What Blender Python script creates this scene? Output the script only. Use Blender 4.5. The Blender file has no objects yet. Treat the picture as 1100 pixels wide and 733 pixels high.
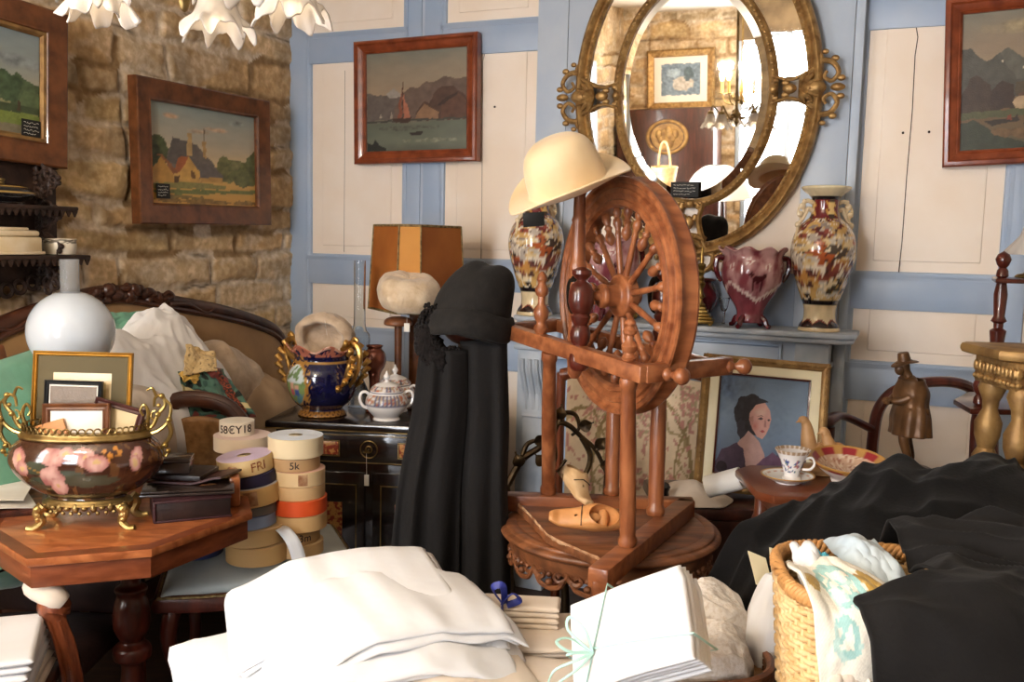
import bpy, bmesh, math, random
from math import sin, cos, pi, radians, sqrt, atan2, exp, floor
from mathutils import Vector, Matrix, noise
random.seed(7)
SC = bpy.context.scene
COL = SC.collection
def V(*a): return Vector(a)
def lerp(a, b, t): return a + (b - a) * t
def clamp(x, a=0., b=1.): return a if x < a else b if x > b else x
def sstep(a, b, x):
    t = clamp((x - a) / (b - a)); return t * t * (3 - 2 * t)
def nz(x, y=0., z=0.): return noise.noise(Vector((x, y, z)))
def fbm(x, y=0., z=0., o=4): return noise.fractal(Vector((x, y, z)), 1.0, 2.0, o)

# ------------------------------------------------------------------ camera
F_PX, PITCH, ROLL, EYE = 1010., radians(6.15), .023, 1.55
CAMR = Matrix.Rotation(pi / 2 - PITCH, 4, 'X') @ Matrix.Rotation(ROLL, 4, 'Z')
CAMP = V(0, 0, EYE)
def ray(px, py):
    d = CAMR.to_3x3() @ V((px - 550) / F_PX, -(py - 366.5) / F_PX, -1)
    return d / d.y
def P(px, py, Y): return CAMP + ray(px, py) * Y            # point seen at a pixel, Y metres ahead
def PZ(px, py, z):                                          # ... on a level surface
    d = ray(px, py); return CAMP + d * ((z - EYE) / d.z)
TH = radians(23)
W0 = V(0, 4.32, 0); WN = V(-sin(TH), -cos(TH), 0); WU = V(cos(TH), -sin(TH), 0)
CORNER = W0 + WU * (-1.228)
def PW(px, py, off=0):                                      # ... on the panelled wall
    d = ray(px, py); return CAMP + d * (((W0 + WN * off - CAMP).dot(WN)) / d.dot(WN))
def PS(px, py, off=0):                                      # ... on the stone wall
    d = ray(px, py); return CAMP + d * (((CORNER + WU * off - CAMP).dot(WU)) / d.dot(WU))
def RM(u, v, z=0): return CORNER + WU * u + WN * v + V(0, 0, z)   # room coordinates
ROOM = Matrix.Translation(CORNER) @ Matrix(((WU.x, -WN.x, 0, 0), (WU.y, -WN.y, 0, 0), (0, 0, 1, 0), (0, 0, 0, 1)))
# ROOM maps local (u, -v, z) to world; rotation about z is -23 degrees
YAW = -TH

cam = bpy.data.cameras.new('camera'); camo = bpy.data.objects.new('camera', cam); COL.objects.link(camo)
cam.sensor_fit = 'HORIZONTAL'; cam.sensor_width = 36; cam.lens = 36 * F_PX / 1100
cam.clip_start = .05; cam.clip_end = 60
camo.matrix_world = Matrix.Translation(CAMP) @ CAMR
SC.camera = camo

# ------------------------------------------------------------------ meshes
class MB:
    def __init__(s): s.v = []; s.f = []; s.m = []; s.c = []; s.usec = False
    def add(s, vs, fs, M=None, mat=0, col=None):
        o = len(s.v)
        for i, p in enumerate(vs):
            p = Vector(p)
            s.v.append(M @ p if M is not None else p)
            if col is None: s.c.append((1, 1, 1))
            else:
                s.usec = True; s.c.append(col[i] if isinstance(col, list) else col)
        for f in fs: s.f.append([o + k for k in f]); s.m.append(mat)
        return s
    def box(s, sx, sy, sz, b=0., loc=(0, 0, 0), M=None, mat=0, seg=2, col=None):
        bm = bmesh.new(); bmesh.ops.create_cube(bm, size=1)
        for v in bm.verts: v.co = V(v.co.x * sx, v.co.y * sy, v.co.z * sz)
        if b > 0: bmesh.ops.bevel(bm, geom=bm.edges[:], offset=min(b, .49 * min(sx, sy, sz)), segments=seg, profile=.5, affect='EDGES')
        bm.verts.index_update()
        vs = [v.co + Vector(loc) for v in bm.verts]; fs = [[v.index for v in f.verts] for f in bm.faces]; bm.free()
        return s.add(vs, fs, M, mat, col)
    def beam(s, a, b, w, h, bev=.003, mat=0, up=(0, 0, 1)):       # square bar from a to b
        a = Vector(a); b = Vector(b); d = b - a; L = d.length; x = d / L
        y = Vector(up).cross(x); y.normalize(); z = x.cross(y)
        M = Matrix((( x.x, y.x, z.x, (a.x + b.x) / 2), (x.y, y.y, z.y, (a.y + b.y) / 2), (x.z, y.z, z.z, (a.z + b.z) / 2), (0, 0, 0, 1)))
        return s.box(L, w, h, bev, M=M, mat=mat)
    def lathe(s, prof, n=32, M=None, mat=0, sx=1., sy=1., col=None, fn=None, cap=True):
        vs = []; fs = []; cs = []
        k = len(prof)
        for i, (r, z) in enumerate(prof):
            for j in range(n):
                a = 2 * pi * j / n
                p = V(r * cos(a) * sx, r * sin(a) * sy, z)
                if fn: p = Vector(fn(p, a, z, r))
                vs.append(p)
                if col and callable(col): cs.append(col(a, z, r, i / (k - 1)))
        for i in range(k - 1):
            for j in range(n):
                j2 = (j + 1) % n
                fs.append([i * n + j, i * n + j2, (i + 1) * n + j2, (i + 1) * n + j])
        if cap:
            if prof[0][0] > 1e-5: fs.append([j for j in range(n)][::-1])
            if prof[-1][0] > 1e-5: fs.append([(k - 1) * n + j for j in range(n)])
        return s.add(vs, fs, M, mat, cs if cs else (col if not callable(col) else None))
    def turn(s, a, b, prof, n=16, mat=0):                         # lathe profile (t, r) along segment a-b
        a = Vector(a); b = Vector(b); d = b - a; L = d.length
        M = Matrix.Translation(a) @ d.to_track_quat('Z', 'Y').to_matrix().to_4x4()
        return s.lathe([(r, t * L) for t, r in prof], n, M, mat)
    def tube(s, pts, r, n=10, mat=0, closed=False, cap=True, M=None, flat=1.):
        pts = [Vector(p) for p in pts]; m = len(pts); vs = []; fs = []
        rr = r if callable(r) else (lambda t: r) if not isinstance(r, (list, tuple)) else (lambda t: r[min(int(round(t * (m - 1))), m - 1)])
        up = None
        for i, p in enumerate(pts):
            if closed: t = pts[(i + 1) % m] - pts[i - 1]
            else: t = pts[min(i + 1, m - 1)] - pts[max(i - 1, 0)]
            if t.length < 1e-9: t = V(0, 0, 1)
            t.normalize()
            if up is None:
                up = V(0, 0, 1) if abs(t.z) < .9 else V(1, 0, 0)
            x = up - t * up.dot(t)
            if x.length < 1e-6: x = t.orthogonal()
            x.normalize(); up = x; y = t.cross(x)
            q = rr(i / max(m - 1, 1))
            for j in range(n):
                a = 2 * pi * j / n; vs.append(p + x * (q * cos(a) * flat) + y * (q * sin(a)))
        lim = m if closed else m - 1
        for i in range(lim):
            i2 = (i + 1) % m
            for j in range(n):
                j2 = (j + 1) % n; fs.append([i * n + j, i * n + j2, i2 * n + j2, i2 * n + j])
        if cap and not closed:
            fs.append(list(range(n))[::-1]); fs.append([(m - 1) * n + j for j in range(n)])
        return s.add(vs, fs, M, mat)
    def prism(s, poly, h, M=None, mat=0, bev=0., col=None):           # extrude xy polygon by h in z
        bm = bmesh.new()
        vv = [bm.verts.new((x, y, 0)) for x, y in poly]
        f = bm.faces.new(vv); bm.normal_update()
        if f.normal.z > 0: f.normal_flip()
        r = bmesh.ops.extrude_face_region(bm, geom=[f])
        bmesh.ops.translate(bm, vec=(0, 0, h), verts=[g for g in r['geom'] if isinstance(g, bmesh.types.BMVert)])
        if bev > 0: bmesh.ops.bevel(bm, geom=[e for e in bm.edges if abs(e.verts[0].co.z - e.verts[1].co.z) < 1e-7], offset=bev, segments=2, profile=.5, affect='EDGES')
        bm.verts.index_update()
        vs = [v.co.copy() for v in bm.verts]; fs = [[v.index for v in f.verts] for f in bm.faces]; bm.free()
        return s.add(vs, fs, M, mat, col)
    def grid(s, nu, nv, fn, M=None, mat=0, colfn=None, thick=0., closeu=False):
        vs = []; cs = []; fs = []
        for i in range(nu):
            for j in range(nv):
                a, b = (i / nu if closeu else i / (nu - 1)), j / (nv - 1)
                vs.append(Vector(fn(a, b)))
                if colfn: cs.append(colfn(a, b))
        lim = nu if closeu else nu - 1
        for i in range(lim):
            for j in range(nv - 1):
                i2 = (i + 1) % nu
                fs.append([i * nv + j, i2 * nv + j, i2 * nv + j + 1, i * nv + j + 1])
        if thick:
            nrm = [V(0, 0, 0) for _ in vs]
            for f in fs:
                q = (vs[f[2]] - vs[f[0]]).cross(vs[f[3]] - vs[f[1]])
                for k in f: nrm[k] += q
            n0 = len(vs)
            for k in range(n0):
                q = nrm[k]; vs.append(vs[k] - (q.normalized() if q.length > 1e-12 else V(0, 0, 1)) * thick)
                if colfn: cs.append(cs[k])
            fs += [[n0 + k for k in f][::-1] for f in list(fs)]
            def rim(seq):
                for a, b in zip(seq, seq[1:]): fs.append([a, b, n0 + b, n0 + a])
            g = lambda i, j: i * nv + j
            if closeu:
                rim([g(i % nu, 0) for i in range(nu + 1)][::-1]); rim([g(i % nu, nv - 1) for i in range(nu + 1)])
            else:
                rim([g(i, 0) for i in range(nu)][::-1]); rim([g(nu - 1, j) for j in range(nv)][::-1]); rim([g(nu - 1 - i, nv - 1) for i in range(nu)][::-1]); rim([g(0, nv - 1 - j) for j in range(nv)][::-1])
        return s.add(vs, fs, M, mat, cs if colfn else None)
    def ball(s, c, r, n=16, m=10, M=None, mat=0, sc=(1, 1, 1), col=None, fn=None):
        c = Vector(c)
        prof = []
        vs = []; fs = []
        for i in range(m + 1):
            t = pi * i / m
            for j in range(n):
                a = 2 * pi * j / n
                p = V(r * sin(t) * cos(a) * sc[0], r * sin(t) * sin(a) * sc[1], -r * cos(t) * sc[2])
                if fn: p = Vector(fn(p))
                vs.append(c + p)
        for i in range(m):
            for j in range(n):
                j2 = (j + 1) % n; fs.append([i * n + j, i * n + j2, (i + 1) * n + j2, (i + 1) * n + j])
        return s.add(vs, fs, M, mat, col)
    def torus(s, R, r, n=32, k=8, M=None, mat=0, sx=1., sy=1., sz=1.):
        return s.tube([V(R * cos(2 * pi * i / n) * sx, R * sin(2 * pi * i / n) * sy, 0) for i in range(n)], r, k, mat, True, M=M, flat=sz)
    def build(s, name, mats, parent=None, ang=40, loc=None, rot=None, sub=0):
        me = bpy.data.meshes.new(name)
        me.from_pydata([tuple(p) for p in s.v], [], s.f)
        if not isinstance(mats, (list, tuple)): mats = [mats]
        for m in mats: me.materials.append(m)
        if len(mats) > 1: me.polygons.foreach_set('material_index', s.m)
        if s.usec:
            at = me.color_attributes.new('Col', 'FLOAT_COLOR', 'POINT')
            fl = []
            for c in s.c: fl += [c[0], c[1], c[2], 1.]
            at.data.foreach_set('color', fl)
        bm = bmesh.new(); bm.from_mesh(me)
        bmesh.ops.remove_doubles(bm, verts=bm.verts, dist=1e-6)
        bmesh.ops.recalc_face_normals(bm, faces=bm.faces)
        bm.to_mesh(me); bm.free()
        me.shade_smooth()
        if ang < 180: me.set_sharp_from_angle(angle=radians(ang))
        o = bpy.data.objects.new(name, me); COL.objects.link(o)
        if parent is not None: o.parent = parent
        if loc is not None: o.location = loc
        if rot is not None: o.rotation_euler = rot
        if sub:
            md = o.modifiers.new('smooth', 'SUBSURF'); md.levels = sub; md.render_levels = sub
        return o

def tag(o, label, cat, group=None, kind=None):
    if label: o['label'] = label
    if cat: o['category'] = cat
    if group: o['group'] = group
    if kind: o['kind'] = kind
    return o
def thing(name, label, cat, loc=(0, 0, 0), rot=(0, 0, 0), group=None):
    o = bpy.data.objects.new(name, None); COL.objects.link(o)
    o.empty_display_size = .1
    o.location = loc; o.rotation_euler = rot if not isinstance(rot, (int, float)) else (0, 0, rot)
    return tag(o, label, cat, group)
def thingM(name, label, cat, M, group=None):
    o = thing(name, label, cat, group=group); o.matrix_world = M; 
    l, q, s = M.decompose(); o.location = l; o.rotation_euler = q.to_euler(); return o
def struct(o): o['kind'] = 'structure'; return o
def dup(root, loc=None, rot=None, label=None, group=None, name=None):
    r = root.copy(); COL.objects.link(r)
    if loc is not None: r.location = loc
    if rot is not None: r.rotation_euler = rot if not isinstance(rot, (int, float)) else (0, 0, rot)
    if label: r['label'] = label
    if group: r['group'] = group
    for ch in root.children:
        c = ch.copy(); COL.objects.link(c); c.parent = r
        for g in ch.children:
            d = g.copy(); COL.objects.link(d); d.parent = c
    return r
def spline(pts, n=40, closed=False):
    pts = [Vector(p) for p in pts]; m = len(pts); out = []
    segs = m if closed else m - 1
    per = max(2, n // segs)
    for i in range(segs):
        if closed: p0, p1, p2, p3 = pts[i - 1], pts[i], pts[(i + 1) % m], pts[(i + 2) % m]
        else: p0, p1, p2, p3 = pts[max(i - 1, 0)], pts[i], pts[i + 1], pts[min(i + 2, m - 1)]
        for k in range(per):
            t = k / per
            out.append(.5 * ((2 * p1) + (p2 - p0) * t + (2 * p0 - 5 * p1 + 4 * p2 - p3) * t * t + (3 * p1 - p0 - 3 * p2 + p3) * t ** 3))
    if not closed: out.append(pts[-1].copy())
    return out
def prof(pts, n=30): return [(max(p.x, 0), p.y) for p in spline([V(a, b, 0) for a, b in pts], n)]
def spiral(c, r0, r1, a0, turns, n=24, plane='xz'):
    out = []
    for i in range(n):
        t = i / (n - 1); a = a0 + turns * 2 * pi * t; r = lerp(r0, r1, t)
        x, y = r * cos(a), r * sin(a)
        out.append(Vector(c) + (V(x, 0, y) if plane == 'xz' else V(x, y, 0) if plane == 'xy' else V(0, x, y)))
    return out

# ------------------------------------------------------------------ materials
def s2l(c):
    if isinstance(c, str): c = tuple(int(c[i:i + 2], 16) / 255 for i in (0, 2, 4))
    return tuple(x / 12.92 if x <= .04045 else ((x + .055) / 1.055) ** 2.4 for x in c)
def mk(name, col=None, rough=.5, metal=0., col2=None, scale=8., stretch=(1, 1, 1), detail=4, sharp=(.35, .65), bump=0., bscale=60., bstretch=None,
       coat=0., sheen=0., trans=0., attr=False, spec=.5, ior=1.45, emit=None, estr=0., sss=0., dist=0., avar=0.):
    m = bpy.data.materials.new(name); m.use_nodes = True
    nt = m.node_tree; N = nt.nodes; L = nt.links; b = N['Principled BSDF']
    b.inputs['Roughness'].default_value = rough; b.inputs['Metallic'].default_value = metal
    b.inputs['Specular IOR Level'].default_value = spec; b.inputs['IOR'].default_value = ior
    if coat: b.inputs['Coat Weight'].default_value = coat; b.inputs['Coat Roughness'].default_value = .08
    if sheen: b.inputs['Sheen Weight'].default_value = sheen; b.inputs['Sheen Roughness'].default_value = .5
    if trans: b.inputs['Transmission Weight'].default_value = trans
    if emit: b.inputs['Emission Color'].default_value = (*s2l(emit), 1); b.inputs['Emission Strength'].default_value = estr
    tc = N.new('ShaderNodeTexCoord')
    def noi(sc, st, det, di=0.):
        mp = N.new('ShaderNodeMapping'); mp.inputs['Scale'].default_value = st; L.new(tc.outputs['Object'], mp.inputs[0])
        n = N.new('ShaderNodeTexNoise'); n.inputs['Scale'].default_value = sc; n.inputs['Detail'].default_value = det; n.inputs['Distortion'].default_value = di
        L.new(mp.outputs[0], n.inputs['Vector']); return n
    c = s2l(col) if col is not None else (1, 1, 1)
    b.inputs['Base Color'].default_value = (*c, 1)
    src = None
    if col2 is not None:
        n = noi(scale, stretch, detail, dist); r = N.new('ShaderNodeValToRGB')
        r.color_ramp.elements[0].position = sharp[0]; r.color_ramp.elements[1].position = sharp[1]
        r.color_ramp.elements[0].color = (*c, 1); r.color_ramp.elements[1].color = (*s2l(col2), 1)
        L.new(n.outputs['Fac'], r.inputs[0]); src = r.outputs[0]
    if attr:
        a = N.new('ShaderNodeVertexColor'); a.layer_name = 'Col'
        if src is not None:
            mx = N.new('ShaderNodeMix'); mx.data_type = 'RGBA'; mx.blend_type = 'MULTIPLY'; mx.inputs[0].default_value = 1
            L.new(a.outputs[0], mx.inputs[6]); L.new(src, mx.inputs[7]); src = mx.outputs[2]
        else: src = a.outputs[0]
    if src is not None: L.new(src, b.inputs['Base Color'])
    if bump:
        n = noi(bscale, bstretch or stretch, 3); bp = N.new('ShaderNodeBump'); bp.inputs['Strength'].default_value = bump; bp.inputs['Distance'].default_value = .01
        L.new(n.outputs['Fac'], bp.inputs['Height']); L.new(bp.outputs[0], b.inputs['Normal'])
    return m
M = {}
def add(name, *a, **k): M[name] = mk(name, *a, **k); return M[name]
add('cream_paint', 'f5e9dc', .45, col2='efdecb', scale=3, bump=.05, bscale=25)
add('blue_paint', '9cafc9', .42, col2='a8b7cc', scale=4, bump=.04, bscale=30)
add('blue_paint_pale', 'b0bed1', .4, col2='bcc7d5', scale=5, bump=.04, bscale=30)
add('blue_grey_paint', 'a0abb8', .5, col2='b9bfc6', scale=9, bump=.05, bscale=30)
add('dark_gap', '3a2418', .9)
add('stone', None, .92, attr=True, col2='cfc4b4', scale=30, sharp=(.2, .6), bump=.4, bscale=45)
M['stone'].node_tree.nodes['Color Ramp'].color_ramp.elements[0].color = (1, 1, 1, 1)
add('plaster', 'cdbfa8', .9, col2='b9a98f', scale=3)
add('rear_stone', '8f795c', .9, col2='5d4d3a', scale=4, bump=.6, bscale=9)
add('boards', '4b3322', .6, col2='36241a', scale=6, stretch=(1, 8, 1), bump=.1)
add('ceiling_paint', 'ded6c8', .9)
add('wood_red', '8a4a2c', .36, col2='5c2a17', scale=7, stretch=(9, 9, .9), bump=.06, bscale=30, coat=.25, detail=6)
add('wood_wheel', '9b5f3a', .36, col2='713d22', scale=6, stretch=(6, 6, .8), bump=.05, bscale=30, coat=.2, detail=6)
add('wood_wheel_x', '9b5f3a', .36, col2='713d22', scale=6, stretch=(.8, 6, 6), bump=.05, bscale=30, coat=.2, detail=6)
add('wood_worn', '8d5836', .45, col2='5c3620', scale=5, stretch=(1.2, 7, 5), bump=.12, bscale=25, coat=.1, detail=6)
add('wood_worn_edge', 'c9a27c', .8, col2='8a5b3a', scale=30)
add('wood_table', '6d3d26', .35, col2='6b3319', scale=5, stretch=(2, 6, 6), bump=.03, bscale=25, coat=.35, detail=6)
add('wood_dark', '4a2418', .35, col2='2c140d', scale=6, stretch=(6, 6, 1), bump=.05, coat=.25)
add('wood_mahog', '5a2418', .28, col2='3c140d', scale=6, stretch=(5, 5, 1), coat=.4)
add('wood_sofa', '4d2a1a', .4, col2='2e160d', scale=9, bump=.12, bscale=30, coat=.15)
add('wood_fret', '3e2a20', .6, col2='24160f', scale=14, bump=.2)
add('wood_oct', 'b36b3e', .3, col2='8a4a26', scale=4.5, stretch=(2.5, 9, 4), coat=.5, detail=7, dist=.6)
add('wood_oct_edge', '86482a', .35, col2='6a3319', scale=7, stretch=(2, 2, 9), coat=.25)
add('wood_frame', '754524', .38, col2='4f2a12', scale=9, stretch=(2, 2, 2), coat=.3, detail=6)
add('wood_frame_red', '8d4526', .33, col2='6a2d15', scale=9, stretch=(2, 2, 2), coat=.3, detail=6)
add('ebony', '15100f', .22, col2='241a17', scale=6, coat=.5)
add('brass', 'a48a58', .38, .9, col2='6f5a34', scale=14, bump=.08, bscale=40)
add('brass_bright', 'c2a766', .28, .95, col2='93773e', scale=14)
add('gilt', 'bb965f', .45, .65, col2='8a683f', scale=30, bump=.35, bscale=70)
add('gilt_bright', 'c9ad70', .36, .9, col2='94773f', scale=20, bump=.1)
add('gilt_paint', 'a98550', .5, .4, col2='7a5a34', scale=16, bump=.15)
add('gold_lustre', 'd8ad62', .34, .85, col2='a8783a', scale=25)
add('iron_bronze', '3c3024', .45, .8, col2='5e4a30', scale=16, bump=.2)
add('iron', '17140f', .5, .6)
add('mirror', 'e8e6e0', .015, 1.)
add('picture', None, .38, attr=True, bump=.12, bscale=220, coat=.15)
add('tag_black', '151515', .6)
add('tag_white', 'f2efe6', .7)
add('chalk', 'd8d4c8', .8)
add('ink', '3a2d28', .8)
add('thread', 'e8e2d2', .9)
add('white_linen', 'dfe0e3', .85, col2='d8d7d8', scale=5, bump=.3, bscale=9, sheen=.15)
add('cream_linen', 'd8cabb', .85, col2='cfbfac', scale=6, bump=.25, bscale=12, sheen=.15)
add('beige_linen', 'c2ab8e', .9, col2='ab9376', scale=8, bump=.15, bscale=22)
add('white_cotton', 'dedddd', .85, bump=.25, bscale=12, sheen=.2)
add('bright_cotton', 'f6f5f6', .85, bump=.25, bscale=14, sheen=.2)
add('chimney_glass', 'eef1f4', .12, trans=.86, ior=1.3)
add('lace', 'e6dfd7', .95, col2='d8cdc0', scale=110, sharp=(.45, .62), bump=.35, bscale=120)
add('black_cloth', '121010', .85, col2='0d0b0b', scale=10, bump=.12, bscale=140, sheen=.03, spec=.3)
add('black_velvet', '0c0a0b', .9, col2='080707', scale=10, bump=.12, bscale=120, sheen=.05, spec=.25)
add('black_felt', '141210', .85, col2='1c1917', scale=40, bump=.15, bscale=150, sheen=.04, spec=.3)
add('black_fur', '0f0c0c', .95, col2='1a1514', scale=50, bump=1., bscale=90, sheen=.03, spec=.2)
add('hat_felt', 'e6cda4', .6, col2='dbbc8d', scale=6, bump=.05, bscale=80, sheen=.3)
add('fur_cream', 'dcc7aa', .9, col2='c8ae8d', scale=24, bump=.35, bscale=70, sheen=.4)
add('fur_beige', 'cbb49a', .9, col2='b29a80', scale=24, bump=.35, bscale=70, sheen=.4)
add('parchment', 'b06a2c', .6, col2='9a5622', scale=5)
add('parchment_amber', 'c5862f', .6, col2='b5741f', scale=4)  # brighter amber parchment of the narrow shade panels
add('trim_braid', '9a8252', .7, col2='5e4a2a', scale=60)
add('velvet_tan', '9c7440', .8, col2='866030', scale=6, sheen=.35)
add('green_cloth', '6fa287', .8, col2='548a6e', scale=7, bump=.1, sheen=.3)
add('paper_bag', 'b79c7c', .8, col2='a2876a', scale=6, bump=.1, bscale=12)
add('paper_white', 'ebe7e0', .8, col2='ded8cd', scale=8)
add('card_cream', 'e8dcb8', .7)
add('blue_seat', 'c6cdc9', .8, col2='b4bdbb', scale=7, sheen=.2)
add('ceramic_cream', 'ead9bb', .25, col2='dcc59c', scale=12, coat=.4)
add('ceramic_white', 'ece8e6', .18, coat=.5)
add('glaze', None, .12, attr=True, coat=.6)
add('glaze_matte', None, .3, attr=True, coat=.25)
add('cloth_attr', None, .85, attr=True, bump=.25, bscale=60, sheen=.15)
add('cobalt', '141433', .1, coat=.7, col2='1c1a40', scale=8)
add('opal_glass', 'dfe8f2', .16, sss=0, coat=.6, trans=.25)
add('clear_glass', 'f4f8fa', .02, trans=1., ior=1.45)
add('frosted', 'f2ece6', .25, trans=.45, bump=.2, bscale=30)
add('copper_lustre', '7c4534', .18, .5, coat=.4)
add('red_glaze', '6e2028', .15, coat=.6, col2='48141b', scale=14)
add('figure_wood', '6b4a2c', .4, .25, col2='3f2a18', scale=12, bump=.12)
add('bird_wood', 'c79a68', .5, col2='b08354', scale=10, bump=.05)
add('shoe_wood', 'c98f58', .48, col2='b2763f', scale=7, stretch=(1, 5, 5), bump=.04)
add('shoe_wood_pale', 'd5b489', .5, col2='bf9768', scale=7, stretch=(1, 5, 5), bump=.04)
add('dark_inside', '1c120c', .9)
add('wicker', 'dfbf8d', .5, col2='c79f69', scale=20, bump=.2)
add('wicker_rim', 'c9935a', .5, col2='b07f48', scale=20, bump=.2)
add('tray_weave', 'a87b4c', .5, col2='7e5830', scale=30, bump=.3)
add('satin_blue', 'a9bccb', .3, col2='c2ced4', scale=4, sheen=.2)
add('teal_ribbon', '58b5c9', .5)
add('mint_ribbon', 'a9cfc4', .45)
add('navy_ribbon', '222b78', .5)
add('leather_dark', '31201c', .42, col2='1d1312', scale=10, bump=.1)
add('leather_red', '4f2724', .4, col2='351715', scale=9, bump=.1)
add('book_brown', '3f2024', .45, col2='2d1418', scale=9, bump=.08)
add('lacquer', '221a18', .25, col2='3a2d28', scale=9, coat=.4)
add('olive_mat', '5b5138', .8)
add('mat_cream', 'd8c39a', .8)
add('frame_gold', 'c99d4b', .35, .7, col2='a8782e', scale=15)
add('frame_black', '14181c', .4)
add('inlay_red', '7a2a1e', .3, col2='b08048', scale=70, sharp=(.45, .55))
add('kraft', 'caa678', .75, col2='bd976a', scale=9)
add('silver_paper', 'cfd0d2', .4)
add('window_side_light', 'ffffff', 1., emit='fbf8f4', estr=18.)
add('window_light', 'ffffff', 1., emit='f4f8ff', estr=24.)
add('bulb', 'fff0d0', .5, emit='ffd9a0', estr=.15)
add('bulb_hot', 'fff0d0', .5, emit='ffe2b0', estr=30.)
add('candle', 'e0b860', .5)
# ================================================================== the room
def mitre(mb, w, h, prof, M=None, mat=0):
    """mitred rectangular frame in xz, facing -y; prof = [(inset, height)]"""
    vs = []; fs = []
    for d, y in prof:
        a, b = w / 2 - d, h / 2 - d
        vs += [V(-a, -y, -b), V(a, -y, -b), V(a, -y, b), V(-a, -y, b)]
    k = len(prof)
    for i in range(k):
        i2 = (i + 1) % k
        for j in range(4):
            j2 = (j + 1) % 4; fs.append([i * 4 + j, i * 4 + j2, i2 * 4 + j2, i2 * 4 + j])
    return mb.add(vs, fs, M, mat)
def rbox(mb, u0, u1, v0, v1, z0, z1, b=0., mat=0):               # box in room coordinates (v into the room)
    return mb.box(u1 - u0, v1 - v0, z1 - z0, b, loc=((u0 + u1) / 2, -(v0 + v1) / 2, (z0 + z1) / 2), M=ROOM, mat=mat)
RU, RV, RH = 5.6, 6.3, 2.95
BR0, BR1, BRD = 1.352, 2.682, .06                                   # chimney breast

mb = MB(); rbox(mb, -.3, RU + .3, -.2, RV + .3, -.1, 0); struct(mb.build('floor', M['boards']))
mb = MB(); rbox(mb, -.3, RU + .3, -.2, RV + .3, RH, RH + .1); struct(mb.build('ceiling', M['ceiling_paint']))
mb = MB(); rbox(mb, 0, RU, -.12, 0, 0, RH); wall_b = struct(mb.build('wall_back', M['cream_paint']))
def stile(u0, u1, v=.0, d=.016, m='blue_paint', z0=0, z1=RH):
    mb = MB(); rbox(mb, u0, u1, v, v + d, z0, z1, .003); return mb.build('stile', M[m], wall_b)
def rail(u0, u1, z0, z1, v=.0, d=.0155, m='blue_paint'):
    mb = MB(); rbox(mb, u0, u1, v, v + d, z0, z1, .003); return mb.build('rail', M[m], wall_b)
RAILS = [(0, .22), (.945, 1.085), (1.31, 1.44), (2.385, 2.515), (2.85, 2.95)]
def bay(u0, u1, v=0.):
    for a, b in RAILS: rail(u0, u1, a, b, v)
    for (a, b), (c, d) in zip(RAILS, RAILS[1:]):
        w, h = u1 - u0, d - b
        T = ROOM @ Matrix.Translation(((u0 + u1) / 2, -v, (b + d) / 2))
        mb = MB(); mitre(mb, w + .02, h + .02, [(0, .0), (0, .020), (.012, .020), (.018, .013), (.026, .011), (.030, .0)], T)
        mb.build('moulding', M['blue_paint'], wall_b)
        mb = MB(); mb.box(w - .16, .008, h - .12, .0035, M=T, seg=1); mb.build('panel_field', M['cream_paint'], wall_b)
stile(0, .108); stile(.661, .742); stile(.758, .85); rbox(mb := MB(), .742, .758, 0, .008, 0, RH); mb.build('stile_bead', M['blue_paint_pale'], wall_b)
bay(.108, .661); bay(.85, BR0)
stile(3.225, 3.30); stile(3.315, 3.42); bay(BR1 + .001, 3.225); bay(3.42, 4.0); stile(4.0, 4.2); bay(4.2, 4.8); stile(4.8, 5.6)
# chimney breast
mb = MB(); rbox(mb, BR0, BR1, 0, BRD, 0, RH, .004); br = struct(mb.build('wall_chimney_breast', M['cream_paint']))
def brs(u0, u1, z0, z1, d=.014, m='blue_paint_pale', name='stile'):
    mb = MB(); rbox(mb, u0, u1, BRD, BRD + d, z0, z1, .0025); mb.build(name, M[m], br)
brs(BR0 - .004, BR0 + .135, 0, RH); brs(BR0 + .137, BR0 + .27, 0, RH); brs(BR1 - .03, BR1 + .004, 0, RH); brs(BR1 - .20, BR1 - .032, 0, RH)
brs(BR0 + .27, BR1 - .2, 1.2, 1.44, .0135, 'blue_paint', 'rail'); brs(BR0 + .27, BR1 - .2, 2.4, RH, .0135, 'blue_paint', 'rail')
def crack(pts, r=.0022, v=0., par=wall_b):
    mb = MB(); mb.tube([RM(u, v + .0035, z) for u, z in pts], r, 5); mb.build('crack', M['dark_gap'], par)
def uz(px, py):
    q = PW(px, py); return ((q - CORNER).dot(WU), q.z)
crack([uz(*p) for p in ((984, 28), (986, 40), (983, 60), (980, 120), (974, 190), (969, 260), (965, 297))])
crack([uz(*p) for p in ((371, 76), (371, 130), (370.5, 200), (370, 271))], .0013)
crack([uz(*p) for p in ((521, 58), (519, 66), (518.5, 150), (518, 230), (517, 280))], .0016)
for p in ((970, 143), (998, 142), (532, 115)):
    u, z = uz(*p); mb = MB(); mb.ball(RM(u, .006, z), .005, 8, 6); mb.build('nail_hole', M['dark_gap'], wall_b)

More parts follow.
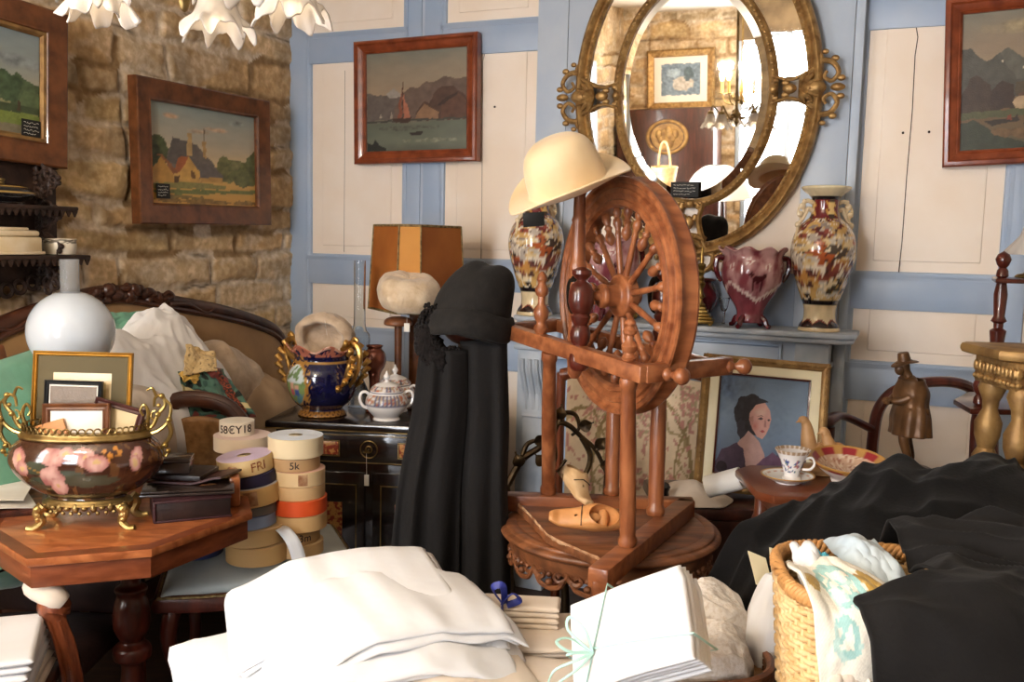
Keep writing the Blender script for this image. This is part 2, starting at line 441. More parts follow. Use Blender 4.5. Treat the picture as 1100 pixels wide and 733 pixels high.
# stone wall
def axis(a, b, fine, coarse, f0, f1):
    out = [a]
    while out[-1] < b: out.append(out[-1] + (fine if f0 <= out[-1] < f1 else coarse))
    return out
def stone_rows():
    rnd = random.Random(11); rows = []; z = -.05
    while z < RH + .2:
        h = rnd.uniform(.09, .20); cuts = []; v = -rnd.uniform(0, .3)
        while v < RV + .6:
            w = rnd.uniform(.16, .56); cuts.append((v, v + w, rnd.random(), rnd.random(), rnd.uniform(-1, 1))); v += w
        rows.append((z, z + h, cuts)); z += h
    return rows
ROWS = stone_rows()
SC_COL = [s2l(c) for c in ('dfc49c', 'd6b88e', 'e6cda8', 'cbb391', 'dcc398', 'e6d0b0', 'c0b096')]
MORT = s2l('efe2d0'); DARKJ = s2l('a88c68')
def stone_at(v, z):
    vv = v + .030 * nz(v * 4, z * 4, 3.1) + .012 * nz(v * 17, z * 17, 8.); zz = z + .028 * nz(v * 3, z * 5, 9.7) + .010 * nz(v * 19, z * 19, 1.) + .02 * sin(v * 1.7)
    for z0, z1, cuts in ROWS:
        if z0 <= zz < z1:
            for a, b, r1, r2, r3 in cuts:
                if a <= vv < b:
                    e = min(vv - a, b - vv, zz - z0, z1 - zz)
                    return e, r1, r2, r3
    return .05, .5, .5, 0.
def stone_vert(v, z):
    e, r1, r2, r3 = stone_at(v, z)
    jw = .008 + .012 * (nz(v * 6, z * 6, 5.5) + .5)
    k = sstep(jw * .5, jw * 1.6 + .006, e)
    rough = .012 * fbm(v * 4.5, z * 10, r1 * 20, 5) + .003 * fbm(v * 26, z * 44, r2 * 9, 3)
    d = k * (.012 + .004 * r3 + .010 * (r2 - .5)) + rough * (.35 + .5 * k)
    c = SC_COL[int(r1 * 6.99)]
    n1 = 1.10 + .42 * fbm(v * 7, z * 7, 2.2 + r2, 4)
    c = tuple(x * n1 for x in c)
    mm = MORT if nz(v * 2.3, z * 3.1, 7.7) > -.12 else DARKJ
    mmn = 1. + .2 * fbm(v * 14, z * 14, 4.4, 3)
    # patches of mortar smeared over the stone, and damp grey patches
    sm = sstep(.22, .42, fbm(v * 3.3, z * 4.3, 15.5, 4))
    c = tuple(lerp(a, b, sm * .45) for a, b in zip(c, MORT))
    dk = sstep(.0, .010, jw * .55 - e) * sstep(.05, .3, nz(v * 3.7, z * 6.1, 21.))
    gd = sstep(.15, .45, fbm(v * 2.1, z * 2.1, 31., 3)); c = tuple(a * (1 - .25 * gd) for a in c)
    c = tuple(lerp(a * mmn, b, k) for a, b in zip(mm, c)); c = tuple(lerp(a, b, dk * .8) for a, b in zip(c, s2l('4e3a28')))
    return max(d, -.03), c
va = axis(0, RV, .0085, .07, 0, 1.95); za = axis(0, RH, .0085, .09, .82, 2.62)
vs = []; cs = []; fs = []
for v in va:
    for z in za:
        d, c = stone_vert(v, z); vs.append(RM(max(d, -.03), v, z)); cs.append(c)
n = len(za)
for i in range(len(va) - 1):
    for j in range(n - 1): fs.append([i * n + j, i * n + j + 1, (i + 1) * n + j + 1, (i + 1) * n + j])
mb = MB(); mb.add(vs, fs, None, 0, cs); wall_s = struct(mb.build('wall_left', M['stone'], ang=180))
mb = MB(); rbox(mb, -.25, -.04, 0, RV, 0, RH); mb.build('backing', M['plaster'], wall_s)
# wall at the right and wall behind with the window
mb = MB(); rbox(mb, RU, RU + .1, -.1, RV, 0, RH); struct(mb.build('wall_right', M['plaster']))
WI0, WI1, WZ0, WZ1 = 1.12, 2.02, .65, 2.62
mb = MB(); rbox(mb, -.2, WI0, RV, RV + .12, 0, RH); rbox(mb, WI1, RU + .1, RV, RV + .12, 0, RH); rbox(mb, WI0, WI1, RV, RV + .12, 0, WZ0); rbox(mb, WI0, WI1, RV, RV + .12, WZ1, RH)
wall_r = struct(mb.build('wall_rear', M['rear_stone']))
mb = MB(); rbox(mb, WI0, WI1, RV + .07, RV + .08, WZ0, WZ1); win = struct(mb.build('window_1', M['window_light']))
mb = MB()
for a, b in ((WI0, WI0 + .05), (WI1 - .05, WI1), ((WI0 + WI1) / 2 - .03, (WI0 + WI1) / 2 + .03)): rbox(mb, a, b, RV + .01, RV + .065, WZ0, WZ1, .006)
for k in range(4): z = lerp(WZ0, WZ1 - .05, k / 3); rbox(mb, WI0, WI1, RV + .015, RV + .06, z, z + .045, .006)
mb.build('window_frame', M['blue_paint_pale'], win)

# second window, in the stone wall beside the camera
S0, S1, T0, T1 = 4.0, 5.0, .85, 2.35
mb = MB(); rbox(mb, .050, .056, S0, S1, T0, T1); win2 = struct(mb.build('window_2', M['window_side_light']))
mb = MB()
for a, b in ((S0 - .06, S0 + .04), (S1 - .04, S1 + .06), ((S0 + S1) / 2 - .025, (S0 + S1) / 2 + .025)): rbox(mb, .045, .09, a, b, T0 - .06, T1 + .06, .006)
for k in range(4): z = lerp(T0 - .06, T1 + .01, k / 3); rbox(mb, .045, .088, S0 - .06, S1 + .06, z, z + .05, .006)
mb.build('window_frame', M['blue_paint_pale'], win2)

# ------------------------------------------------------------------ fireplace surround
fp = thing('fireplace_surround', 'pale blue painted wooden fireplace surround with vases on its shelf', 'fireplace', RM((BR0 + BR1) / 2, BRD + .015, 0), YAW)
def fbx(mb, x0, x1, y0, y1, z0, z1, b=.004): return mb.box(x1 - x0, y1 - y0, z1 - z0, b, loc=((x0 + x1) / 2, -(y0 + y1) / 2, (z0 + z1) / 2))
q = PW(920, 360, .30); ur = (q - CORNER).dot(WU) - (BR0 + BR1) / 2; MZ = q.z
ql = PW(548, 346, .30); ul = (ql - CORNER).dot(WU) - (BR0 + BR1) / 2
mb = MB(); pts = [(ul, 0), (ur, 0), (ur, -.19), (ur - .05, -.235), (ul + .05, -.235), (ul, -.19)]
mb.prism(pts, .022, Matrix.Translation((0, 0, MZ - .022)), 0, .007)
ip = [(x * .985, y * .93 if y < -.1 else y) for x, y in pts]; mb.prism(ip, .022, Matrix.Translation((0, 0, MZ - .043)), 0, .008)
mb.build('shelf', M['blue_grey_paint'], fp)
pr0 = (PW(853, 400, .22) - CORNER).dot(WU) - (BR0 + BR1) / 2; pr1 = (PW(882, 400, .22) - CORNER).dot(WU) - (BR0 + BR1) / 2
pl0 = (PW(556, 400, .22) - CORNER).dot(WU) - (BR0 + BR1) / 2; pl1 = (PW(584, 400, .22) - CORNER).dot(WU) - (BR0 + BR1) / 2
pr1 = pr0 + .125; pl1 = pl0 + .125
mb = MB(); fbx(mb, pl1, pr0, 0, .13, MZ - .185, MZ - .043); fr = mb.build('frieze', M['blue_paint_pale'], fp)
mb = MB(); mitre(mb, (pr0 - pl1) * .9, .105, [(0, 0), (0, .012), (.008, .012), (.014, .003), (.014, 0)], Matrix.Translation(((pr0 + pl1) / 2, -.13, MZ - .113))); mb.build('frieze_moulding', M['blue_paint'], fr)
for a, b in ((pl0, pl1), (pr0, pr1)):
    mb = MB(); fbx(mb, a + .012, b - .012, 0, .11, 0, MZ - .24, .006); fbx(mb, a - .008, b + .008, 0, .13, 0, .16, .006)
    p = mb.build('pilaster', M['blue_grey_paint'], fp)
    mb = MB(); fbx(mb, a, b, 0, .165, MZ - .13, MZ - .044); fbx(mb, a - .008, b + .008, 0, .18, MZ - .15, MZ - .128, .006)
    # scroll corbel below the block: an S-shaped side profile
    pf = [(0, MZ - .15), (.155, MZ - .15), (.165, MZ - .19), (.16, MZ - .24), (.13, MZ - .30), (.105, MZ - .36), (.10, MZ - .42), (.115, MZ - .45), (.10, MZ - .475), (.06, MZ - .48), (0, MZ - .48)]
    T = Matrix(((0, 0, 1, a + .01), (-1, 0, 0, 0), (0, 1, 0, 0), (0, 0, 0, 1)))
    mb.prism(pf, b - a - .02, T, 0, .004)
    for k in range(3):
        x = lerp(a + .03, b - .03, k / 2)
        mb.tube([V(x, -y - .002, z) for y, z in pf[2:7]], .011, 8)
    mb.build('corbel', M['blue_grey_paint'], p)
mb = MB(); fbx(mb, pl1, pr0, 0, .012, 0, MZ - .186, 0); mb.build('hearth_panel', M['blue_paint'], fp)
for a, b in ((pr1 + .004, pr1 + .05), (pl0 - .05, pl0 - .004)): mb = MB(); fbx(mb, a, b, 0, .03, 0, MZ - .044); mb.build('side_board', M['blue_grey_paint'], fp)
MANTEL_Z = MZ
def PM(px, py, off):                                               # point on the mantel shelf: pixel column, offset from the wall
    q = PW(px, py, off); return V(q.x, q.y, MANTEL_Z)

# ------------------------------------------------------------------ light
w = bpy.data.worlds.new('world'); SC.world = w; w.use_nodes = True
w.node_tree.nodes['Background'].inputs[0].default_value = (.9, .95, 1, 1); w.node_tree.nodes['Background'].inputs[1].default_value = .3
def area(name, loc, tgt, sx, sy, energy, col):
    l = bpy.data.lights.new(name, 'AREA'); l.shape = 'RECTANGLE'; l.size = sx; l.size_y = sy; l.energy = energy; l.color = col
    o = bpy.data.objects.new(name, l); COL.objects.link(o); o.location = loc
    o.rotation_euler = (Vector(tgt) - Vector(loc)).to_track_quat('-Z', 'Y').to_euler(); return o
def point(name, loc, energy, col, r=.03):
    l = bpy.data.lights.new(name, 'POINT'); l.energy = energy; l.color = col; l.shadow_soft_size = r
    o = bpy.data.objects.new(name, l); COL.objects.link(o); o.location = loc; return o
LAMP_W = .1; CANDLE_W = 19.
SC.view_settings.view_transform = 'Standard'; SC.view_settings.look = 'None'; SC.view_settings.gamma = 1; SC.view_settings.use_curve_mapping = False
SC.view_settings.exposure = .38
SC.cycles.use_denoising = True
SC.cycles.max_bounces = 8; SC.cycles.sample_clamp_indirect = 6
# ================================================================== things on the walls
def inpoly(p, x, y):
    c = False; j = len(p) - 1
    for i in range(len(p)):
        xi, yi = p[i]; xj, yj = p[j]
        if (yi > y) != (yj > y) and x < (xj - xi) * (y - yi) / (yj - yi) + xi: c = not c
        j = i
    return c
class Pic:
    """a small painter: shapes in 0..1 (y down), later shapes lie over earlier ones"""
    def __init__(s, bg): s.bg = bg; s.L = []
    def poly(s, pts, c, n=.12, f=9, edge=.012): s.L.append(('p', pts, s2l(c), n, f, edge)); return s
    def blob(s, cx, cy, rx, ry, c, n=.25, f=9, wob=.35, soft=0.): s.L.append(('b', (cx, cy, rx, ry, wob, soft), s2l(c), n, f, 0)); return s
    def __call__(s, x, y):
        c = s.bg(x, y)
        for k, (kind, d, col, n, f, e) in enumerate(s.L):
            if kind == 'p':
                xx = x + e * nz(x * 14, y * 14, k); yy = y + e * nz(x * 14, y * 14, k + 50.)
                if not inpoly(d, xx, yy): continue
                a = 1
            else:
                cx, cy, rx, ry, wob, soft = d
                r = sqrt(((x - cx) / rx) ** 2 + ((y - cy) / ry) ** 2) + wob * fbm(x * f, y * f, k * 3.3, 3)
                if r > 1: continue
                a = 1 if not soft else clamp((1 - r) / soft)
            m = 1 + n * 2 * fbm(x * f * 2, y * f * 2, k * 1.7, 3)
            c = tuple(lerp(q, p * m, a) for p, q in zip(col, c))
        return c
def grad(stops):
    st = [(a, s2l(c)) for a, c in stops]
    def g(x, y, n=.1, f=5):
        yy = y + .05 * fbm(x * 4, y * 9, 1.3, 3)
        for (a, c), (b, d) in zip(st, st[1:]):
            if yy <= b:
                t = clamp((yy - a) / (b - a)); break
        else: t = 1; c, d = st[-2][1], st[-1][1]
        m = 1 + n * fbm(x * f, y * f * 2, 4., 3)
        return tuple(lerp(p, q, t) * m for p, q in zip(c, d))
    return g
def canvas(mb, w, h, f, nx=110, M_=None, y=0.):
    ny = max(2, int(nx * h / w))
    return mb.grid(nx, ny, lambda a, b: V((a - .5) * w, y, (b - .5) * h), M_, colfn=lambda a, b: f(a, 1 - b))
def wall_M(px, plane, side):
    """matrix of a rectangle on a wall from its four pixel corners tl, tr, br, bl; local x right, z up, -y into the room"""
    q = [plane(*p) for p in px]
    c = sum(q, V(0, 0, 0)) / 4
    rx = ((q[1] - q[0]) + (q[2] - q[3])) / 2; rz = ((q[0] - q[3]) + (q[1] - q[2])) / 2
    w, h = rx.length, rz.length
    n = WU if side == 's' else WN
    x = rx.normalized(); y = -n; x = (x - y * x.dot(y)).normalized(); z = x.cross(y)
    return Matrix(((x.x, y.x, z.x, c.x), (x.y, y.y, z.y, c.y), (x.z, y.z, z.z, c.z), (0, 0, 0, 1))), w, h
def price_tag(par, x, y, z, w=.075, h=.06, lines=4):
    mb = MB(); mb.box(w, .003, h, .001, loc=(x, y, z)); t = mb.build('price_tag', M['tag_black'], par)
    mb = MB(); r = random.Random(int((x + 5) * 1000))
    for k in range(lines):
        zz = z + h * (.3 - .6 * k / (lines - 1)); x0 = x - w * .4
        while x0 < x + w * (.15 if k == lines - 1 else .34):
            l = r.uniform(.05, .12) * w
            mb.tube([V(x0, y - .002, zz + r.uniform(-.04, .04) * h), V(x0 + l * .5, y - .002, zz + r.uniform(-.06, .06) * h), V(x0 + l, y - .002, zz + r.uniform(-.04, .04) * h)], .0009, 4); x0 += l * 1.35
    mb.build('chalk_writing', M['chalk'], t)
def picture(label, px, plane, side, pic, fw, profile, fmat, liner=None, tagpos=None, nx=120):
    T, w, h = wall_M(px, plane, side)
    t = thingM('framed_painting', label, 'painting', T)
    mb = MB(); mitre(mb, w, h, profile); mb.build('picture_frame', fmat, t, ang=25)
    iw, ih = w - 2 * fw, h - 2 * fw
    if liner:
        mb = MB(); mitre(mb, iw + .01, ih + .01, [(0, 0), (0, .014), (.012, .012), (.02, .004), (.02, 0)]); mb.build('gilt_slip', M[liner], t, ang=25)
    mb = MB(); mb.box(iw + .02, .008, ih + .02, .001, loc=(0, .012, 0)); bk = mb.build('backing_board', M['wood_dark'], t)
    mb = MB(); canvas(mb, iw, ih, pic, nx, y=.003); mb.build('painted_canvas', M['picture'], t, ang=180)
    if tagpos: price_tag(t, tagpos[0] * iw - iw / 2, -.008, ih / 2 - tagpos[1] * ih)
    return t, iw, ih
FLAT = lambda fw: [(0, -.02), (0, .022), (.006, .026), (fw * .55, .022), (fw - .012, .016), (fw - .006, .018), (fw, .010), (fw, -.005)]
OGEE = lambda fw: [(0, -.02), (0, .020), (.006, .027), (fw * .3, .030), (fw * .42, .022), (fw * .62, .018), (fw * .8, .012), (fw * .86, .014), (fw, .008), (fw, -.005)]

# cottages on the stone wall
p1 = Pic(grad([(0, '8f9c98'), (.35, 'b3aa96'), (.55, 'cdb58c'), (.62, 'c9a35e'), (1, 'c99748')]))
p1.blob(.2, .12, .09, .03, 'c9a583', soft=.6).blob(.62, .2, .14, .03, 'c8ab8c', soft=.6).blob(.82, .1, .09, .04, '9aa39c', soft=.6).blob(.45, .24, .12, .03, 'bca68b', soft=.6)
p1.blob(.06, .48, .1, .16, '4c5536').blob(.02, .5, .06, .12, '3c472f').blob(.72, .62, .12, .13, '6a6a3e').blob(.9, .66, .16, .13, '5f6338').blob(1., .52, .08, .16, '59603a').blob(.68, .52, .06, .06, '6d6f44').blob(.8, .55, .05, .06, '73724a')
p1.poly([(.14, .56), (.2, .33), (.42, .38), (.62, .62), (.62, .68), (.14, .66)], '6a625c').poly([(.2, .33), (.14, .58), (.3, .62), (.42, .38)], '5c5652').poly([(.33, .27), (.375, .27), (.375, .5), (.33, .5)], 'b59664').poly([(.475, .33), (.505, .33), (.505, .52), (.475, .5)], 'b08d5c').poly([(.483, .2), (.496, .2), (.496, .34), (.483, .34)], '7b6a55')
p1.poly([(.26, .68), (.34, .5), (.44, .66), (.44, .77), (.26, .78)], 'c59a52').poly([(.25, .53), (.34, .5), (.26, .68), (.2, .7)], 'a65f38').poly([(.0, .7), (.1, .53), (.2, .7), (.2, .8), (0, .8)], 'b78a44').poly([(.03, .52), (.12, .52), (.24, .68), (.2, .7), (.1, .53)], '8d5a3a').poly([(.44, .66), (.34, .5), (.6, .62), (.66, .68), (.66, .72), (.44, .74)], '635c58').poly([(.44, .72), (.66, .7), (.66, .76), (.44, .77)], 'b78d4c')
p1.poly([(.21, .72), (.25, .71), (.25, .79), (.21, .79)], '5e432a').poly([(.36, .66), (.4, .66), (.4, .74), (.36, .74)], '6e4e2c')
p1.poly([(0, .8), (.4, .77), (.7, .79), (.7, .82), (0, .86)], '87814a', f=20).poly([(0, .87), (1, .82), (1, .86), (.3, .9), (0, .9)], '6e7440', f=24).blob(.5, .97, .5, .025, '8a6c38', wob=.8, f=12).blob(.25, .93, .2, .015, '7d6a3c', wob=.8, f=12)
picture('wood framed oil painting of yellow farmhouses hanging on the stone wall', ((148, 83), (291, 110), (282, 242), (139, 239)), lambda x, y: PS(x, y, .085), 's', p1, .085, FLAT(.085), M['wood_frame'], None, (.09, .88))
# the tree landscape cut by the left side of the picture
p2 = Pic(grad([(0, '7d8b90'), (.3, '8f9894'), (.6, 'a9a28e'), (.72, '8c8a5c'), (1, '7b7a46')]))
p2.blob(.2, .2, .35, .1, '9aa2a0', soft=.6).blob(.75, .3, .3, .08, '888f8f', soft=.6).blob(.82, .6, .2, .16, '4f6042').blob(.7, .55, .12, .14, '43573c').blob(.92, .66, .1, .1, '5a6a48').blob(.3, .6, .3, .12, '56664a').poly([(0, .7), (1, .7), (1, .77), (0, .78)], '3f4d33').poly([(0, .78), (1, .77), (1, .88), (0, .9)], '76853f', f=22).poly([(0, .9), (1, .87), (1, 1), (0, 1)], '7c7460').poly([(.78, .66), (.8, .66), (.81, .75), (.785, .75)], '4a3a2a')
q = [(-118, -46), (70, 20), (66, 179), (-126, 158)]
picture('wood framed landscape painting with trees on the stone wall above the carved wall shelf', q, lambda x, y: PS(x, y, .085), 's', p2, .085, FLAT(.085), M['wood_frame'], 'gilt_paint', (.88, .9))
# sailing boat on the blue panelling
p3 = Pic(grad([(0, '76756a'), (.2, '8a7e6c'), (.42, '96826c'), (.56, '8a7866'), (.66, '6c665a'), (.74, '5a6154'), (.9, '666a5c'), (1, '565a4e')]))
p3.poly([(.0, .4), (.08, .42), (.2, .43), (.34, .44), (.34, .68), (0, .68)], '5e5550').poly([(.28, .56), (.37, .42), (.45, .36), (.52, .37), (.6, .31), (.7, .32), (.78, .27), (.9, .3), (1, .3), (1, .7), (.28, .7)], '625147').poly([(.2, .42), (.27, .36), (.33, .41), (.36, .46), (.24, .46)], '8f8880')
p3.poly([(.62, .55), (.7, .4), (.76, .37), (.86, .37), (.98, .48), (1, .7), (.6, .7)], '4a342c').poly([(.5, .62), (.58, .52), (.66, .56), (.72, .62), (.72, .7), (.5, .7)], '84644a').poly([(.49, .63), (.58, .51), (.74, .6), (.73, .62), (.58, .54), (.5, .64)], '4b352c').poly([(.76, .52), (.9, .44), (.99, .53), (1, .7), (.74, .7)], '55392e').poly([(.7, .56), (.76, .5), (.9, .43), (.9, .46), (.76, .55)], '382822')
p3.poly([(0, .685), (1, .68), (1, .70), (0, .705)], '3f3d38').poly([(.36, .38), (.365, .3), (.37, .3), (.372, .68), (.362, .68)], '4b2d22').poly([(.358, .4), (.356, .67), (.32, .67), (.325, .52)], '7c4634').poly([(.374, .42), (.43, .6), (.44, .665), (.376, .67)], 'a3664e').poly([(.26, .67), (.46, .67), (.44, .71), (.3, .72)], '3c2a22').poly([(.43, .815), (.57, .805), (.55, .85), (.46, .85)], '2e2822').poly([(.13, .66), (.14, .6), (.16, .66)], '9b9184').poly([(.24, .66), (.25, .59), (.27, .67)], '8f8578')
p3.poly([(.0, .9), (.06, .93), (.09, .87), (.13, .94), (.2, .97), (.2, 1), (0, 1)], '20221e').blob(.7, .9, .25, .02, '747664', wob=.6, f=14).blob(.45, .77, .3, .02, '54584c', wob=.6, f=14)
picture('red wood framed painting of a sailing boat on the blue panelling above the lampshade', ((380, 47), (513, 34), (516, 174), (385, 176)), lambda x, y: PW(x, y, .05), 'w', p3, .058, OGEE(.058), M['wood_frame_red'])
# village at the right
p4 = Pic(grad([(0, '7b7668'), (.25, '8d7b66'), (.45, '98836a'), (.55, '75654f'), (.7, '6b5238'), (1, '54503a')]))
p4.blob(.5, .12, .35, .06, '9c8c6e', soft=.5).blob(.8, .22, .3, .06, 'b39b72', soft=.5).poly([(0, .25), (.06, .25), (.18, .36), (.28, .3), (.4, .42), (.55, .48), (.55, .62), (0, .62)], '4e4c44').poly([(.28, .3), (.34, .26), (.5, .4), (.6, .5), (.4, .5)], '5a584e').poly([(0, .6), (.06, .48), (.12, .45), (.22, .52), (.26, .72), (0, .72)], '43352c').poly([(.22, .58), (.3, .5), (.38, .54), (.4, .7), (.22, .72)], '3c2e27').poly([(.4, .52), (.7, .5), (.8, .62), (.4, .62)], '4f4434').poly([(.42, .6), (.78, .6), (.78, .7), (.42, .68)], '5f4634').poly([(.38, .66), (.42, .62), (.5, .62), (.48, .72), (.4, .72)], 'ad9474')
p4.poly([(0, .72), (1, .7), (1, .76), (0, .77)], '4f5136').poly([(.18, .79), (.4, .77), (.42, .74), (.43, .8), (.24, .83)], '322a22').poly([(0, .8), (.1, .78), (.3, .9), (.5, .97), (.5, 1), (0, 1)], '353a2c').blob(.6, .88, .3, .06, '6a5236').blob(.55, .82, .1, .04, '2c241c').poly([(.34, .76), (.37, .74), (.38, .79), (.34, .79)], '7d3b26').blob(.3, .36, .006, .01, 'c8b8a0').blob(.45, .42, .006, .01, 'c8b8a0')
picture('red wood framed painting of a dark mountain village on the right hand panelling', ((1016, 2), (1206, -22), (1206, 172), (1012, 179)), lambda x, y: PW(x, y, .05), 'w', p4, .058, OGEE(.058), M['wood_frame_red'], nx=150)

# ------------------------------------------------------------------ oval mirror
q0 = PW(745, 100, .12)
ql = PW(617, 86, .12); qr = PW(870, 96, .12)
MW = (qr - ql).length / 2
MT = radians(4.6)
mx = WU; my = (-WN * cos(MT) + V(0, 0, 1) * sin(MT) * 1.0).normalized()      # top leans into the room
mz = mx.cross(my)
MMAT = Matrix(((mx.x, my.x, mz.x, q0.x), (mx.y, my.y, mz.y, q0.y), (mx.z, my.z, mz.z, q0.z), (0, 0, 0, 1)))
mir = thingM('wall_mirror', 'large oval mirror in a gilt frame with scrollwork on the blue chimney breast', 'mirror', MMAT)
AX, AZ = MW - .012, .655 * (MW / .50)
AX2, AZ2 = AX * .672, AZ * .70
def ov(ax, az, t, y=0): return V(ax * cos(t), y, az * sin(t))
def oval_sweep(mb, ax, az, pf, n=96, mat=0):
    vs = []; fs = []; k = len(pf)
    for i in range(n):
        t = 2 * pi * i / n
        for d, y in pf: vs.append(ov(ax + d, az + d, t, -y))
    for i in range(n):
        i2 = (i + 1) % n
        for j in range(k):
            j2 = (j + 1) % k; fs.append([i * k + j, i * k + j2, i2 * k + j2, i2 * k + j])
    mb.add(vs, fs, None, mat)
mb = MB(); oval_sweep(mb, AX, AZ, [(-.028, 0), (-.028, .014), (-.018, .022), (-.008, .018), (.0, .030), (.014, .036), (.024, .028), (.03, .012), (.03, -.03), (-.02, -.03)]); ofr = mb.build('outer_frame', M['gilt'], mir)
mb = MB()
for i in range(150):
    p = ov(AX - .02, AZ - .02, 2 * pi * i / 150, -.022); mb.ball(p, .0065, 6, 5)
mb.build('beading', M['gilt'], ofr)
mb = MB(); oval_sweep(mb, AX2, AZ2, [(-.018, 0), (-.018, .012), (-.010, .020), (0, .024), (.012, .018), (.018, .008), (.018, 0)]); ifr = mb.build('inner_frame', M['gilt'], mir)
mb = MB()
for i in range(110):
    p = ov(AX2, AZ2, 2 * pi * i / 110, -.023); mb.ball(p, .0075, 6, 5)
mb.build('beading', M['gilt'], ifr)
mb = MB(); n = 96; b = .034
vs = [V(0, -.004, 0)] + [ov(AX2 - .014 - b, AZ2 - .014 - b, 2 * pi * i / n, -.004) for i in range(n)]
mb.add(vs, [[0, 1 + i, 1 + (i + 1) % n] for i in range(n)]); mp = mb.build('mirror_plate', M['mirror'], mir, ang=180)
mb = MB(); vs = []
for i in range(n): t = 2 * pi * i / n; vs += [ov(AX2 - .014 - b, AZ2 - .014 - b, t, -.004), ov(AX2 - .012, AZ2 - .012, t, -.0015)]
mb.add(vs, [[2 * i, 2 * i + 1, 2 * ((i + 1) % n) + 1, 2 * ((i + 1) % n)] for i in range(n)]); mb.build('bevelled_edge', M['mirror'], mp, ang=180)
for k in range(4):
    mb = MB(); vs = []; m = 24; a0 = k * pi / 2 + .09; a1 = (k + 1) * pi / 2 - .09
    for i in range(m + 1):
        t = lerp(a0, a1, i / m)
        am = (a0 + a1) / 2; kx, kz = cos(am) * .012, sin(am) * .012
        for ax, az in ((AX2 + .01, AZ2 + .01), (AX - .02, AZ - .02)):
            p = ov(ax, az, t); p.y = -.002 - (p.x * kx + p.z * kz) * .6 + .004; vs.append(p)
    mb.add(vs, [[2 * i, 2 * i + 1, 2 * i + 3, 2 * i + 2] for i in range(m)]); mb.build('border_mirror_plate', M['mirror'], mir, ang=180)
def orn(ang, big=1.):
    """carved cartouche bridging the two frames: shell, leaf scrolls and an outward pair of volutes"""
    mb = MB(); a = Matrix.Rotation(-ang, 4, 'Y'); c = ov(AX, AZ, ang)
    T = Matrix.Translation(c) @ a                                        # local +x = outward
    inn = -(sqrt((AX * cos(ang)) ** 2 + (AZ * sin(ang)) ** 2) - sqrt((AX2 * cos(ang)) ** 2 + (AZ2 * sin(ang)) ** 2))
    for k in range(7):                                                   # palmette
        t = (k - 3) / 3; L = .075 * big * (1 - .25 * abs(t))
        p0 = V(inn * .35, -.02, 0); p1 = V(inn * .35 + L * cos(t * 1.25), -.034, L * sin(t * 1.25))
        mb.tube([p0, lerp(p0, p1, .5) + V(0, -.012, 0), p1], lambda s: .012 * sin(pi * clamp(.12 + s * .8)) + .003, 7, M=T)
    for sg in (-1, 1):
        mb.tube([V(p.x, -.02, p.z * sg) for p in spline([(.0, 0, .09 * big), (.05 * big, 0, .085 * big), (.075 * big, 0, .05 * big), (.055 * big, 0, .022 * big), (.03 * big, 0, .035 * big), (.038 * big, 0, .055 * big)], 30)], lambda s: .012 - .006 * s, 8, M=T)
        mb.tube([V(p.x, -.022, p.z * sg) for p in spline([(-.005, 0, .13 * big), (.02, 0, .105 * big), (.012, 0, .075 * big), (-.03, 0, .05 * big), (inn * .6, 0, .035), (inn, 0, .05)], 30)], lambda s: .010 * (1 - .5 * abs(2 * s - 1)), 8, M=T)
        for (x, z, r) in ((.062, .095, .012), (.03, .118, .010), (.085, .03, .012), (-.03, .03, .014), (inn * .7, .02, .013), (inn * .95, .03, .011)): mb.ball((x * (big if x > 0 else 1), -.022, z * sg * big), r, 8, 6, M=T, sc=(1.3, .8, 1))
    mb.ball((.0, -.03, 0), .03 * big, 12, 8, M=T, sc=(1.3, .7, .9)); mb.ball((.075 * big, -.024, 0), .017, 10, 8, M=T, sc=(1.6, .8, .9)); mb.ball((inn, -.025, 0), .018, 10, 8, M=T); mb.ball((inn * .6, -.03, 0), .02, 10, 8, M=T, sc=(1.4, .8, 1))
    mb.build('carved_ornament', M['gilt'], mir)
for a, b in ((0, 1.12), (pi, 1.12), (-pi / 2, 1.15), (pi / 2, 1.5)): orn(a, b)
price_tag(mir, -.02, -.03, -AZ2 + .058, .115, .062)
def RP(px, py, dist):
    """the world point whose reflection in the mirror shows at a pixel"""
    d = ray(px, py); nrm = -my; t = (q0 - CAMP).dot(nrm) / d.dot(nrm); h = CAMP + d * t
    r = d - nrm * (2 * d.dot(nrm)); return h + r.normalized() * dist

# ------------------------------------------------------------------ chandelier with tulip shades, top of the picture
def tulip_shade(mb, c, R=.058, H=.085, waves=7, ph=0.):
    """bell with a ruffled, flaring rim, mouth down"""
    n = 70; rows = [(0, .020), (.08, .024), (.25, .029), (.5, .035), (.7, .043), (.85, .052), (1., .060)]
    def f(a, b):
        t = a * 2 * pi; k = b * (len(rows) - 1); i = min(int(k), len(rows) - 2); u = k - i
        r = lerp(rows[i][1], rows[i + 1][1], u) * R / .058; z = -H * lerp(rows[i][0], rows[i + 1][0], u)
        w = sstep(.55, 1, b)
        r *= 1 + .17 * w * sin(waves * t + ph); z += .014 * w * cos(waves * t + ph + .8) + .006 * w * sin(2 * waves * t)
        return V(c[0] + r * cos(t), c[1] + r * sin(t), c[2] + z)
    mb.grid(n, 22, f, thick=.0025, closeu=True)
CH = V(-.56, 1.62, 1.97)
ch = thing('chandelier', 'brass chandelier with ruffled frosted glass tulip shades hanging before the stone wall', 'chandelier', CH)
mb = MB(); mb.lathe(prof([(.0, -.055), (.006, -.05), (.011, -.035), (.018, -.02), (.012, 0), (.03, .012), (.034, .03), (.015, .05), (.01, .1), (.022, .12), (.012, .15), (.009, .3), (.007, RH - CH.z)], 60), 20); mb.build('stem', M['brass'], ch)
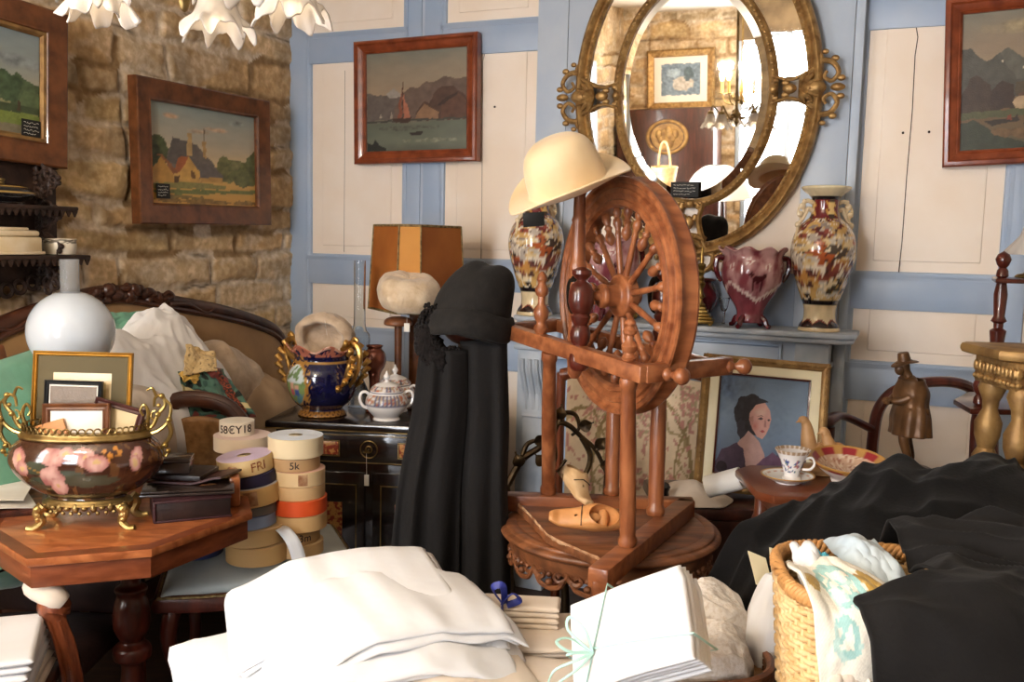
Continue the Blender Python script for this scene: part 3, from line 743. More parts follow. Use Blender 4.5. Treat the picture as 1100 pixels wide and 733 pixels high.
mb = MB(); mb.lathe(prof([(.05, 0), (.045, -.02), (.02, -.04), (.008, -.05)], 16), 20, Matrix.Translation((0, 0, RH - CH.z - .002))); mb.build('ceiling_rose', M['brass'], ch)
for k in range(5):
    a = radians(90 + 72 * k); d = V(cos(a), sin(a), 0); R = .175
    arm = MB(); arm.tube(spline([V(0, 0, .03) + d * .01, d * .06 + V(0, 0, -.005), d * .11 + V(0, 0, .03), d * (R * .9) + V(0, 0, .085), d * R + V(0, 0, .05)], 30), .0055, 8)
    arm.tube([d * .05 + V(0, 0, .0) + p.x * d + V(0, 0, p.z) for p in spiral((0, 0, 0), .03, .006, 2.5, -1.2, 20)], .0035, 6)
    arm.lathe(prof([(.006, .055), (.02, .048), (.024, .03), (.022, .015)], 12), 16, Matrix.Translation(d * R))
    am = arm.build('arm', M['brass'], ch)
    s_ = MB(); tulip_shade(s_, d * R + V(0, 0, .035), ph=k * 1.3); s_.build('glass_shade', M['frosted'], am, ang=180)
    b_ = MB(); b_.ball(d * R + V(0, 0, -.005), .016, 12, 8, sc=(1, 1, 1.3)); b_.build('light_bulb', M['bulb'], am)
    point('chandelier_light', CH + d * R + V(0, 0, -.038), LAMP_W, (1., .78, .52), .02)
# ================================================================== spinning wheel on its round table
def cut(o, mbc, mats=None):
    """carve a shape out of a mesh and keep the result as the mesh"""
    c = mbc.build('cutter', [o.data.materials[0]]); c.parent = None
    c.matrix_world = o.matrix_world
    bpy.context.view_layer.update()
    if o.parent: c.parent = o.parent; c.matrix_basis = o.matrix_basis
    md = o.modifiers.new('b', 'BOOLEAN'); md.object = c; md.operation = 'DIFFERENCE'; md.solver = 'EXACT'
    bpy.context.view_layer.update()
    dg = bpy.context.evaluated_depsgraph_get()
    me = bpy.data.meshes.new_from_object(o.evaluated_get(dg)); o.modifiers.remove(md); o.data = me
    bpy.data.objects.remove(c)
    return o
TC = V(.285, 2.555, 0); TZ = .772; TR = .305
tb = thing('round_table', 'round carved pedestal table with a pierced fretwork apron under the spinning wheel', 'table', TC)
mb = MB(); mb.lathe([(0, TZ - .03), (TR - .03, TZ - .03)] + prof([(TR - .02, TZ - .035), (TR - .008, TZ - .03), (TR, TZ - .021), (TR - .004, TZ - .012), (TR - .014, TZ - .008), (TR - .016, TZ - .003), (TR - .022, TZ)], 24) + [(TR - .04, TZ + .0005), (TR - .045, TZ - .002), (TR - .05, TZ), (0, TZ)], 96); mb.build('table_top', M['wood_worn'], tb)
mb = MB(); mb.lathe([(TR - .05, TZ - .075), (TR - .03, TZ - .075), (TR - .024, TZ - .06), (TR - .02, TZ - .033), (TR - .05, TZ - .033)], 96, cap=False)
mb.build('frieze', M['wood_worn'], tb)
mb = MB(); nf = 16
for k in range(nf):
    a = 2 * pi * k / nf + .1
    def at(s, z, r=TR - .028): return V(r * cos(a + s / r), r * sin(a + s / r), z)
    for sg in (-1, 1):
        mb.tube([at(sg * p.x, TZ - .062 + p.z) for p in spline([(.056, 0, 0), (.05, 0, -.018), (.03, 0, -.028), (.016, 0, -.018), (.024, 0, -.008), (.034, 0, -.014)], 24)], .0055, 6, flat=1.3)
        mb.tube([at(sg * p.x, TZ - .062 + p.z) for p in spline([(.045, 0, -.022), (.03, 0, -.042), (.0, 0, -.05)], 16)], .006, 6, flat=1.2)
    mb.ball(at(0, TZ - .095), .011, 8, 6, sc=(1, 1, .8)); mb.ball(at(0, TZ - .075), .008, 8, 6)
mb.build('apron_fretwork', M['wood_worn'], tb)
mb = MB(); mb.lathe(prof([(.075, TZ - .035), (.06, TZ - .08), (.04, TZ - .11), (.055, TZ - .14), (.06, TZ - .17), (.03, TZ - .19), (.045, TZ - .23), (.06, TZ - .33), (.05, TZ - .42), (.03, TZ - .45), (.06, TZ - .48), (.065, TZ - .52), (.04, TZ - .56), (0, TZ - .57)], 70), 32); mb.build('pedestal', M['wood_worn'], tb)
for k in range(3):
    a = 2 * pi * k / 3 + .5; mb = MB()
    mb.tube([V(p.x * cos(a), p.x * sin(a), p.z) for p in spline([(.03, 0, .30), (.1, 0, .29), (.17, 0, .2), (.22, 0, .08), (.28, 0, .03), (.31, 0, .022)], 30)], lambda s: .026 - .008 * s, 10); mb.build('leg', M['wood_worn'], tb)

WO = V(.28, 2.40, TZ + .001)
sw = thing('spinning_wheel', 'upright turned wood spinning wheel standing on the round carved table', 'spinning wheel', WO)
def W(p): return Vector(p) - WO
wd, wx = M['wood_wheel'], M['wood_wheel_x']
zb = TZ + .026; bh = .048
APX = PZ(738, 536, TZ + .05); APX = V(APX.x, APX.y, zb)
Lp = PZ(589, 530, TZ + .05); Np = PZ(674, 586, TZ + .05); FRp = PZ(704, 553, TZ + .05); FLp = PZ(657, 531, TZ + .05)
LE = PZ(523, 533, TZ + .04); NE = PZ(642, 616, TZ + .04)
LE.z = NE.z = zb
mb = MB(); mb.beam(W(APX) + V(.02, 0, 0), W(LE), .052, bh, .005); mb.turn(W(LE) + V(.02, 0, -.02), W(LE) + V(.02, 0, -.06), [(0, .014), (.5, .017), (1, .008)], 12); mb.build('base_beam', wx, sw)
mb = MB(); mb.beam(W(APX), W(NE), .05, bh, .005); d = (NE - APX).normalized(); mb.box(.042, .042, .07, .006, loc=W(NE) - d * .022 + V(0, 0, -.04)); mb.build('base_beam', wx, sw)
q1 = PZ(548, 533, TZ + .03); q2 = PZ(722, 538, TZ + .03); q3 = PZ(650, 603, TZ + .03); qm = PZ(588, 574, TZ + .03)
cc = W((q1 + q2 + q3) / 3)
pl = [W(q1), W(lerp(q1, qm, .5)) + V(.003, -.004, 0), W(qm), W(lerp(qm, q3, .5)) + V(-.003, .004, 0), W(q3), W(q2)]
mb = MB(); mb.prism([(p.x, p.y) for p in pl], .02, Matrix.Translation((0, 0, .002)), 0, .003); tr = mb.build('treadle_board', M['wood_worn'], sw)
mb = MB(); e = spline([pl[0], pl[1], pl[2], pl[3], pl[4]], 50)
mb.tube([V(p.x + .006 + .004 * nz(i * .8), p.y + .004 * nz(i * .9, 3), .0225) for i, p in enumerate(e)], lambda s: .0022 + .0028 * abs(nz(s * 14, 2)), 6, flat=2.); mb.build('worn_edge', M['wood_worn_edge'], tr)
# upper frame
rl0 = P(541, 354, 2.62); rl1 = P(694, 403, 2.08)
RC = P(783, 388, 2.25); RC.z = rl1.z + .004
bl1 = P(598, 338, 2.80); bl1.z = rl0.z
rdir = (rl1 - rl0).normalized()
mb = MB(); mb.beam(W(rl0), W(rl1), .034, .040, .004); mb.build('front_rail', wx, sw)
mb = MB(); mb.beam(W(rl1) - rdir * .012, W(RC), .032, .042, .004); mb.build('end_rail', wx, sw)
mb = MB(); mb.beam(W(rl0) + rdir * .015, W(bl1), .032, .038, .004); mb.build('end_rail', wx, sw)
mb = MB(); mb.beam(W(bl1) + (RC - bl1).normalized() * .0, W(RC) - (RC - rl1).normalized() * .06, .03, .036, .004); mb.build('back_rail', wx, sw)
ed = (RC - rl1).normalized(); kd = V(ed.y, -ed.x, 0)
def knob(c, d, s=1.):
    mb = MB(); mb.turn(c, c + d * .065 * s, [(0, .010 * s), (.12, .016 * s), (.22, .014 * s), (.32, .008 * s), (.42, .009 * s), (.55, .0175 * s), (.72, .0205 * s), (.88, .0165 * s), (.97, .007 * s), (1, .0001)], 16); return mb.build('knob', wd, sw)
knob(W(lerp(rl1, RC, .16)) + kd * .014, (kd + ed * .15).normalized()); knob(W(RC) + kd * .006 - ed * .02, (kd * .6 + ed * .8).normalized())
# posts
def on_rail(px):                                                      # point of the front rail under a pixel column
    best = min((abs(((lambda r: (r.x * 1))(ray(px, 380)) * (rl0 + (rl1 - rl0) * t).y) - (rl0 + (rl1 - rl0) * t).x), t) for t in [i / 200 for i in range(201)])
    return rl0 + (rl1 - rl0) * best[1]
PTAP = [(0, .020), (.02, .0235), (.045, .0235), (.06, .019), (.1, .0195), (.5, .0205), (.9, .0175), (.935, .0175), (.95, .021), (.985, .021), (1, .018)]
for bp, top in ((Lp, on_rail(590)), (Np, on_rail(676))):
    b = V(bp.x, bp.y, zb + bh / 2 - .002); mb = MB(); mb.turn(W(b), W(top) - V(0, 0, .018), PTAP, 20); mb.build('post', wd, sw)
for bp, top in ((FLp, V(FLp.x, FLp.y + .03, rl1.z - .01)), (FRp, V(FRp.x, FRp.y + .02, rl1.z - .01))):
    b = V(bp.x, bp.y, zb + bh / 2 - .002); mb = MB(); mb.turn(W(b), W(top) - V(0, 0, .015), [(t, r * 1.08) for t, r in PTAP], 20); mb.build('post', wd, sw)
FIN = [(0, .012), (.05, .017), (.1, .019), (.16, .013), (.2, .012), (.26, .018), (.36, .0205), (.44, .014), (.5, .0095), (.6, .010), (.64, .016), (.72, .018), (.79, .011), (.82, .010), (.87, .0145), (.94, .012), (1, .004)]
def finial(base, h, s=1.):
    mb = MB(); mb.turn(W(base), W(base) + V(0, 0, h), [(t, r * s) for t, r in FIN], 16); return mb.build('finial', wd, sw)
finial(on_rail(580) + V(0, 0, .018), .165); finial(on_rail(676) + V(0, 0, .018), .10, .95)
# wheel
WTH = radians(66); wv = V(cos(WTH), -sin(WTH), 0); uv = V(sin(WTH), cos(WTH), 0)
WC = P(668, 318, 2.36)
WM = Matrix.Translation(W(WC)) @ Matrix(((wv.x, uv.x, 0, 0), (wv.y, uv.y, 0, 0), (0, 0, 1, 0), (0, 0, 0, 1)))
RO, RI, HT = .297, .222, .027
mb = MB(); pf = [(RI, -HT * .7), (RI + .006, -HT), (RI + .016, -HT), (RI + .019, -HT + .006), (RI + .026, -HT + .004), (RI + .034, -HT - .001), (RI + .044, -HT + .001), (RI + .047, -HT + .007), (RO - .018, -HT + .006), (RO - .012, -HT), (RO - .002, -HT + .001), (RO, -HT + .006),
    (RO - .004, -HT * .45), (RO - .0065, -.004), (RO - .0065, .004), (RO - .004, HT * .45), (RO, HT - .006), (RO - .002, HT), (RO - .03, HT), (RI + .02, HT), (RI, HT * .7)]
n = 120; vs = []; fs = []; k = len(pf)
for i in range(n):
    t = 2 * pi * i / n
    for r, y in pf: vs.append(V(r * cos(t), y, r * sin(t)))
for i in range(n):
    for j in range(k): fs.append([i * k + j, ((i + 1) % n) * k + j, ((i + 1) % n) * k + (j + 1) % k, i * k + (j + 1) % k])
mb.add(vs, fs, WM); mb.build('wheel_rim', wx, sw, ang=28)
mb = MB(); AXM = WM @ Matrix.Rotation(pi / 2, 4, 'X')                     # local z -> -y (towards the viewer)
mb.lathe(prof([(0, -.05), (.02, -.048), (.024, -.03), (.028, -.022), (.053, -.02), (.056, -.01), (.056, .006), (.05, .014), (.034, .016), (.028, .022), (.027, .045), (.031, .052), (.029, .062), (.02, .066), (.012, .07), (.010, .125), (.0, .127)], 60), 32, AXM); mb.build('hub', wx, sw)
for i in range(12):
    t = 2 * pi * i / 12 + .18
    d = V(cos(t), 0, sin(t)); mb = MB(); a = WM @ (d * .045); b = WM @ (d * (RI + .004))
    mb.turn(a, b, [(0, .0065), (.05, .008), (.3, .0085), (.58, .0068), (.62, .009), (.65, .0068), (.70, .0075), (.76, .0125), (.82, .0115), (.85, .007), (.88, .0095), (.93, .012), (.97, .009), (1, .007)], 12); mb.build('spoke', wd, sw)
    t += pi / 12; d = V(cos(t), 0, sin(t)); mb = MB(); a = WM @ (d * (RI + .004)); b = WM @ (d * (RI - .085))
    mb.turn(a, b, [(0, .008), (.08, .011), (.2, .0125), (.3, .009), (.38, .007), (.45, .011), (.52, .008), (.58, .0075), (.68, .0125), (.8, .0135), (.9, .010), (.97, .005), (1, .0005)], 12); mb.build('spindle_drop', wd, sw)
# bearing posts and the tall upright
BP = [(0, .016), (.03, .024), (.10, .027), (.16, .025), (.2, .017), (.24, .0165), (.28, .023), (.36, .026), (.42, .0215), (.44, .017), (.48, .022), (.52, .025), (.55, .02), (.58, .026), (.66, .032), (.76, .031), (.83, .025), (.86, .014), (.875, .012), (.89, .017), (.93, .025), (.965, .024), (.99, .012), (1, .001)]
hubl = WC - uv * .115; hubr = WC + uv * .125
for h in (hubl, hubr):
    mb = MB(); mb.turn(W(h) + V(0, 0, -.185), W(h) + V(0, 0, .072), BP, 20); mb.build('bearing_post', M['wood_mahog'], sw)
tp = on_rail(607); tp2 = tp + uv * .028
mb = MB(); mb.turn(W(V(tp2.x, tp2.y, tp.z - .075)), W(V(tp2.x, tp2.y, P(604, 203, tp2.y).z)), [(0, .010), (.03, .018), (.1, .020), (.16, .021), (.19, .017), (.21, .021), (.25, .019), (.40, .0185), (.41, .021), (.42, .0185), (.57, .0205), (.60, .023), (.62, .019), (.66, .0175), (.82, .0165), (.84, .019), (.86, .0155), (.97, .0145), (.985, .017), (1, .014)], 20); up = mb.build('tall_upright', wd, sw)
for h, sg in ((hubl, -1), (hubr, 1)):
    mb = MB(); c = W(h) - wv * .045
    mb.tube([c + wv * p.x + V(0, 0, p.z) for p in spline([(.035, 0, .038), (.0, 0, .04), (-.018, 0, .02), (-.016, 0, -.02), (.0, 0, -.04), (.02, 0, -.036)], 24)], lambda s: .0035 + .003 * sin(pi * s), 8, flat=1.8); mb.build('iron_hook', M['iron'], sw)

# ------------------------------------------------------------------ hat on the wheel
def felt_hat(name, label, cat, Mx, a=.105, b=.09, H=.125, brim=.062, mat='hat_felt', curl=.03):
    """bowler: egg-shaped crown, brim rolled up at the sides"""
    t = thingM(name, label, cat, Mx)
    rows = prof([(0, H), (.28, H * .985), (.56, H * .92), (.80, H * .76), (.93, H * .5), (.985, H * .25), (1.0, .008), (1.02, .002)], 40)
    mb = MB(); n = 64; R = rows + [(1.02 + .0 + (i + 1) / 14, -1) for i in range(14)]
    vs = []; fs = []
    for r, z in R:
        for j in range(n):
            an = 2 * pi * j / n
            if z >= 0: vs.append(V(a * r * cos(an), b * r * sin(an), z))
            else:
                s = (r - 1.02); x = a * 1.02 * cos(an) + brim * s * cos(an); y = b * 1.02 * sin(an) + brim * s * sin(an)
                vs.append(V(x, y, .002 + curl * s * s * (.25 + .75 * abs(sin(an)) ** 1.3) - .022 * s * s * abs(cos(an)) ** 3))
    for i in range(len(R) - 1):
        for j in range(n): fs.append([i * n + j, i * n + (j + 1) % n, (i + 1) * n + (j + 1) % n, (i + 1) * n + j])
    mb.add(vs, fs); o = mb.build('hat_body', M[mat], t, ang=180)
    md = o.modifiers.new('felt', 'SOLIDIFY'); md.thickness = .0035; md.offset = -1
    return t
hc = P(610, 199, 2.30)
ax = V(-.36, -.34, .87).normalized()                                  # crown axis, leaning left and forward
lx = V(.88, .12, .0); lx = (lx - ax * lx.dot(ax)).normalized(); ly = ax.cross(lx)
HM = Matrix(((lx.x, ly.x, ax.x, hc.x), (lx.y, ly.y, ax.y, hc.y), (lx.z, ly.z, ax.z, hc.z), (0, 0, 0, 1)))
hat = felt_hat('bowler_hat', 'pale cream felt bowler hat perched on top of the spinning wheel', 'hat', HM, .098, .088, .125, .056)
mb = MB(); mb.box(.05, .002, .034, .0005, loc=(-.10, -.105, -.045), M=Matrix.Rotation(.3, 4, 'Y')); mb.build('price_tag', M['tag_black'], hat)
mb = MB(); mb.tube([V(-.09, -.09, -.005), V(-.1, -.1, -.03)], .0006, 4); mb.build('tag_thread', M['thread'], hat)

# ------------------------------------------------------------------ carved wooden shoes
def shoe(label, Mx, mat, s=1.):
    t = thingM('wooden_shoe', label, 'shoe', Mx)
    L = .17 * s; mb = MB()
    def f(a, b):
        x = (b - .5) * L; t_ = a * 2 * pi
        wdt = .030 * s * (sin(pi * clamp(b * .94 + .03)) ** .45) * (1.05 - .22 * sstep(.35, .65, b) + .12 * sstep(.65, .95, b))
        top = s * lerp(.062, .034, sstep(.35, .75, b)) * (sin(pi * clamp(b * .94 + .03)) ** .35) + s * .014 * sstep(.85, 1, b)
        bot = s * (.010 * sstep(.6, 1., b) ** 2 + .004)
        cz = cos(t_); sz = sin(t_)
        sx = abs(cz) ** .85 * (1 if cz >= 0 else -1); ss = abs(sz) ** .8 * (1 if sz >= 0 else -1)
        return V(x, wdt * sx, bot + (top - bot) * (ss + 1) / 2)
    mb.grid(40, 44, f, closeu=True)
    vs0 = [f(0, 0)]; o = mb
    # close the two ends
    n = 40; nv = 44
    mb.f.append([i * nv for i in range(n)]); mb.m.append(0); mb.f.append([i * nv + nv - 1 for i in range(n)][::-1]); mb.m.append(0)
    o = mb.build('shoe_body', [M[mat], M['dark_inside']], t, ang=60)
    c = MB(); c.ball((-.038 * s, 0, .050 * s), .029 * s, 24, 16, sc=(1.15, .84, 1.4)); c.ball((.0, 0, .03 * s), .016 * s, 16, 12, sc=(2., .9, .8)); c.ball((-.034 * s, 0, .02 * s), .013 * s, 12, 8, sc=(1, 2.6, 1))
    cut(o, c); o.data.shade_smooth(); o.data.set_sharp_from_angle(angle=radians(50))
    mb = MB(); mb.tube([V(.012 * s, y, .048 * s + .0 - abs(y) * .35) for y in (-.024 * s, -.012 * s, 0, .012 * s, .024 * s)], .0016, 6); mb.build('leather_strap', M['leather_dark'], t)
    return t
sc_ = PZ(616, 548, TZ + .03)
M1 = Matrix.Translation(sc_ + V(.0, .050, .034)) @ Matrix.Rotation(radians(-72), 4, 'Z') @ Matrix.Rotation(radians(16), 4, 'Y') @ Matrix.Rotation(radians(-22), 4, 'X')
shoe('pale upright wooden shoe, the rear one of the pair on the treadle board', M1, 'shoe_wood_pale', 1.15)
s2 = PZ(632, 578, TZ + .03)
M2 = Matrix.Translation(s2 + V(.0, .035, .030)) @ Matrix.Rotation(radians(172), 4, 'Z') @ Matrix.Rotation(radians(-52), 4, 'X')
shoe('orange brown wooden shoe lying on its side against the nearest wheel post', M2, 'shoe_wood', 1.15)
# ================================================================== on the mantel shelf
PAL = [s2l(c) for c in ('b9aea0', 'a4522e', 'c8944a', 'e2cda6', '3a2a26', '74332f', 'cdb894', '8d4a34', '2c2830', 'd4a866', 'c9c0b4')]
def satsuma_col(a, z, r, t):
    n = 1 + .15 * fbm(a * 3, z * 20, 1., 3)
    if z < .016: return tuple(x * n for x in s2l('dcc59b'))
    if z < .05:
        return s2l('33231f') if z < .026 + .016 * abs(sin(a * 4)) else s2l('8a4030') if z < .032 + .016 * abs(sin(a * 4)) else s2l('e2cda2')
    if z < .10: return tuple(x * n for x in s2l('e0cba2'))
    if z < .118: return s2l('231c1e')
    if z > .498 and z < .510: return s2l('1e1a1c')
    if z >= .51: return tuple(x * n for x in s2l('d8caa6'))
    if z > .425:
        m = abs(sin(a * 2.)) ; k = sin(z * 160) * .3
        return s2l('6a2024') if m + .25 * sin(a * 12 + z * 200) > .55 else s2l('c9984e') if m > .42 else s2l('4a3a2e') if (z < .44 or z > .485) else s2l('d9b878')
    w = 1.2 * fbm(a * 1.2, z * 8, 3.3, 3)
    band = z + .022 * sin(a * 2 + 1.) + .012 * nz(a * 3, z * 9, 4.)
    ds, pts = noise.voronoi(Vector((cos(a) * 2.5 + w * .4, sin(a) * 2.5 + w * .3, z * 46 + w * .8)))
    q = pts[0]; h = abs(sin(q.x * 12.98 + q.y * 78.2 + q.z * 37.7) * 43758.5) % 1
    if band > .345: pal = ('8a4234', 'b0a294', '6a2a28', 'c9a264', '8d8078')
    elif band > .255: pal = ('b3a89c', 'c0b4a4', 'a39588', 'a8562f', 'b3a89c', '45382f', 'd9bf90')
    elif band > .185: pal = ('7a4038', '6a3a34', '8d5a48', 'e3d6c2', '8a4a3a', '54342f', 'c08a4a')
    else: pal = ('dcc79c', 'd2b076', 'e0cea8', '4a4636', 'c0b8a8', 'd2a866', '3a302a')
    if ds[1] - ds[0] < .055: return s2l('c2995a' if h > .4 else 'e4d8c2')
    c = s2l(pal[int(h * (len(pal) - .01))])
    f2 = fbm(a * 10, z * 90, 9., 2)
    if f2 > .36: c = s2l('4a322c') if h < .6 else s2l('ecdcc0')
    return tuple(x * n for x in c)
SP = prof([(.0, 0), (.072, 0), (.076, .012), (.072, .026), (.060, .045), (.0585, .08), (.064, .105), (.078, .14), (.098, .20), (.116, .27), (.1195, .315), (.110, .365), (.086, .405), (.060, .428), (.0505, .45), (.0495, .49), (.056, .508), (.078, .526), (.090, .538), (.088, .546), (.07, .545), (.046, .51), (.04, .46)], 130)
def satsuma(label, loc, rz):
    t = thing('painted_vase', label, 'vase', loc, rz, 'pair of tall painted vases on the mantel shelf')
    mb = MB(); mb.lathe(SP, 120, col=satsuma_col); mb.build('vase_body', M['glaze'], t, ang=180)
    for sg in (-1, 1):
        mb = MB()
        for pts, r in (([(.05, 0, .485), (.075, 0, .492), (.092, 0, .475), (.085, 0, .45), (.098, 0, .43), (.092, 0, .41)], .008), ([(.05, 0, .455), (.07, 0, .462), (.078, 0, .445), (.088, 0, .425), (.104, 0, .405), (.108, 0, .375), (.116, 0, .345)], .009), ([(.09, 0, .475), (.105, 0, .462), (.108, 0, .44), (.098, 0, .43)], .006)):
            mb.tube([V(p.x * sg, 0, p.z) for p in spline(pts, 24)], lambda s, r=r: r * (1.1 - .5 * s), 8)
        for x, z, r in ((.092, .472, .013), (.1, .442, .012), (.106, .402, .012), (.085, .49, .009)): mb.ball((x * sg, 0, z), r, 10, 8)
        mb.build('scroll_handle', M['ceramic_cream'], t)
    return t
satsuma('tall painted vase with cream scroll handles at the right end of the mantel shelf', PM(879, 358, .215), radians(8))
satsuma('tall painted vase on the mantel shelf below the cream bowler hat', PM(574, 340, .215), radians(40))
def jard_col(a, z, r, t):
    n = fbm(a * 2.5, z * 14, 2., 4)
    base = s2l('83404a'); lite = s2l('c79a9a'); pale = s2l('e2cfc8')
    zl = .115 + .035 * abs(((a * 1.5 / pi + .25) % 1) - .5) * 4
    c = base
    if z > zl:
        k = clamp(.55 + 1.3 * n + .25 * sin(z * 26)); c = tuple(lerp(p, q, k) for p, q in zip(base, lite))
        for (ac, zc, s) in ((-1.9, .26, .018), (-1.3, .24, .016), (-.6, .235, .017), (-2.5, .24, .015), (.6, .25, .018), (1.4, .25, .016), (2.3, .25, .018)):
            d = sqrt(((a if a < pi else a - 2 * pi) - ac) ** 2 * .0144 + (z - zc) ** 2)
            ang = atan2(z - zc, ((a if a < pi else a - 2 * pi) - ac) * .12)
            if d < s * (.7 + .3 * cos(5 * ang)): c = pale if d > s * .35 else s2l('9a4a50')
        aa = (a if a < pi else a - 2 * pi)
        for dx, dz, rx, rz in ((-1.62, .192, .20, .014), (-1.83, .210, .06, .015), (-1.76, .172, .026, .024), (-1.48, .172, .026, .024), (-1.40, .207, .05, .006)):
            if ((aa - dx) / rx) ** 2 + ((z - dz) / rz) ** 2 < 1: c = s2l('481a20')
    elif z > zl - .016 - .006 * sin(a * 40): c = pale if n > -.4 else lite
    else: c = tuple(x * (1 + .5 * n) for x in base)
    return c
JP = prof([(.0, 0.02), (.05, .02), (.056, .035), (.052, .055), (.060, .08), (.085, .12), (.110, .17), (.119, .21), (.117, .25), (.112, .275), (.120, .295), (.128, .305), (.122, .306), (.108, .285), (.10, .25), (.08, .15)], 80)
def red_jard(label, loc, rz, s=1.):
    t = thing('red_jardiniere', label, 'jardiniere', loc, rz, 'red glazed jardinieres on the mantel shelf')
    def wob(p, a, z, r):
        k = sstep(.27, .31, z); return V(p.x * (1 + .05 * k * sin(9 * a)), p.y * (1 + .05 * k * sin(9 * a)), p.z + .008 * k * sin(9 * a + 1)) * s
    mb = MB(); mb.lathe(JP, 110, fn=wob, col=jard_col); mb.build('pot_body', M['glaze'], t, ang=180)
    for k in range(4):
        a = pi / 4 + k * pi / 2; d = V(cos(a), sin(a), 0) * s; mb = MB()
        mb.tube(spline([d * .04 + V(0, 0, .045 * s), d * .062 + V(0, 0, .035 * s), d * .075 + V(0, 0, .012 * s), d * .088 + V(0, 0, .007 * s)], 14), lambda q: (.013 - .004 * q) * s, 8); mb.build('foot', M['red_glaze'], t)
    for sg in (-1, 1):
        mb = MB(); mb.tube([V(p.x * sg, 0, p.z) * s for p in spline([(.112, 0, .27), (.137, 0, .268), (.142, 0, .235), (.132, 0, .20), (.118, 0, .18)], 24)], lambda q: (.012 - .004 * q) * s, 8); mb.build('handle', M['red_glaze'], t)
red_jard('red glazed jardiniere with a painted deer beside the right hand vase on the mantel shelf', PM(805, 352, .235), radians(0), 1.0)
red_jard('red glazed jardiniere on the mantel shelf behind the spokes of the spinning wheel', PM(652, 345, .235), radians(20), 1.08)
def candlestick(label, loc, h=.31):
    t = thing('brass_candlestick', label, 'candlestick', loc, YAW + radians(8), 'brass candlesticks on the mantel shelf')
    mb = MB()
    for w, z0, z1 in ((.115, .008, .022), (.10, .022, .034), (.084, .034, .046), (.066, .046, .06), (.05, .06, .072)): mb.box(w, w, z1 - z0, .003, loc=(0, 0, (z0 + z1) / 2))
    for x in (-1, 1):
        for y in (-1, 1): mb.ball((x * .045, y * .045, .006), .009, 8, 6, sc=(1, 1, .66))
    mb.build('stepped_base', M['brass_bright'], t)
    mb = MB(); mb.turn((0, 0, .07), (0, 0, h), [(0, .02), (.04, .022), (.08, .012), (.14, .010), (.18, .018), (.22, .012), (.30, .010), (.36, .016), (.40, .019), (.44, .010), (.48, .014), (.52, .009), (.58, .015), (.62, .010), (.68, .017), (.71, .018), (.73, .008), (.80, .0075), (.95, .005), (1, .002)], 20); mb.build('stem', M['brass_bright'], t)
    return t
candlestick('brass candlestick on a stepped square base beside the red deer jardiniere', PM(751, 348, .24))
candlestick('brass candlestick seen through the upper spokes of the spinning wheel', PM(672, 345, .10), .38)
t = thing('small_red_pot', 'small dark red glazed pot behind the candlestick on the mantel shelf', 'pot', PM(752, 340, .14))
mb = MB(); mb.lathe(prof([(0, 0), (.035, 0), (.04, .03), (.066, .09), (.068, .12), (.055, .15), (.048, .165), (.062, .18), (.055, .178), (.04, .15)], 50), 40); mb.build('pot_body', M['red_glaze'], t)
mb = MB(); mb.torus(.054, .006, 32, 8, Matrix.Translation((0, 0, .176))); mb.build('rim', M['copper_lustre'], t)
t = thing('glass_funnel', 'small clear glass stem between the candlestick and the red jardiniere', 'glass', PM(777, 349, .27))
mb = MB(); mb.lathe(prof([(0, 0), (.026, 0), (.022, .006), (.006, .014), (.005, .05), (.014, .075), (.02, .11), (.018, .11), (.012, .076), (0, .06)], 40), 24); mb.build('glass_body', M['clear_glass'], t)

# ================================================================== in front of the fireplace
# tapestry armchair
def tap_col(a, b):
    x, y = a, b
    c = s2l('d9c2a2'); n = 1 + .08 * fbm(x * 30, y * 30, 2., 3)
    c = tuple(q * n for q in c)
    for k, (cx, cy, rx, ry) in enumerate(((.5, .55, .32, .36), (.1, .55, .18, .3), (.9, .55, .18, .3))):
        w = .06 * nz(x * 9, y * 9, k); r = sqrt(((x - cx) / rx) ** 2 + ((y - cy) / ry) ** 2) + w
        if abs(r - 1) < .035: c = s2l('8f7a52')
        if abs(r - .86 + .1 * sin(9 * atan2(y - cy, x - cx))) < .025: c = s2l('a08a62')
    for k, (cx, cy, s) in enumerate(((.22, .2, .12), (.78, .2, .12), (.5, .12, .1), (.5, .82, .13), (.2, .85, .08), (.8, .88, .1), (.33, .5, .06), (.66, .5, .06), (.5, .5, .05))):
        d = sqrt((x - cx) ** 2 + (y - cy) ** 2) / s + .5 * fbm(x * 22, y * 22, k, 3)
        if d < 1:
            h = fbm(x * 34, y * 34, k + 7., 2)
            c = s2l('b98274') if h > .16 else s2l('a39470') if h > .0 else s2l('d0ac94') if h > -.12 else c
    if fbm(x * 26, y * 26, 77., 2) > .42: c = s2l('b98274')
    return c
ac = P(688, 520, 3.42); ac.z = 0
t = thing('tapestry_fire_screen', 'wooden framed fire screen of beige floral tapestry behind the spinning wheel', 'fire screen', ac, radians(-13))
BW, BH0, BH1 = .62, .30, 1.06
mb = MB(); mb.grid(110, 120, lambda a, b: V((a - .5) * (BW - .05), -.012 - .012 * sin(pi * a) * sin(pi * b), lerp(BH0, BH1 - .02 + .03 * sin(pi * a), b)), colfn=tap_col, thick=.02); mb.build('tapestry_panel', M['cloth_attr'], t, ang=180)
for sg in (-1, 1):
    mb = MB(); mb.tube([V(sg * BW / 2, 0, .03), V(sg * BW / 2, 0, .6), V(sg * BW / 2, .0, BH1)], .022, 10, flat=.8); mb.build('side_post', M['wood_red'], t)
    mb = MB(); mb.tube(spline([(sg * BW / 2, -.17, .015), (sg * BW / 2, -.09, .05), (sg * BW / 2, 0, .08), (sg * BW / 2, .09, .05), (sg * BW / 2, .17, .015)], 24), .02, 10); mb.build('foot', M['wood_red'], t)
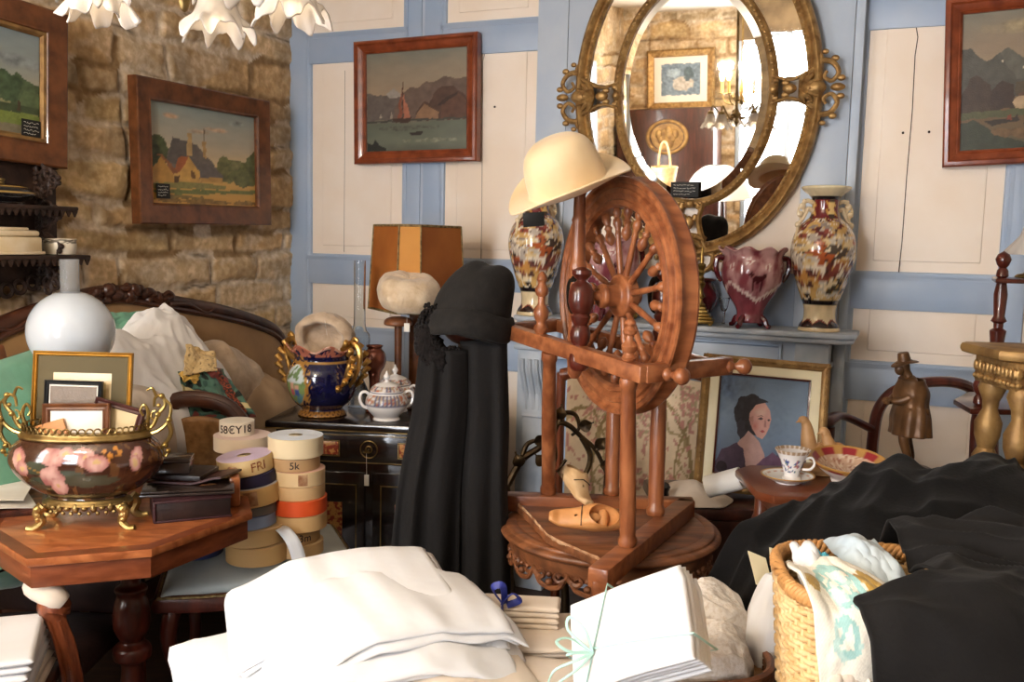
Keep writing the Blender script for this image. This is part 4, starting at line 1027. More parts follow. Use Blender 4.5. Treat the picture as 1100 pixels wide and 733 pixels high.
mb = MB(); mb.tube(spline([(-BW / 2, 0, BH1 - .01), (-BW / 4, 0, BH1 + .03), (0, 0, BH1 + .045), (BW / 4, 0, BH1 + .03), (BW / 2, 0, BH1 - .01)], 30), .024, 10); mb.build('crest_rail', M['wood_red'], t)
mb = MB(); mb.box(BW, .035, .05, .008, loc=(0, 0, BH0 - .02)); mb.build('bottom_rail', M['wood_red'], t)
# wrought andiron with leaf scrolls
ad = P(602, 520, 3.12); t = thing('scrolled_fire_iron', 'dark bronze scrolling leaf ironwork in front of the left fireplace pilaster', 'andiron', (ad.x, ad.y, 0))
def AP(px, py): return P(px, py, 3.12) - V(ad.x, ad.y, 0)
mb = MB(); zt = AP(600, 440).z
for pts, r in (([(545, 522), (560, 495), (578, 482), (592, 470), (600, 455), (612, 458), (625, 470), (640, 484), (652, 510)], .012), ([(560, 495), (566, 478), (578, 474), (586, 484), (580, 494)], .009), ([(600, 455), (606, 444), (618, 446), (622, 460), (614, 468)], .009), ([(625, 470), (634, 490), (628, 510), (612, 516), (602, 505), (608, 494)], .010), ([(592, 470), (596, 490), (590, 510), (596, 530)], .011), ([(640, 484), (650, 478), (656, 488), (650, 498)], .008)):
    mb.tube(spline([AP(*p) for p in pts], 40), lambda s, r=r: r * (1.05 - .5 * s), 8)
mb.build('scroll', M['iron_bronze'], t)
for px, py, an in ((575, 476, .6), (600, 450, 1.4), (622, 458, .3), (586, 498, 2.4), (640, 480, .8), (560, 500, 2.), (612, 505, 3.2), (645, 500, .2)):
    mb = MB(); c = AP(px, py); L = .05
    mb.grid(8, 9, lambda a, b: c + V(cos(an) * b * L - sin(an) * (a - .5) * L * .9 * sin(pi * clamp(b + .08)) , -.02 * sin(pi * b) - .012 * abs(a - .5), sin(an) * b * L + cos(an) * (a - .5) * L * .9 * sin(pi * clamp(b + .08))), thick=.004); mb.build('leaf', M['iron_bronze'], t)
mb = MB(); mb.box(.34, .07, .03, .008, loc=(.0, 0, .015)); mb.tube(spline([V(-.02, 0, .02), V(.03, 0, .3), V(-.03, 0, AP(596, 530).z + .03)], 20), .014, 10); mb.tube([V(-.1, 0, .03), V(-.16, 0, .4), AP(545, 522)], .010, 8); mb.tube([V(.1, 0, .03), V(.15, 0, .4), AP(652, 510)], .010, 8); mb.build('stand', M['iron_bronze'], t)

# chest behind with the portrait leaning on it
cz = .735
chest = thing('dark_chest', 'dark wooden chest behind the wheel table carrying the leaning portrait', 'chest', (.75, 3.02, 0))
mb = MB(); mb.box(.54, .34, cz - .05, .008, loc=(0, 0, (cz - .05) / 2 + .01)); mb.build('chest_body', M['wood_dark'], chest)
mb = MB(); mb.box(.57, .36, .04, .012, loc=(0, 0, cz - .02)); mb.build('lid', M['wood_dark'], chest)
mb = MB(); fq = P(736, 520, 2.86) - V(.75, 3.02, 0); mb.turn((-.262, -.155, cz), (-.262, -.155, cz + .075), [(0, .012), (.15, .016), (.3, .008), (.45, .013), (.6, .011), (.8, .017), (.95, .010), (1, .002)], 14); mb.build('turned_finial', M['ebony'], chest)
# shawl heaped at its left front corner
def heap(mb, cx, cy, z0, rx, ry, h, seed, nu=70, nv=50, fold=.02, thick=0., M_=None, rot=0., pw=1.2, freq=5.):
    """crumpled cloth mound, its hem falling past the base"""
    def f(a, b):
        t = a * 2 * pi; r = b
        x = r * cos(t) * rx; y = r * sin(t) * ry
        k = 1 - r ** pw
        e = 1 + .16 * nz(cos(t) * 1.7, sin(t) * 1.7, seed)
        z = h * (k ** .8 if k > 0 else 0) * (1 + .25 * nz(x * 6, y * 6, seed + 3)) 
        wx = x + .04 * nz(x * 5, y * 5, seed + 9); wy = y + .04 * nz(x * 5, y * 5, seed + 11)
        rd = abs(nz(wx * freq, wy * freq * 1.6, seed + 5)); rd2 = abs(nz(wx * freq * 2.3, wy * freq * 2.3, seed + 8))
        z += fold * (1 - 2.2 * rd) * min(1, 2.5 * (1 - r) + .35) + fold * .4 * (1 - 2 * rd2) * min(1, 2 * (1 - r) + .2)
        c, s = cos(rot), sin(rot)
        return V(cx + (x * c - y * s) * e, cy + (x * s + y * c) * e, z0 + max(z, .002))
    mb.grid(nu, nv, f, M_, closeu=True)
    # close the underside with the outer ring
    o = len(mb.v) - nu * nv; mb.f.append([o + i * nv + nv - 1 for i in range(nu)]); mb.m.append(0)
    return mb
mb = MB(); sp = PZ(757, 548, cz + .02); heap(mb, .58, 2.94, cz + .002, .13, .12, .05, 4.2, fold=.014); o = mb.build('crumpled_shawl', M['cream_linen'], ang=180); tag(o, 'crumpled cream shawl on the chest at the foot of the portrait', 'shawl')
mb = MB()
c0 = V(.575, 2.86, cz + .10)
mb.lathe([(.034, 0), (.034, .11), (.031, .11), (.031, .002)], 28, Matrix.Translation((.61, 2.82, cz + .075)) @ Matrix.Rotation(radians(65), 4, 'Y') @ Matrix.Rotation(radians(25), 4, 'X'), cap=False); 
o = mb.build('paper_roll', M['paper_white']); tag(o, 'short roll of pale paper lying on the crumpled shawl', 'paper roll')
# portrait
pp = Pic(grad([(0, '66788c'), (.4, '7c8ea0'), (.8, '66758a'), (1, '525c70')]))
pp.blob(.5, .45, .46, .5, '72869c', n=.08, soft=.9).blob(.06, .1, .3, .3, '52647c', soft=.8)
pp.blob(.36, .40, .17, .21, '2c2a30', n=.2, wob=.12).poly([(.22, .5), (.3, .42), (.34, .62), (.28, .66)], '33303a', edge=.02)
pp.poly([(.3, .62), (.36, .55), (.5, .66), (.56, .8), (.5, .92), (.3, .9), (.2, .74)], 'c39c92', n=.05).poly([(0, .92), (.08, .76), (.24, .68), (.32, .74), (.36, .9), (.5, .93), (.58, .8), (.7, .76), (.8, 1.02), (0, 1.02)], '4f3e50', n=.12).poly([(.38, .96), (.56, .8), (.64, .74), (.82, .84), (.95, 1.02), (.38, 1.02)], '71526a', n=.12).blob(.1, .93, .06, .06, '2c2028', wob=.2)
pp.poly([(.36, .34), (.42, .27), (.52, .26), (.58, .33), (.60, .42), (.585, .50), (.555, .57), (.52, .62), (.46, .60), (.40, .53), (.36, .44)], 'cf9d90', n=.05, edge=.004).blob(.48, .36, .09, .05, 'd8b4a4', n=.03, wob=.1, soft=.8).blob(.43, .5, .05, .06, 'c2776c', n=.04, wob=.1, soft=.9)
pp.poly([(.45, .425), (.49, .405), (.515, .42), (.49, .435)], '4a3a3c', edge=0).poly([(.555, .43), (.575, .415), (.592, .425), (.575, .44)], '4a3a3c', edge=0).poly([(.44, .405), (.49, .385), (.52, .40), (.49, .395)], '5a4644', edge=0).poly([(.535, .41), (.555, .50), (.53, .505), (.525, .495)], 'a8756c', edge=0).poly([(.485, .545), (.515, .53), (.545, .545), (.515, .56)], 'a0484a', edge=0).poly([(.36, .42), (.4, .40), (.41, .48), (.38, .5)], 'b88578', edge=.004).poly([(.28, .45), (.30, .24), (.42, .2), (.56, .25), (.50, .27), (.42, .29), (.37, .36), (.35, .46)], '26242a', n=.2, edge=.012)
pb = V(.80, 2.965, cz + .012)
T = Matrix.Translation(pb) @ Matrix.Rotation(radians(-8), 4, 'Z') @ Matrix.Rotation(radians(3.), 4, 'Y') @ Matrix.Rotation(radians(-14), 4, 'X')
pt = thingM('framed_portrait', 'gilt framed portrait of a dark haired woman looking upwards leaning on the dark chest', 'painting', T)
PWd, PHt = .405, .445
C0 = Matrix.Translation((0, 0, PHt / 2))
mb = MB(); mitre(mb, PWd, PHt, [(0, -.02), (0, .018), (.008, .026), (.022, .020), (.027, .012), (.027, -.005)], C0); f_ = mb.build('gilt_frame', M['gilt_paint'], pt, ang=25)
mb = MB(); rnd = random.Random(3)
for sx, sz, ax in ((0, 1, 0), (0, -1, 0), (1, 0, 1), (-1, 0, 1)):
    n = 26
    for i in range(n):
        s = (i + .5) / n - .5
        p = V(s * PWd, -.024, PHt / 2 + sz * (PHt / 2 - .011)) if ax == 0 else V(sx * (PWd / 2 - .011), -.024, PHt / 2 + s * PHt)
        mb.ball(p, .007, 6, 5, sc=(1.4 if ax == 0 else .8, .6, .8 if ax == 0 else 1.4))
mb.build('leaf_carving', M['gilt_paint'], f_)
mb = MB(); mitre(mb, PWd - .05, PHt - .05, [(0, 0), (0, .012), (.004, .013), (.03, .010), (.034, .004), (.034, -.004)], C0); mb.build('cream_liner', M['card_cream'], pt, ang=25)
mb = MB(); mitre(mb, PWd - .114, PHt - .114, [(0, 0), (0, .010), (.005, .008), (.006, 0)], C0); mb.build('dark_slip', M['wood_mahog'], pt, ang=25)
mb = MB(); canvas(mb, PWd - .115, PHt - .115, pp, 230, C0, y=.0); mb.build('painted_canvas', M['picture'], pt, ang=180)
mb = MB(); mb.box(PWd - .03, .006, PHt - .03, .001, loc=(0, .012, PHt / 2)); mb.build('backing_board', M['wood_dark'], pt)

# small side table with crockery
az = .895
sd = thing('side_table', 'small brown side table under the cup and the red rimmed bowl', 'table', (1.0, 2.60, 0))
mb = MB(); mb.prism([(x, y) for x, y in ((-.30, -.18), (.3, -.18), (.34, -.1), (.34, .12), (.28, .17), (-.28, .17), (-.335, .11), (-.335, -.13))], .026, Matrix.Translation((0, 0, az - .026)), 0, .008); mb.build('table_top', M['wood_table'], sd)
mb = MB(); mb.box(.52, .26, .07, .004, loc=(0, 0, az - .06)); mb.build('apron', M['wood_table'], sd)
for x in (-1, 1):
    for y in (-1, 1):
        mb = MB(); mb.turn((x * .25, y * .12, az - .03), (x * .26, y * .125, 0), [(0, .02), (.12, .02), (.14, .026), (.2, .014), (.6, .02), (.9, .012), (1, .014)], 14); mb.build('leg', M['wood_table'], sd)
s0 = PZ(846, 514, az + .012)
def saucer_cup():
    t = thing('saucer', 'white gold rimmed saucer under the floral cup in front of the portrait', 'saucer', (s0.x, s0.y, az))
    def col(a, z, r, q): return s2l('b98d48') if r > .069 else s2l('c99f86') if .055 < r < .062 and sin(a * 14) > -.3 else s2l('e8e4de')
    mb = MB(); mb.lathe(prof([(0, .004), (.03, .0), (.034, .004), (.045, .008), (.062, .016), (.073, .022), (.072, .0245), (.06, .019), (.04, .011), (.0, .009)], 60), 64, col=col); mb.build('dish', M['glaze_matte'], t, ang=180)
    t = thing('teacup', 'white footed cup with small painted flowers standing on the gold rimmed saucer', 'cup', (s0.x + .012, s0.y + .004, az + .010))
    def col(a, z, r, q):
        if z > .076: return s2l('a98a6a') if sin(a * 20) > -.4 else s2l('e2d6c8')
        if .022 < z < .06 and fbm(a * 2.4, z * 60, 3.) > .12: return s2l('3d4a86') if fbm(a * 9, z * 90, 2.) > .0 else s2l('6f8a5a') if fbm(a * 7, z * 90, 5.) > 0 else s2l('b06a6a')
        return s2l('ebe6e2')
    mb = MB(); mb.lathe(prof([(0, 0), (.024, 0), (.025, .004), (.02, .01), (.022, .02), (.029, .04), (.037, .062), (.046, .078), (.0485, .083), (.046, .083), (.036, .064), (.026, .036), (.0, .022)], 80), 64, col=col); mb.build('cup_body', M['glaze_matte'], t, ang=180)
    mb = MB(); mb.tube(spline([(.034, 0, .06), (.052, 0, .066), (.06, 0, .05), (.05, 0, .034), (.028, 0, .03)], 24), .0035, 8, M=Matrix.Rotation(radians(-30), 4, 'Z')); mb.build('handle', M['ceramic_white'], t)
    return t
saucer_cup()
b0 = P(911, 487, 2.575)
t = thing('painted_bowl', 'shallow bowl with a red and gold border on the small side table', 'bowl', (b0.x, b0.y, az + .004), (radians(9), 0, 0))
def col(a, z, r, q):
    if q > .47:
        if r > .080: return s2l('b98a48') if (sin(a * 9) > .6 or r > .098) else s2l('96252c')
        return s2l('c9a68c') if fbm(a * 4, r * 60, 3., 3) > 0 else s2l('dcc8b0') if fbm(a * 9, r * 80, 1.) > -.1 else s2l('a8705a')
    return s2l('ddd2c8') if z < .05 or sin(a * 7) > 0 else s2l('a3474a')
mb = MB(); mb.lathe(prof([(0, 0), (.04, 0), (.042, .012), (.05, .018), (.075, .036), (.096, .056), (.104, .066), (.101, .067), (.08, .048), (.05, .028), (0, .022)], 80), 72, col=col); mb.build('bowl_body', M['glaze_matte'], t, ang=180)
def pigeon(mb, c, s, a, hu):
    T = Matrix.Translation(c) @ Matrix.Rotation(a, 4, 'Z') @ Matrix.Scale(s, 4)
    mb.tube(spline([(-.075, 0, .03), (-.04, 0, .04), (0, 0, .055), (.03, 0, .075), (.042, 0, .105 + hu), (.050, 0, .128 + hu), (.062, 0, .134 + hu), (.072, 0, .130 + hu), (.082, 0, .124 + hu)], 40), [.008, .009, .012, .016, .020, .025, .029, .032, .035, .037, .038, .038, .037, .035, .033, .031, .028, .026, .024, .022, .020, .0185, .0175, .017, .0165, .0165, .017, .0175, .0175, .017, .016, .0145, .0125, .010, .0075, .0055, .0042, .003, .0022, .0015, .001, .001], 14, M=T)
    for sg in (-1, 1): mb.ball((-.01, .026 * sg, .055), .03, 12, 8, M=T, sc=(1.7, .5, .8))
    return mb
g0 = P(886, 505, 2.69); t = thing('bird_figurine', 'carved pale wooden figurine of two birds behind the red rimmed bowl', 'figurine', (g0.x, g0.y, az))
mb = MB(); pigeon(mb, V(-.022, 0, .012), .82, radians(165), .035); mb.build('bird', M['bird_wood'], t)
mb = MB(); pigeon(mb, V(.036, .005, .012), .82, radians(188), .0); mb.build('bird', M['bird_wood'], t)
mb = MB(); mb.lathe(prof([(0, 0), (.07, 0), (.075, .008), (.06, .02), (0, .024)], 20), 28, sx=1.25, sy=.7); mb.build('base', M['bird_wood'], t)

# bow-backed chair with a heavy arm
bc = V(1.34, 3.28, 0); t = thing('bow_back_chair', 'dark mahogany chair with a rounded bow back behind the carved figure', 'chair', bc)
def BP_(px, py, Y=3.28): return P(px, py, Y) - bc
bow = [BP_(936, 505), BP_(938, 470), BP_(944, 440), BP_(962, 420), BP_(995, 411), BP_(1030, 412), BP_(1052, 425), BP_(1062, 450), BP_(1066, 505)]
mb = MB(); mb.tube(spline([V(bow[0].x + .01, 0, .44)] + bow + [V(bow[-1].x - .01, 0, .44)], 70), .026, 10, flat=.75); mb.build('bow_back', M['wood_mahog'], t)
mb = MB(); a0 = P(882, 452, 3.14) - bc; mb.tube(spline([BP_(938, 462) , P(905, 447, 3.2) - bc, a0 + V(.02, .0, 0.0), a0 + V(-.004, 0, -.01)], 24), lambda s: .022 + .012 * sstep(.3, .8, s), 12, flat=.62); mb.build('arm', M['wood_mahog'], t)
mb = MB(); mb.box(.44, .36, .05, .02, loc=(.0, -.14, .43)); mb.build('seat', M['velvet_tan'], t)
mb = MB(); mb.turn((-.24, -.14, .44), a0 + V(.03, 0, -.02), [(0, .016), (.3, .02), (.7, .014), (1, .018)], 12); mb.build('arm_support', M['wood_mahog'], t)
for x, y in ((-.19, .02), (.19, .02), (-.19, -.28), (.19, -.28)):
    mb = MB(); mb.turn((x, y, .42), (x * 1.05, y, 0), [(0, .024), (.2, .028), (.5, .02), (1, .015)], 12); mb.build('leg', M['wood_mahog'], t)

# whatnot shelves at the right edge
wn = V(1.72, 2.92, 0); t = thing('corner_whatnot', 'dark red corner whatnot with turned posts at the right hand panelling', 'shelf', wn)
def WP(px, py, Y): return P(px, py, Y) - wn
f1 = WP(1052, 432, 2.78); f2 = WP(1080, 300, 2.88); zl = f1.z; zu = f2.z
mb = MB(); mb.prism([(f1.x - .05, f1.y - .05), (f1.x + .45, f1.y - .05), (f1.x + .45, f1.y + .30), (f1.x + .10, f1.y + .28), (f1.x - .02, f1.y + .12)], .018, Matrix.Translation((0, 0, zl - .03)), 0, .005); mb.build('shelf', M['wood_mahog'], t)
mb = MB(); mb.prism([(f2.x - .045, f2.y - .03), (f2.x + .35, f2.y - .03), (f2.x + .35, f2.y + .20), (f2.x + .06, f2.y + .20)], .014, Matrix.Translation((0, 0, zu - .012)), 0, .004); mb.build('shelf', M['wood_mahog'], t)
mb = MB(); mb.prism([(f1.x - .05, f1.y - .05), (f1.x + .45, f1.y - .05), (f1.x + .45, f1.y + .30), (f1.x + .10, f1.y + .28), (f1.x - .02, f1.y + .12)], .02, Matrix.Translation((0, 0, .10)), 0, .005); mb.build('shelf', M['wood_mahog'], t)
KN = [(0, .010), (.1, .018), (.3, .016), (.4, .010), (.5, .017), (.7, .023), (.88, .017), (1, .001)]
for x, y in ((f1.x, f1.y), (f1.x + .40, f1.y)):
    mb = MB(); mb.turn((x, y, zl - .012), (x, y, zl + .075), KN, 14); mb.turn((x, y, 0), (x, y, zl - .03), [(0, .016), (.05, .022), (.3, .015), (.5, .02), (.7, .015), (.74, .015), (.76, .024), (.78, .013), (.80, .022), (.83, .016), (.97, .02), (1, .017)], 16); mb.build('post', M['wood_mahog'], t)
for x, y in ((f2.x, f2.y + .02), (f2.x + .3, f2.y + .02)):
    mb = MB(); mb.turn((x, y, zu), (x, y, zu + .085), KN, 14); mb.turn((x, y, zl - .02), (x, y, zu - .01), [(0, .018), (.2, .015), (.5, .02), (.6, .024), (.62, .014), (.66, .014), (.68, .023), (.72, .016), (.9, .02), (1, .014)], 16); mb.build('post', M['wood_mahog'], t)
# gilt stand
g = P(1125, 380, 2.5); gt = thing('gilt_pedestal_table', 'tall gilt carved table with turned fluted legs at the right edge', 'table', (g.x, g.y, 0)); gz = P(1062, 378, 2.36).z
mb = MB(); w = .175; mb.prism([(-w, -w * .5), (-w * .62, -w * .86), (w * .62, -w * .86), (w, -w * .5), (w, w * .7), (-w, w * .7)], .03, Matrix.Translation((0, 0, gz - .03)), 0, .011); mb.build('table_top', M['gilt_paint'], gt)
mb = MB(); mb.box(.29, .22, .075, .006, loc=(0, -.015, gz - .068))
for i in range(15):
    x = -.14 + .02 * i
    mb.ball((x, -.13, gz - .06), .012, 8, 6, sc=(.8, .5, 1.3)); mb.ball((x, -.13, gz - .088), .008, 6, 5)
    if i < 11: mb.ball((-.148, -.12 + .02 * i, gz - .06), .012, 8, 6, sc=(.5, .8, 1.3)); mb.ball((-.148, -.12 + .02 * i, gz - .088), .008, 6, 5)
mb.build('carved_frieze', M['gilt'], gt)
for x, y in ((-.115, -.105), (.115, -.105), (-.10, .075), (.115, .075)):
    mb = MB(); mb.turn((x, y, gz - .10), (x * 1.3, y * 1.3, 0), [(0, .030), (.02, .036), (.05, .022), (.07, .020), (.10, .036), (.13, .034), (.16, .022), (.18, .034), (.21, .030), (.24, .024), (.5, .021), (.9, .016), (.95, .022), (1, .018)], 20); mb.build('leg', M['gilt_paint'], gt)
b = thing('marble_block', 'small white block lying on the tall gilt table', 'block', (g.x + .03, g.y - .02, gz + .0005))
mb = MB(); mb.box(.14, .10, .035, .006, loc=(0, 0, .0175)); mb.build('block_body', M['paper_white'], b); mb = MB(); mb.box(.12, .08, .01, .003, loc=(0, 0, .040)); mb.build('raised_panel', M['paper_white'], b)
t = thing('glass_lampshade', 'white fluted glass lampshade standing on the top shelf of the whatnot', 'lampshade', wn + f2 + V(.115, .09, .003))
mb = MB(); mb.lathe(prof([(0, 0), (.035, 0), (.03, .01), (.008, .02), (.008, .07), (.02, .08)], 20), 20); mb.build('stem', M['brass'], t)
mb = MB(); mb.lathe(prof([(.02, .16), (.03, .13), (.055, .1), (.075, .075), (.072, .075), (.05, .1), (.025, .13)], 30), 40, fn=lambda p, a, z, r: V(p.x * (1 + .06 * sin(12 * a)), p.y * (1 + .06 * sin(12 * a)), p.z), cap=False); mb.build('fluted_shade', M['frosted'], t, ang=180)

# carved wooden man
def skin(name, pts, edges, rad, mat, parent, loc, sub=2, root=0):
    me = bpy.data.meshes.new(name); me.from_pydata([tuple(p) for p in pts], edges, [])
    o = bpy.data.objects.new(name, me); COL.objects.link(o); me.materials.append(mat)
    md = o.modifiers.new('s', 'SKIN'); md.use_smooth_shade = True
    for i, v in enumerate(me.skin_vertices[0].data):
        r = rad[i]; v.radius = r if isinstance(r, tuple) else (r, r); v.use_root = i == root
    s = o.modifiers.new('u', 'SUBSURF'); s.levels = s.render_levels = sub
    bpy.context.view_layer.update(); dg = bpy.context.evaluated_depsgraph_get()
    m2 = bpy.data.meshes.new_from_object(o.evaluated_get(dg)); o.modifiers.clear(); o.data = m2; m2.shade_smooth()
    o.parent = parent; o.location = loc; return o
mf = P(972, 480, 2.66); mz0 = az
ft = thing('carved_figure', 'carved brown wooden figurine of a man in a brimmed hat beside the bow back chair', 'figurine', (mf.x, mf.y, mz0))
s = .32                                                                # figure height; it faces the left of the picture (-x)
def FV(x, y, z): return V(x * s, y * s, z * s)
pts = [FV(.02, 0, .50), FV(.03, 0, .62), FV(.02, 0, .74), FV(-.01, 0, .82), FV(-.04, 0, .865), FV(-.055, 0, .915), FV(-.06, 0, .95),
       FV(.0, -.11, .775), FV(-.02, -.135, .66), FV(-.12, -.09, .60), FV(-.17, -.04, .61),
       FV(.0, .11, .775), FV(-.02, .13, .66), FV(-.12, .08, .585), FV(-.17, .03, .585),
       FV(.0, -.06, .46), FV(-.05, -.065, .27), FV(.02, -.07, .06), FV(-.06, -.075, .03),
       FV(.03, .06, .46), FV(.03, .065, .27), FV(.10, .07, .06), FV(.02, .075, .03)]
edges = [(0, 1), (1, 2), (2, 3), (3, 4), (4, 5), (5, 6), (2, 7), (7, 8), (8, 9), (9, 10), (2, 11), (11, 12), (12, 13), (13, 14), (0, 15), (15, 16), (16, 17), (17, 18), (0, 19), (19, 20), (20, 21), (21, 22)]
rad = [x * s if not isinstance(x, tuple) else (x[0] * s, x[1] * s) for x in [.085, .09, .10, .05, .04, .056, .045, .05, .045, .040, .032, .06, .052, .040, .032, .07, .052, .036, .03, .07, .052, .036, .03]]
skin('body', pts, edges, rad, M['figure_wood'], ft, (0, 0, .03), 2)
mb = MB(); mb.lathe(prof([(.0, .085), (.035, .084), (.048, .07), (.055, .02), (.058, .008), (.085, .0), (.105, -.012), (.10, -.016), (.05, -.002)], 50), 40, Matrix.Translation(FV(-.055, 0, .955) + V(0, 0, .03)) @ Matrix.Rotation(radians(-14), 4, 'Y') @ Matrix.Scale(s, 4), fn=lambda p, a, z, r: V(p.x * (1.12 if r > .07 else 1), p.y, p.z - (.02 * abs(cos(a)) - .01 if r > .07 else 0))); mb.build('hat', M['figure_wood'], ft)
# coat with long skirts and folds
def coat(a, b):
    t = a * 2 * pi; z = lerp(.80, .30, b)
    r = 1.3 * lerp(.095, .13, sstep(0, .25, b)) * (1 - .12 * exp(-((b - .45) / .15) ** 2)) + .035 * b
    fold = 1 + .06 * b * sin(9 * t + 3 * b) + .05 * nz(cos(t) * 2, sin(t) * 2, b * 4)
    return FV(.02 + .02 * b + r * .78 * cos(t) * fold, r * 1.05 * sin(t) * fold, z)
mb = MB(); mb.grid(60, 30, coat, Matrix.Translation((0, 0, .03)), closeu=True, thick=.004); mb.build('coat', M['figure_wood'], ft, ang=180)
mb = MB(); mb.ball(FV(.03, -.135, .50) + V(0, 0, .03), .03, 14, 10, sc=(1.15, .5, .85)); mb.box(.06, .008, .02, .004, loc=FV(.03, -.165, .53) + V(0, 0, .03)); mb.tube(spline([FV(.08, -.12, .55) + V(0, 0, .03), FV(.09, -.06, .7) + V(0, 0, .03), FV(.02, .06, .82) + V(0, 0, .03)], 20), .004, 6); mb.build('satchel', M['figure_wood'], ft)
mb = MB(); mb.ball(FV(-.105, 0, .925) + V(0, 0, .03), .008, 8, 6, sc=(1.2, .8, 1)); mb.ball(FV(-.09, 0, .885) + V(0, 0, .03), .016, 10, 8, sc=(1, .9, 1.1)); mb.build('nose_and_beard', M['figure_wood'], ft)
mb = MB()
for y in (-.04, .03):
    for k in range(4): mb.tube(spline([FV(-.165, y + .012 * k - .02, .615), FV(-.195, y + .012 * k - .02, .61), FV(-.205, y + .012 * k - .02, .59), FV(-.195, y + .012 * k - .02, .575)], 10), .0045 - .0004 * k, 7, M=Matrix.Translation((0, 0, .03)))
mb.build('fingers', M['figure_wood'], ft)
mb = MB(); mb.lathe(prof([(0, 0), (.075, 0), (.078, .012), (.066, .03), (0, .034)], 20), 32, sx=1.1); mb.build('plinth', M['figure_wood'], ft)
# ================================================================== sofa against the stone wall
SFU = .16
def SV(px, py, u): 
    q = PS(px, py, u); return (q - CORNER).dot(WN), q.z                    # v (distance from the corner) and height on a plane parallel to the stone wall
crest = [SV(*p, SFU) for p in ((303, 392), (302, 366), (293, 350), (270, 339), (232, 328), (190, 320), (155, 313), (122, 308), (92, 312), (60, 322), (25, 333), (-14, 350), (-36, 372), (-42, 405))]
v0, v1 = crest[0][0], crest[-1][0]
sof = thing('carved_sofa', 'long sofa with a carved dark crest and tan velvet back along the stone wall', 'sofa', RM(.16, (v0 + v1) / 2, 0), YAW)
vm = (v0 + v1) / 2
def SL(u, v, z): return V(u - .16, -(v - vm), z)
cs_ = spline([SL(SFU, v, z) for v, z in crest], 90)
mb = MB(); mb.tube([SL(SFU, crest[0][0], .40)] + [V(p.x, p.y, p.z - .022) for p in cs_] + [SL(SFU, crest[-1][0], .40)], .03, 10, flat=1.); 
mb.tube([V(p.x + .025, p.y, p.z - .05) for p in cs_], .012, 8); fr_ = mb.build('carved_crest', M['wood_sofa'], sof)
mb = MB(); rnd = random.Random(5); cv, czz = crest[7]
for k in range(46):
    dv = rnd.uniform(-.24, .24); w = 1 - abs(dv) / .26; zz = czz - .03 - abs(dv) * .12 + rnd.uniform(-.02, .055) * w
    mb.ball(SL(SFU + .02 + rnd.uniform(0, .02), cv + dv, zz), rnd.uniform(.012, .024) * (.6 + .5 * w), 8, 6, sc=(1, rnd.uniform(.8, 1.5), rnd.uniform(.7, 1.2)))
for sg in (-1, 1):
    mb.tube([SL(SFU + .03, cv + sg * p.x, czz - .02 + p.z) for p in spline([(.03, 0, .02), (.12, 0, .0), (.2, 0, -.045), (.27, 0, -.03), (.25, 0, -.01), (.22, 0, -.025)], 24)], lambda s: .016 - .009 * s, 8)
    mb.tube([SL(SFU + .03, cv + sg * p.x, czz - .05 + p.z) for p in spline([(.25, 0, -.03), (.36, 0, -.035), (.46, 0, -.075), (.52, 0, -.06)], 20)], lambda s: .012 - .008 * s, 8)
mb.build('carved_roses', M['wood_sofa'], fr_)
mb = MB(); m = len(cs_)
vs = []; fs = []; nr = 14
for i, p in enumerate(cs_):
    for j in range(nr):
        t = j / (nr - 1); z = lerp(.42, p.z - .04, t); vs.append(V(p.x + .015 + .055 * sin(pi * t) * (1 - abs(2 * i / (m - 1) - 1) ** 6) + .05 * (1 - t), p.y, z))
for i in range(m - 1):
    for j in range(nr - 1): fs.append([i * nr + j, i * nr + j + 1, (i + 1) * nr + j + 1, (i + 1) * nr + j])
mb.add(vs, fs); mb.build('velvet_back', M['velvet_tan'], sof, ang=180)
mb = MB(); mb.grid(50, 20, lambda a, b: SL(SFU + .04 + .40 * b, lerp(v0 + .04, v1 - .04, a), .40 + .06 * (sin(pi * a) * sin(pi * (.1 + .85 * b))) ** .35), thick=.06); mb.build('seat', M['velvet_tan'], sof, ang=180)
mb = MB(); mb.box(.40, v1 - v0, .08, .015, loc=SL(SFU + .22, vm, .33)); mb.build('seat_rail', M['wood_sofa'], sof)
for v in (v0 + .03, v1 - .03):
    mb = MB(); mb.tube(spline([SL(SFU, v, .72), SL(SFU + .18, v, .71), SL(SFU + .32, v, .66), SL(SFU + .37, v, .58), SL(SFU + .35, v, .42)], 30), .026, 10); mb.build('arm', M['wood_sofa'], sof)
    for u in (SFU + .03, SFU + .37):
        mb = MB(); mb.tube(spline([SL(u, v, .32), SL(u + .02, v, .2), SL(u, v, .08), SL(u + .01, v, 0)], 14), lambda s: .03 - .012 * s, 10); mb.build('leg', M['wood_sofa'], sof)
def pillow(label, c, w, h, d, Mx, mat, cat='cushion', name='cushion'):
    mb = MB(); n = 40
    for sg in (-1, 1):
        def f(a, b):
            x, y = 2 * a - 1, 2 * b - 1
            e = (max(0, 1 - abs(x) ** 2.6) * max(0, 1 - abs(y) ** 2.6)) ** .55
            return V(x * w / 2 * (1 - .06 * (1 - abs(y)) ** 1.5 * (abs(x) > .6)), sg * (d / 2 * e * (1 + .25 * nz(x * 2.5, y * 2.5, w * 9)) + .004), y * h / 2 + .0)
        mb.grid(n, n, f)
    o = mb.build(name, M[mat], ang=180); o.matrix_world = Matrix.Translation(c) @ Mx
    l, q, s = o.matrix_world.decompose(); o.location = l; o.rotation_euler = q.to_euler(); return tag(o, label, cat)
SROT = Matrix.Rotation(YAW + pi / 2, 4, 'Z')                                # faces away from the stone wall
g = PS(8, 402, .42); gv = (g - CORNER).dot(WN)
g.z = .47 + .30; 
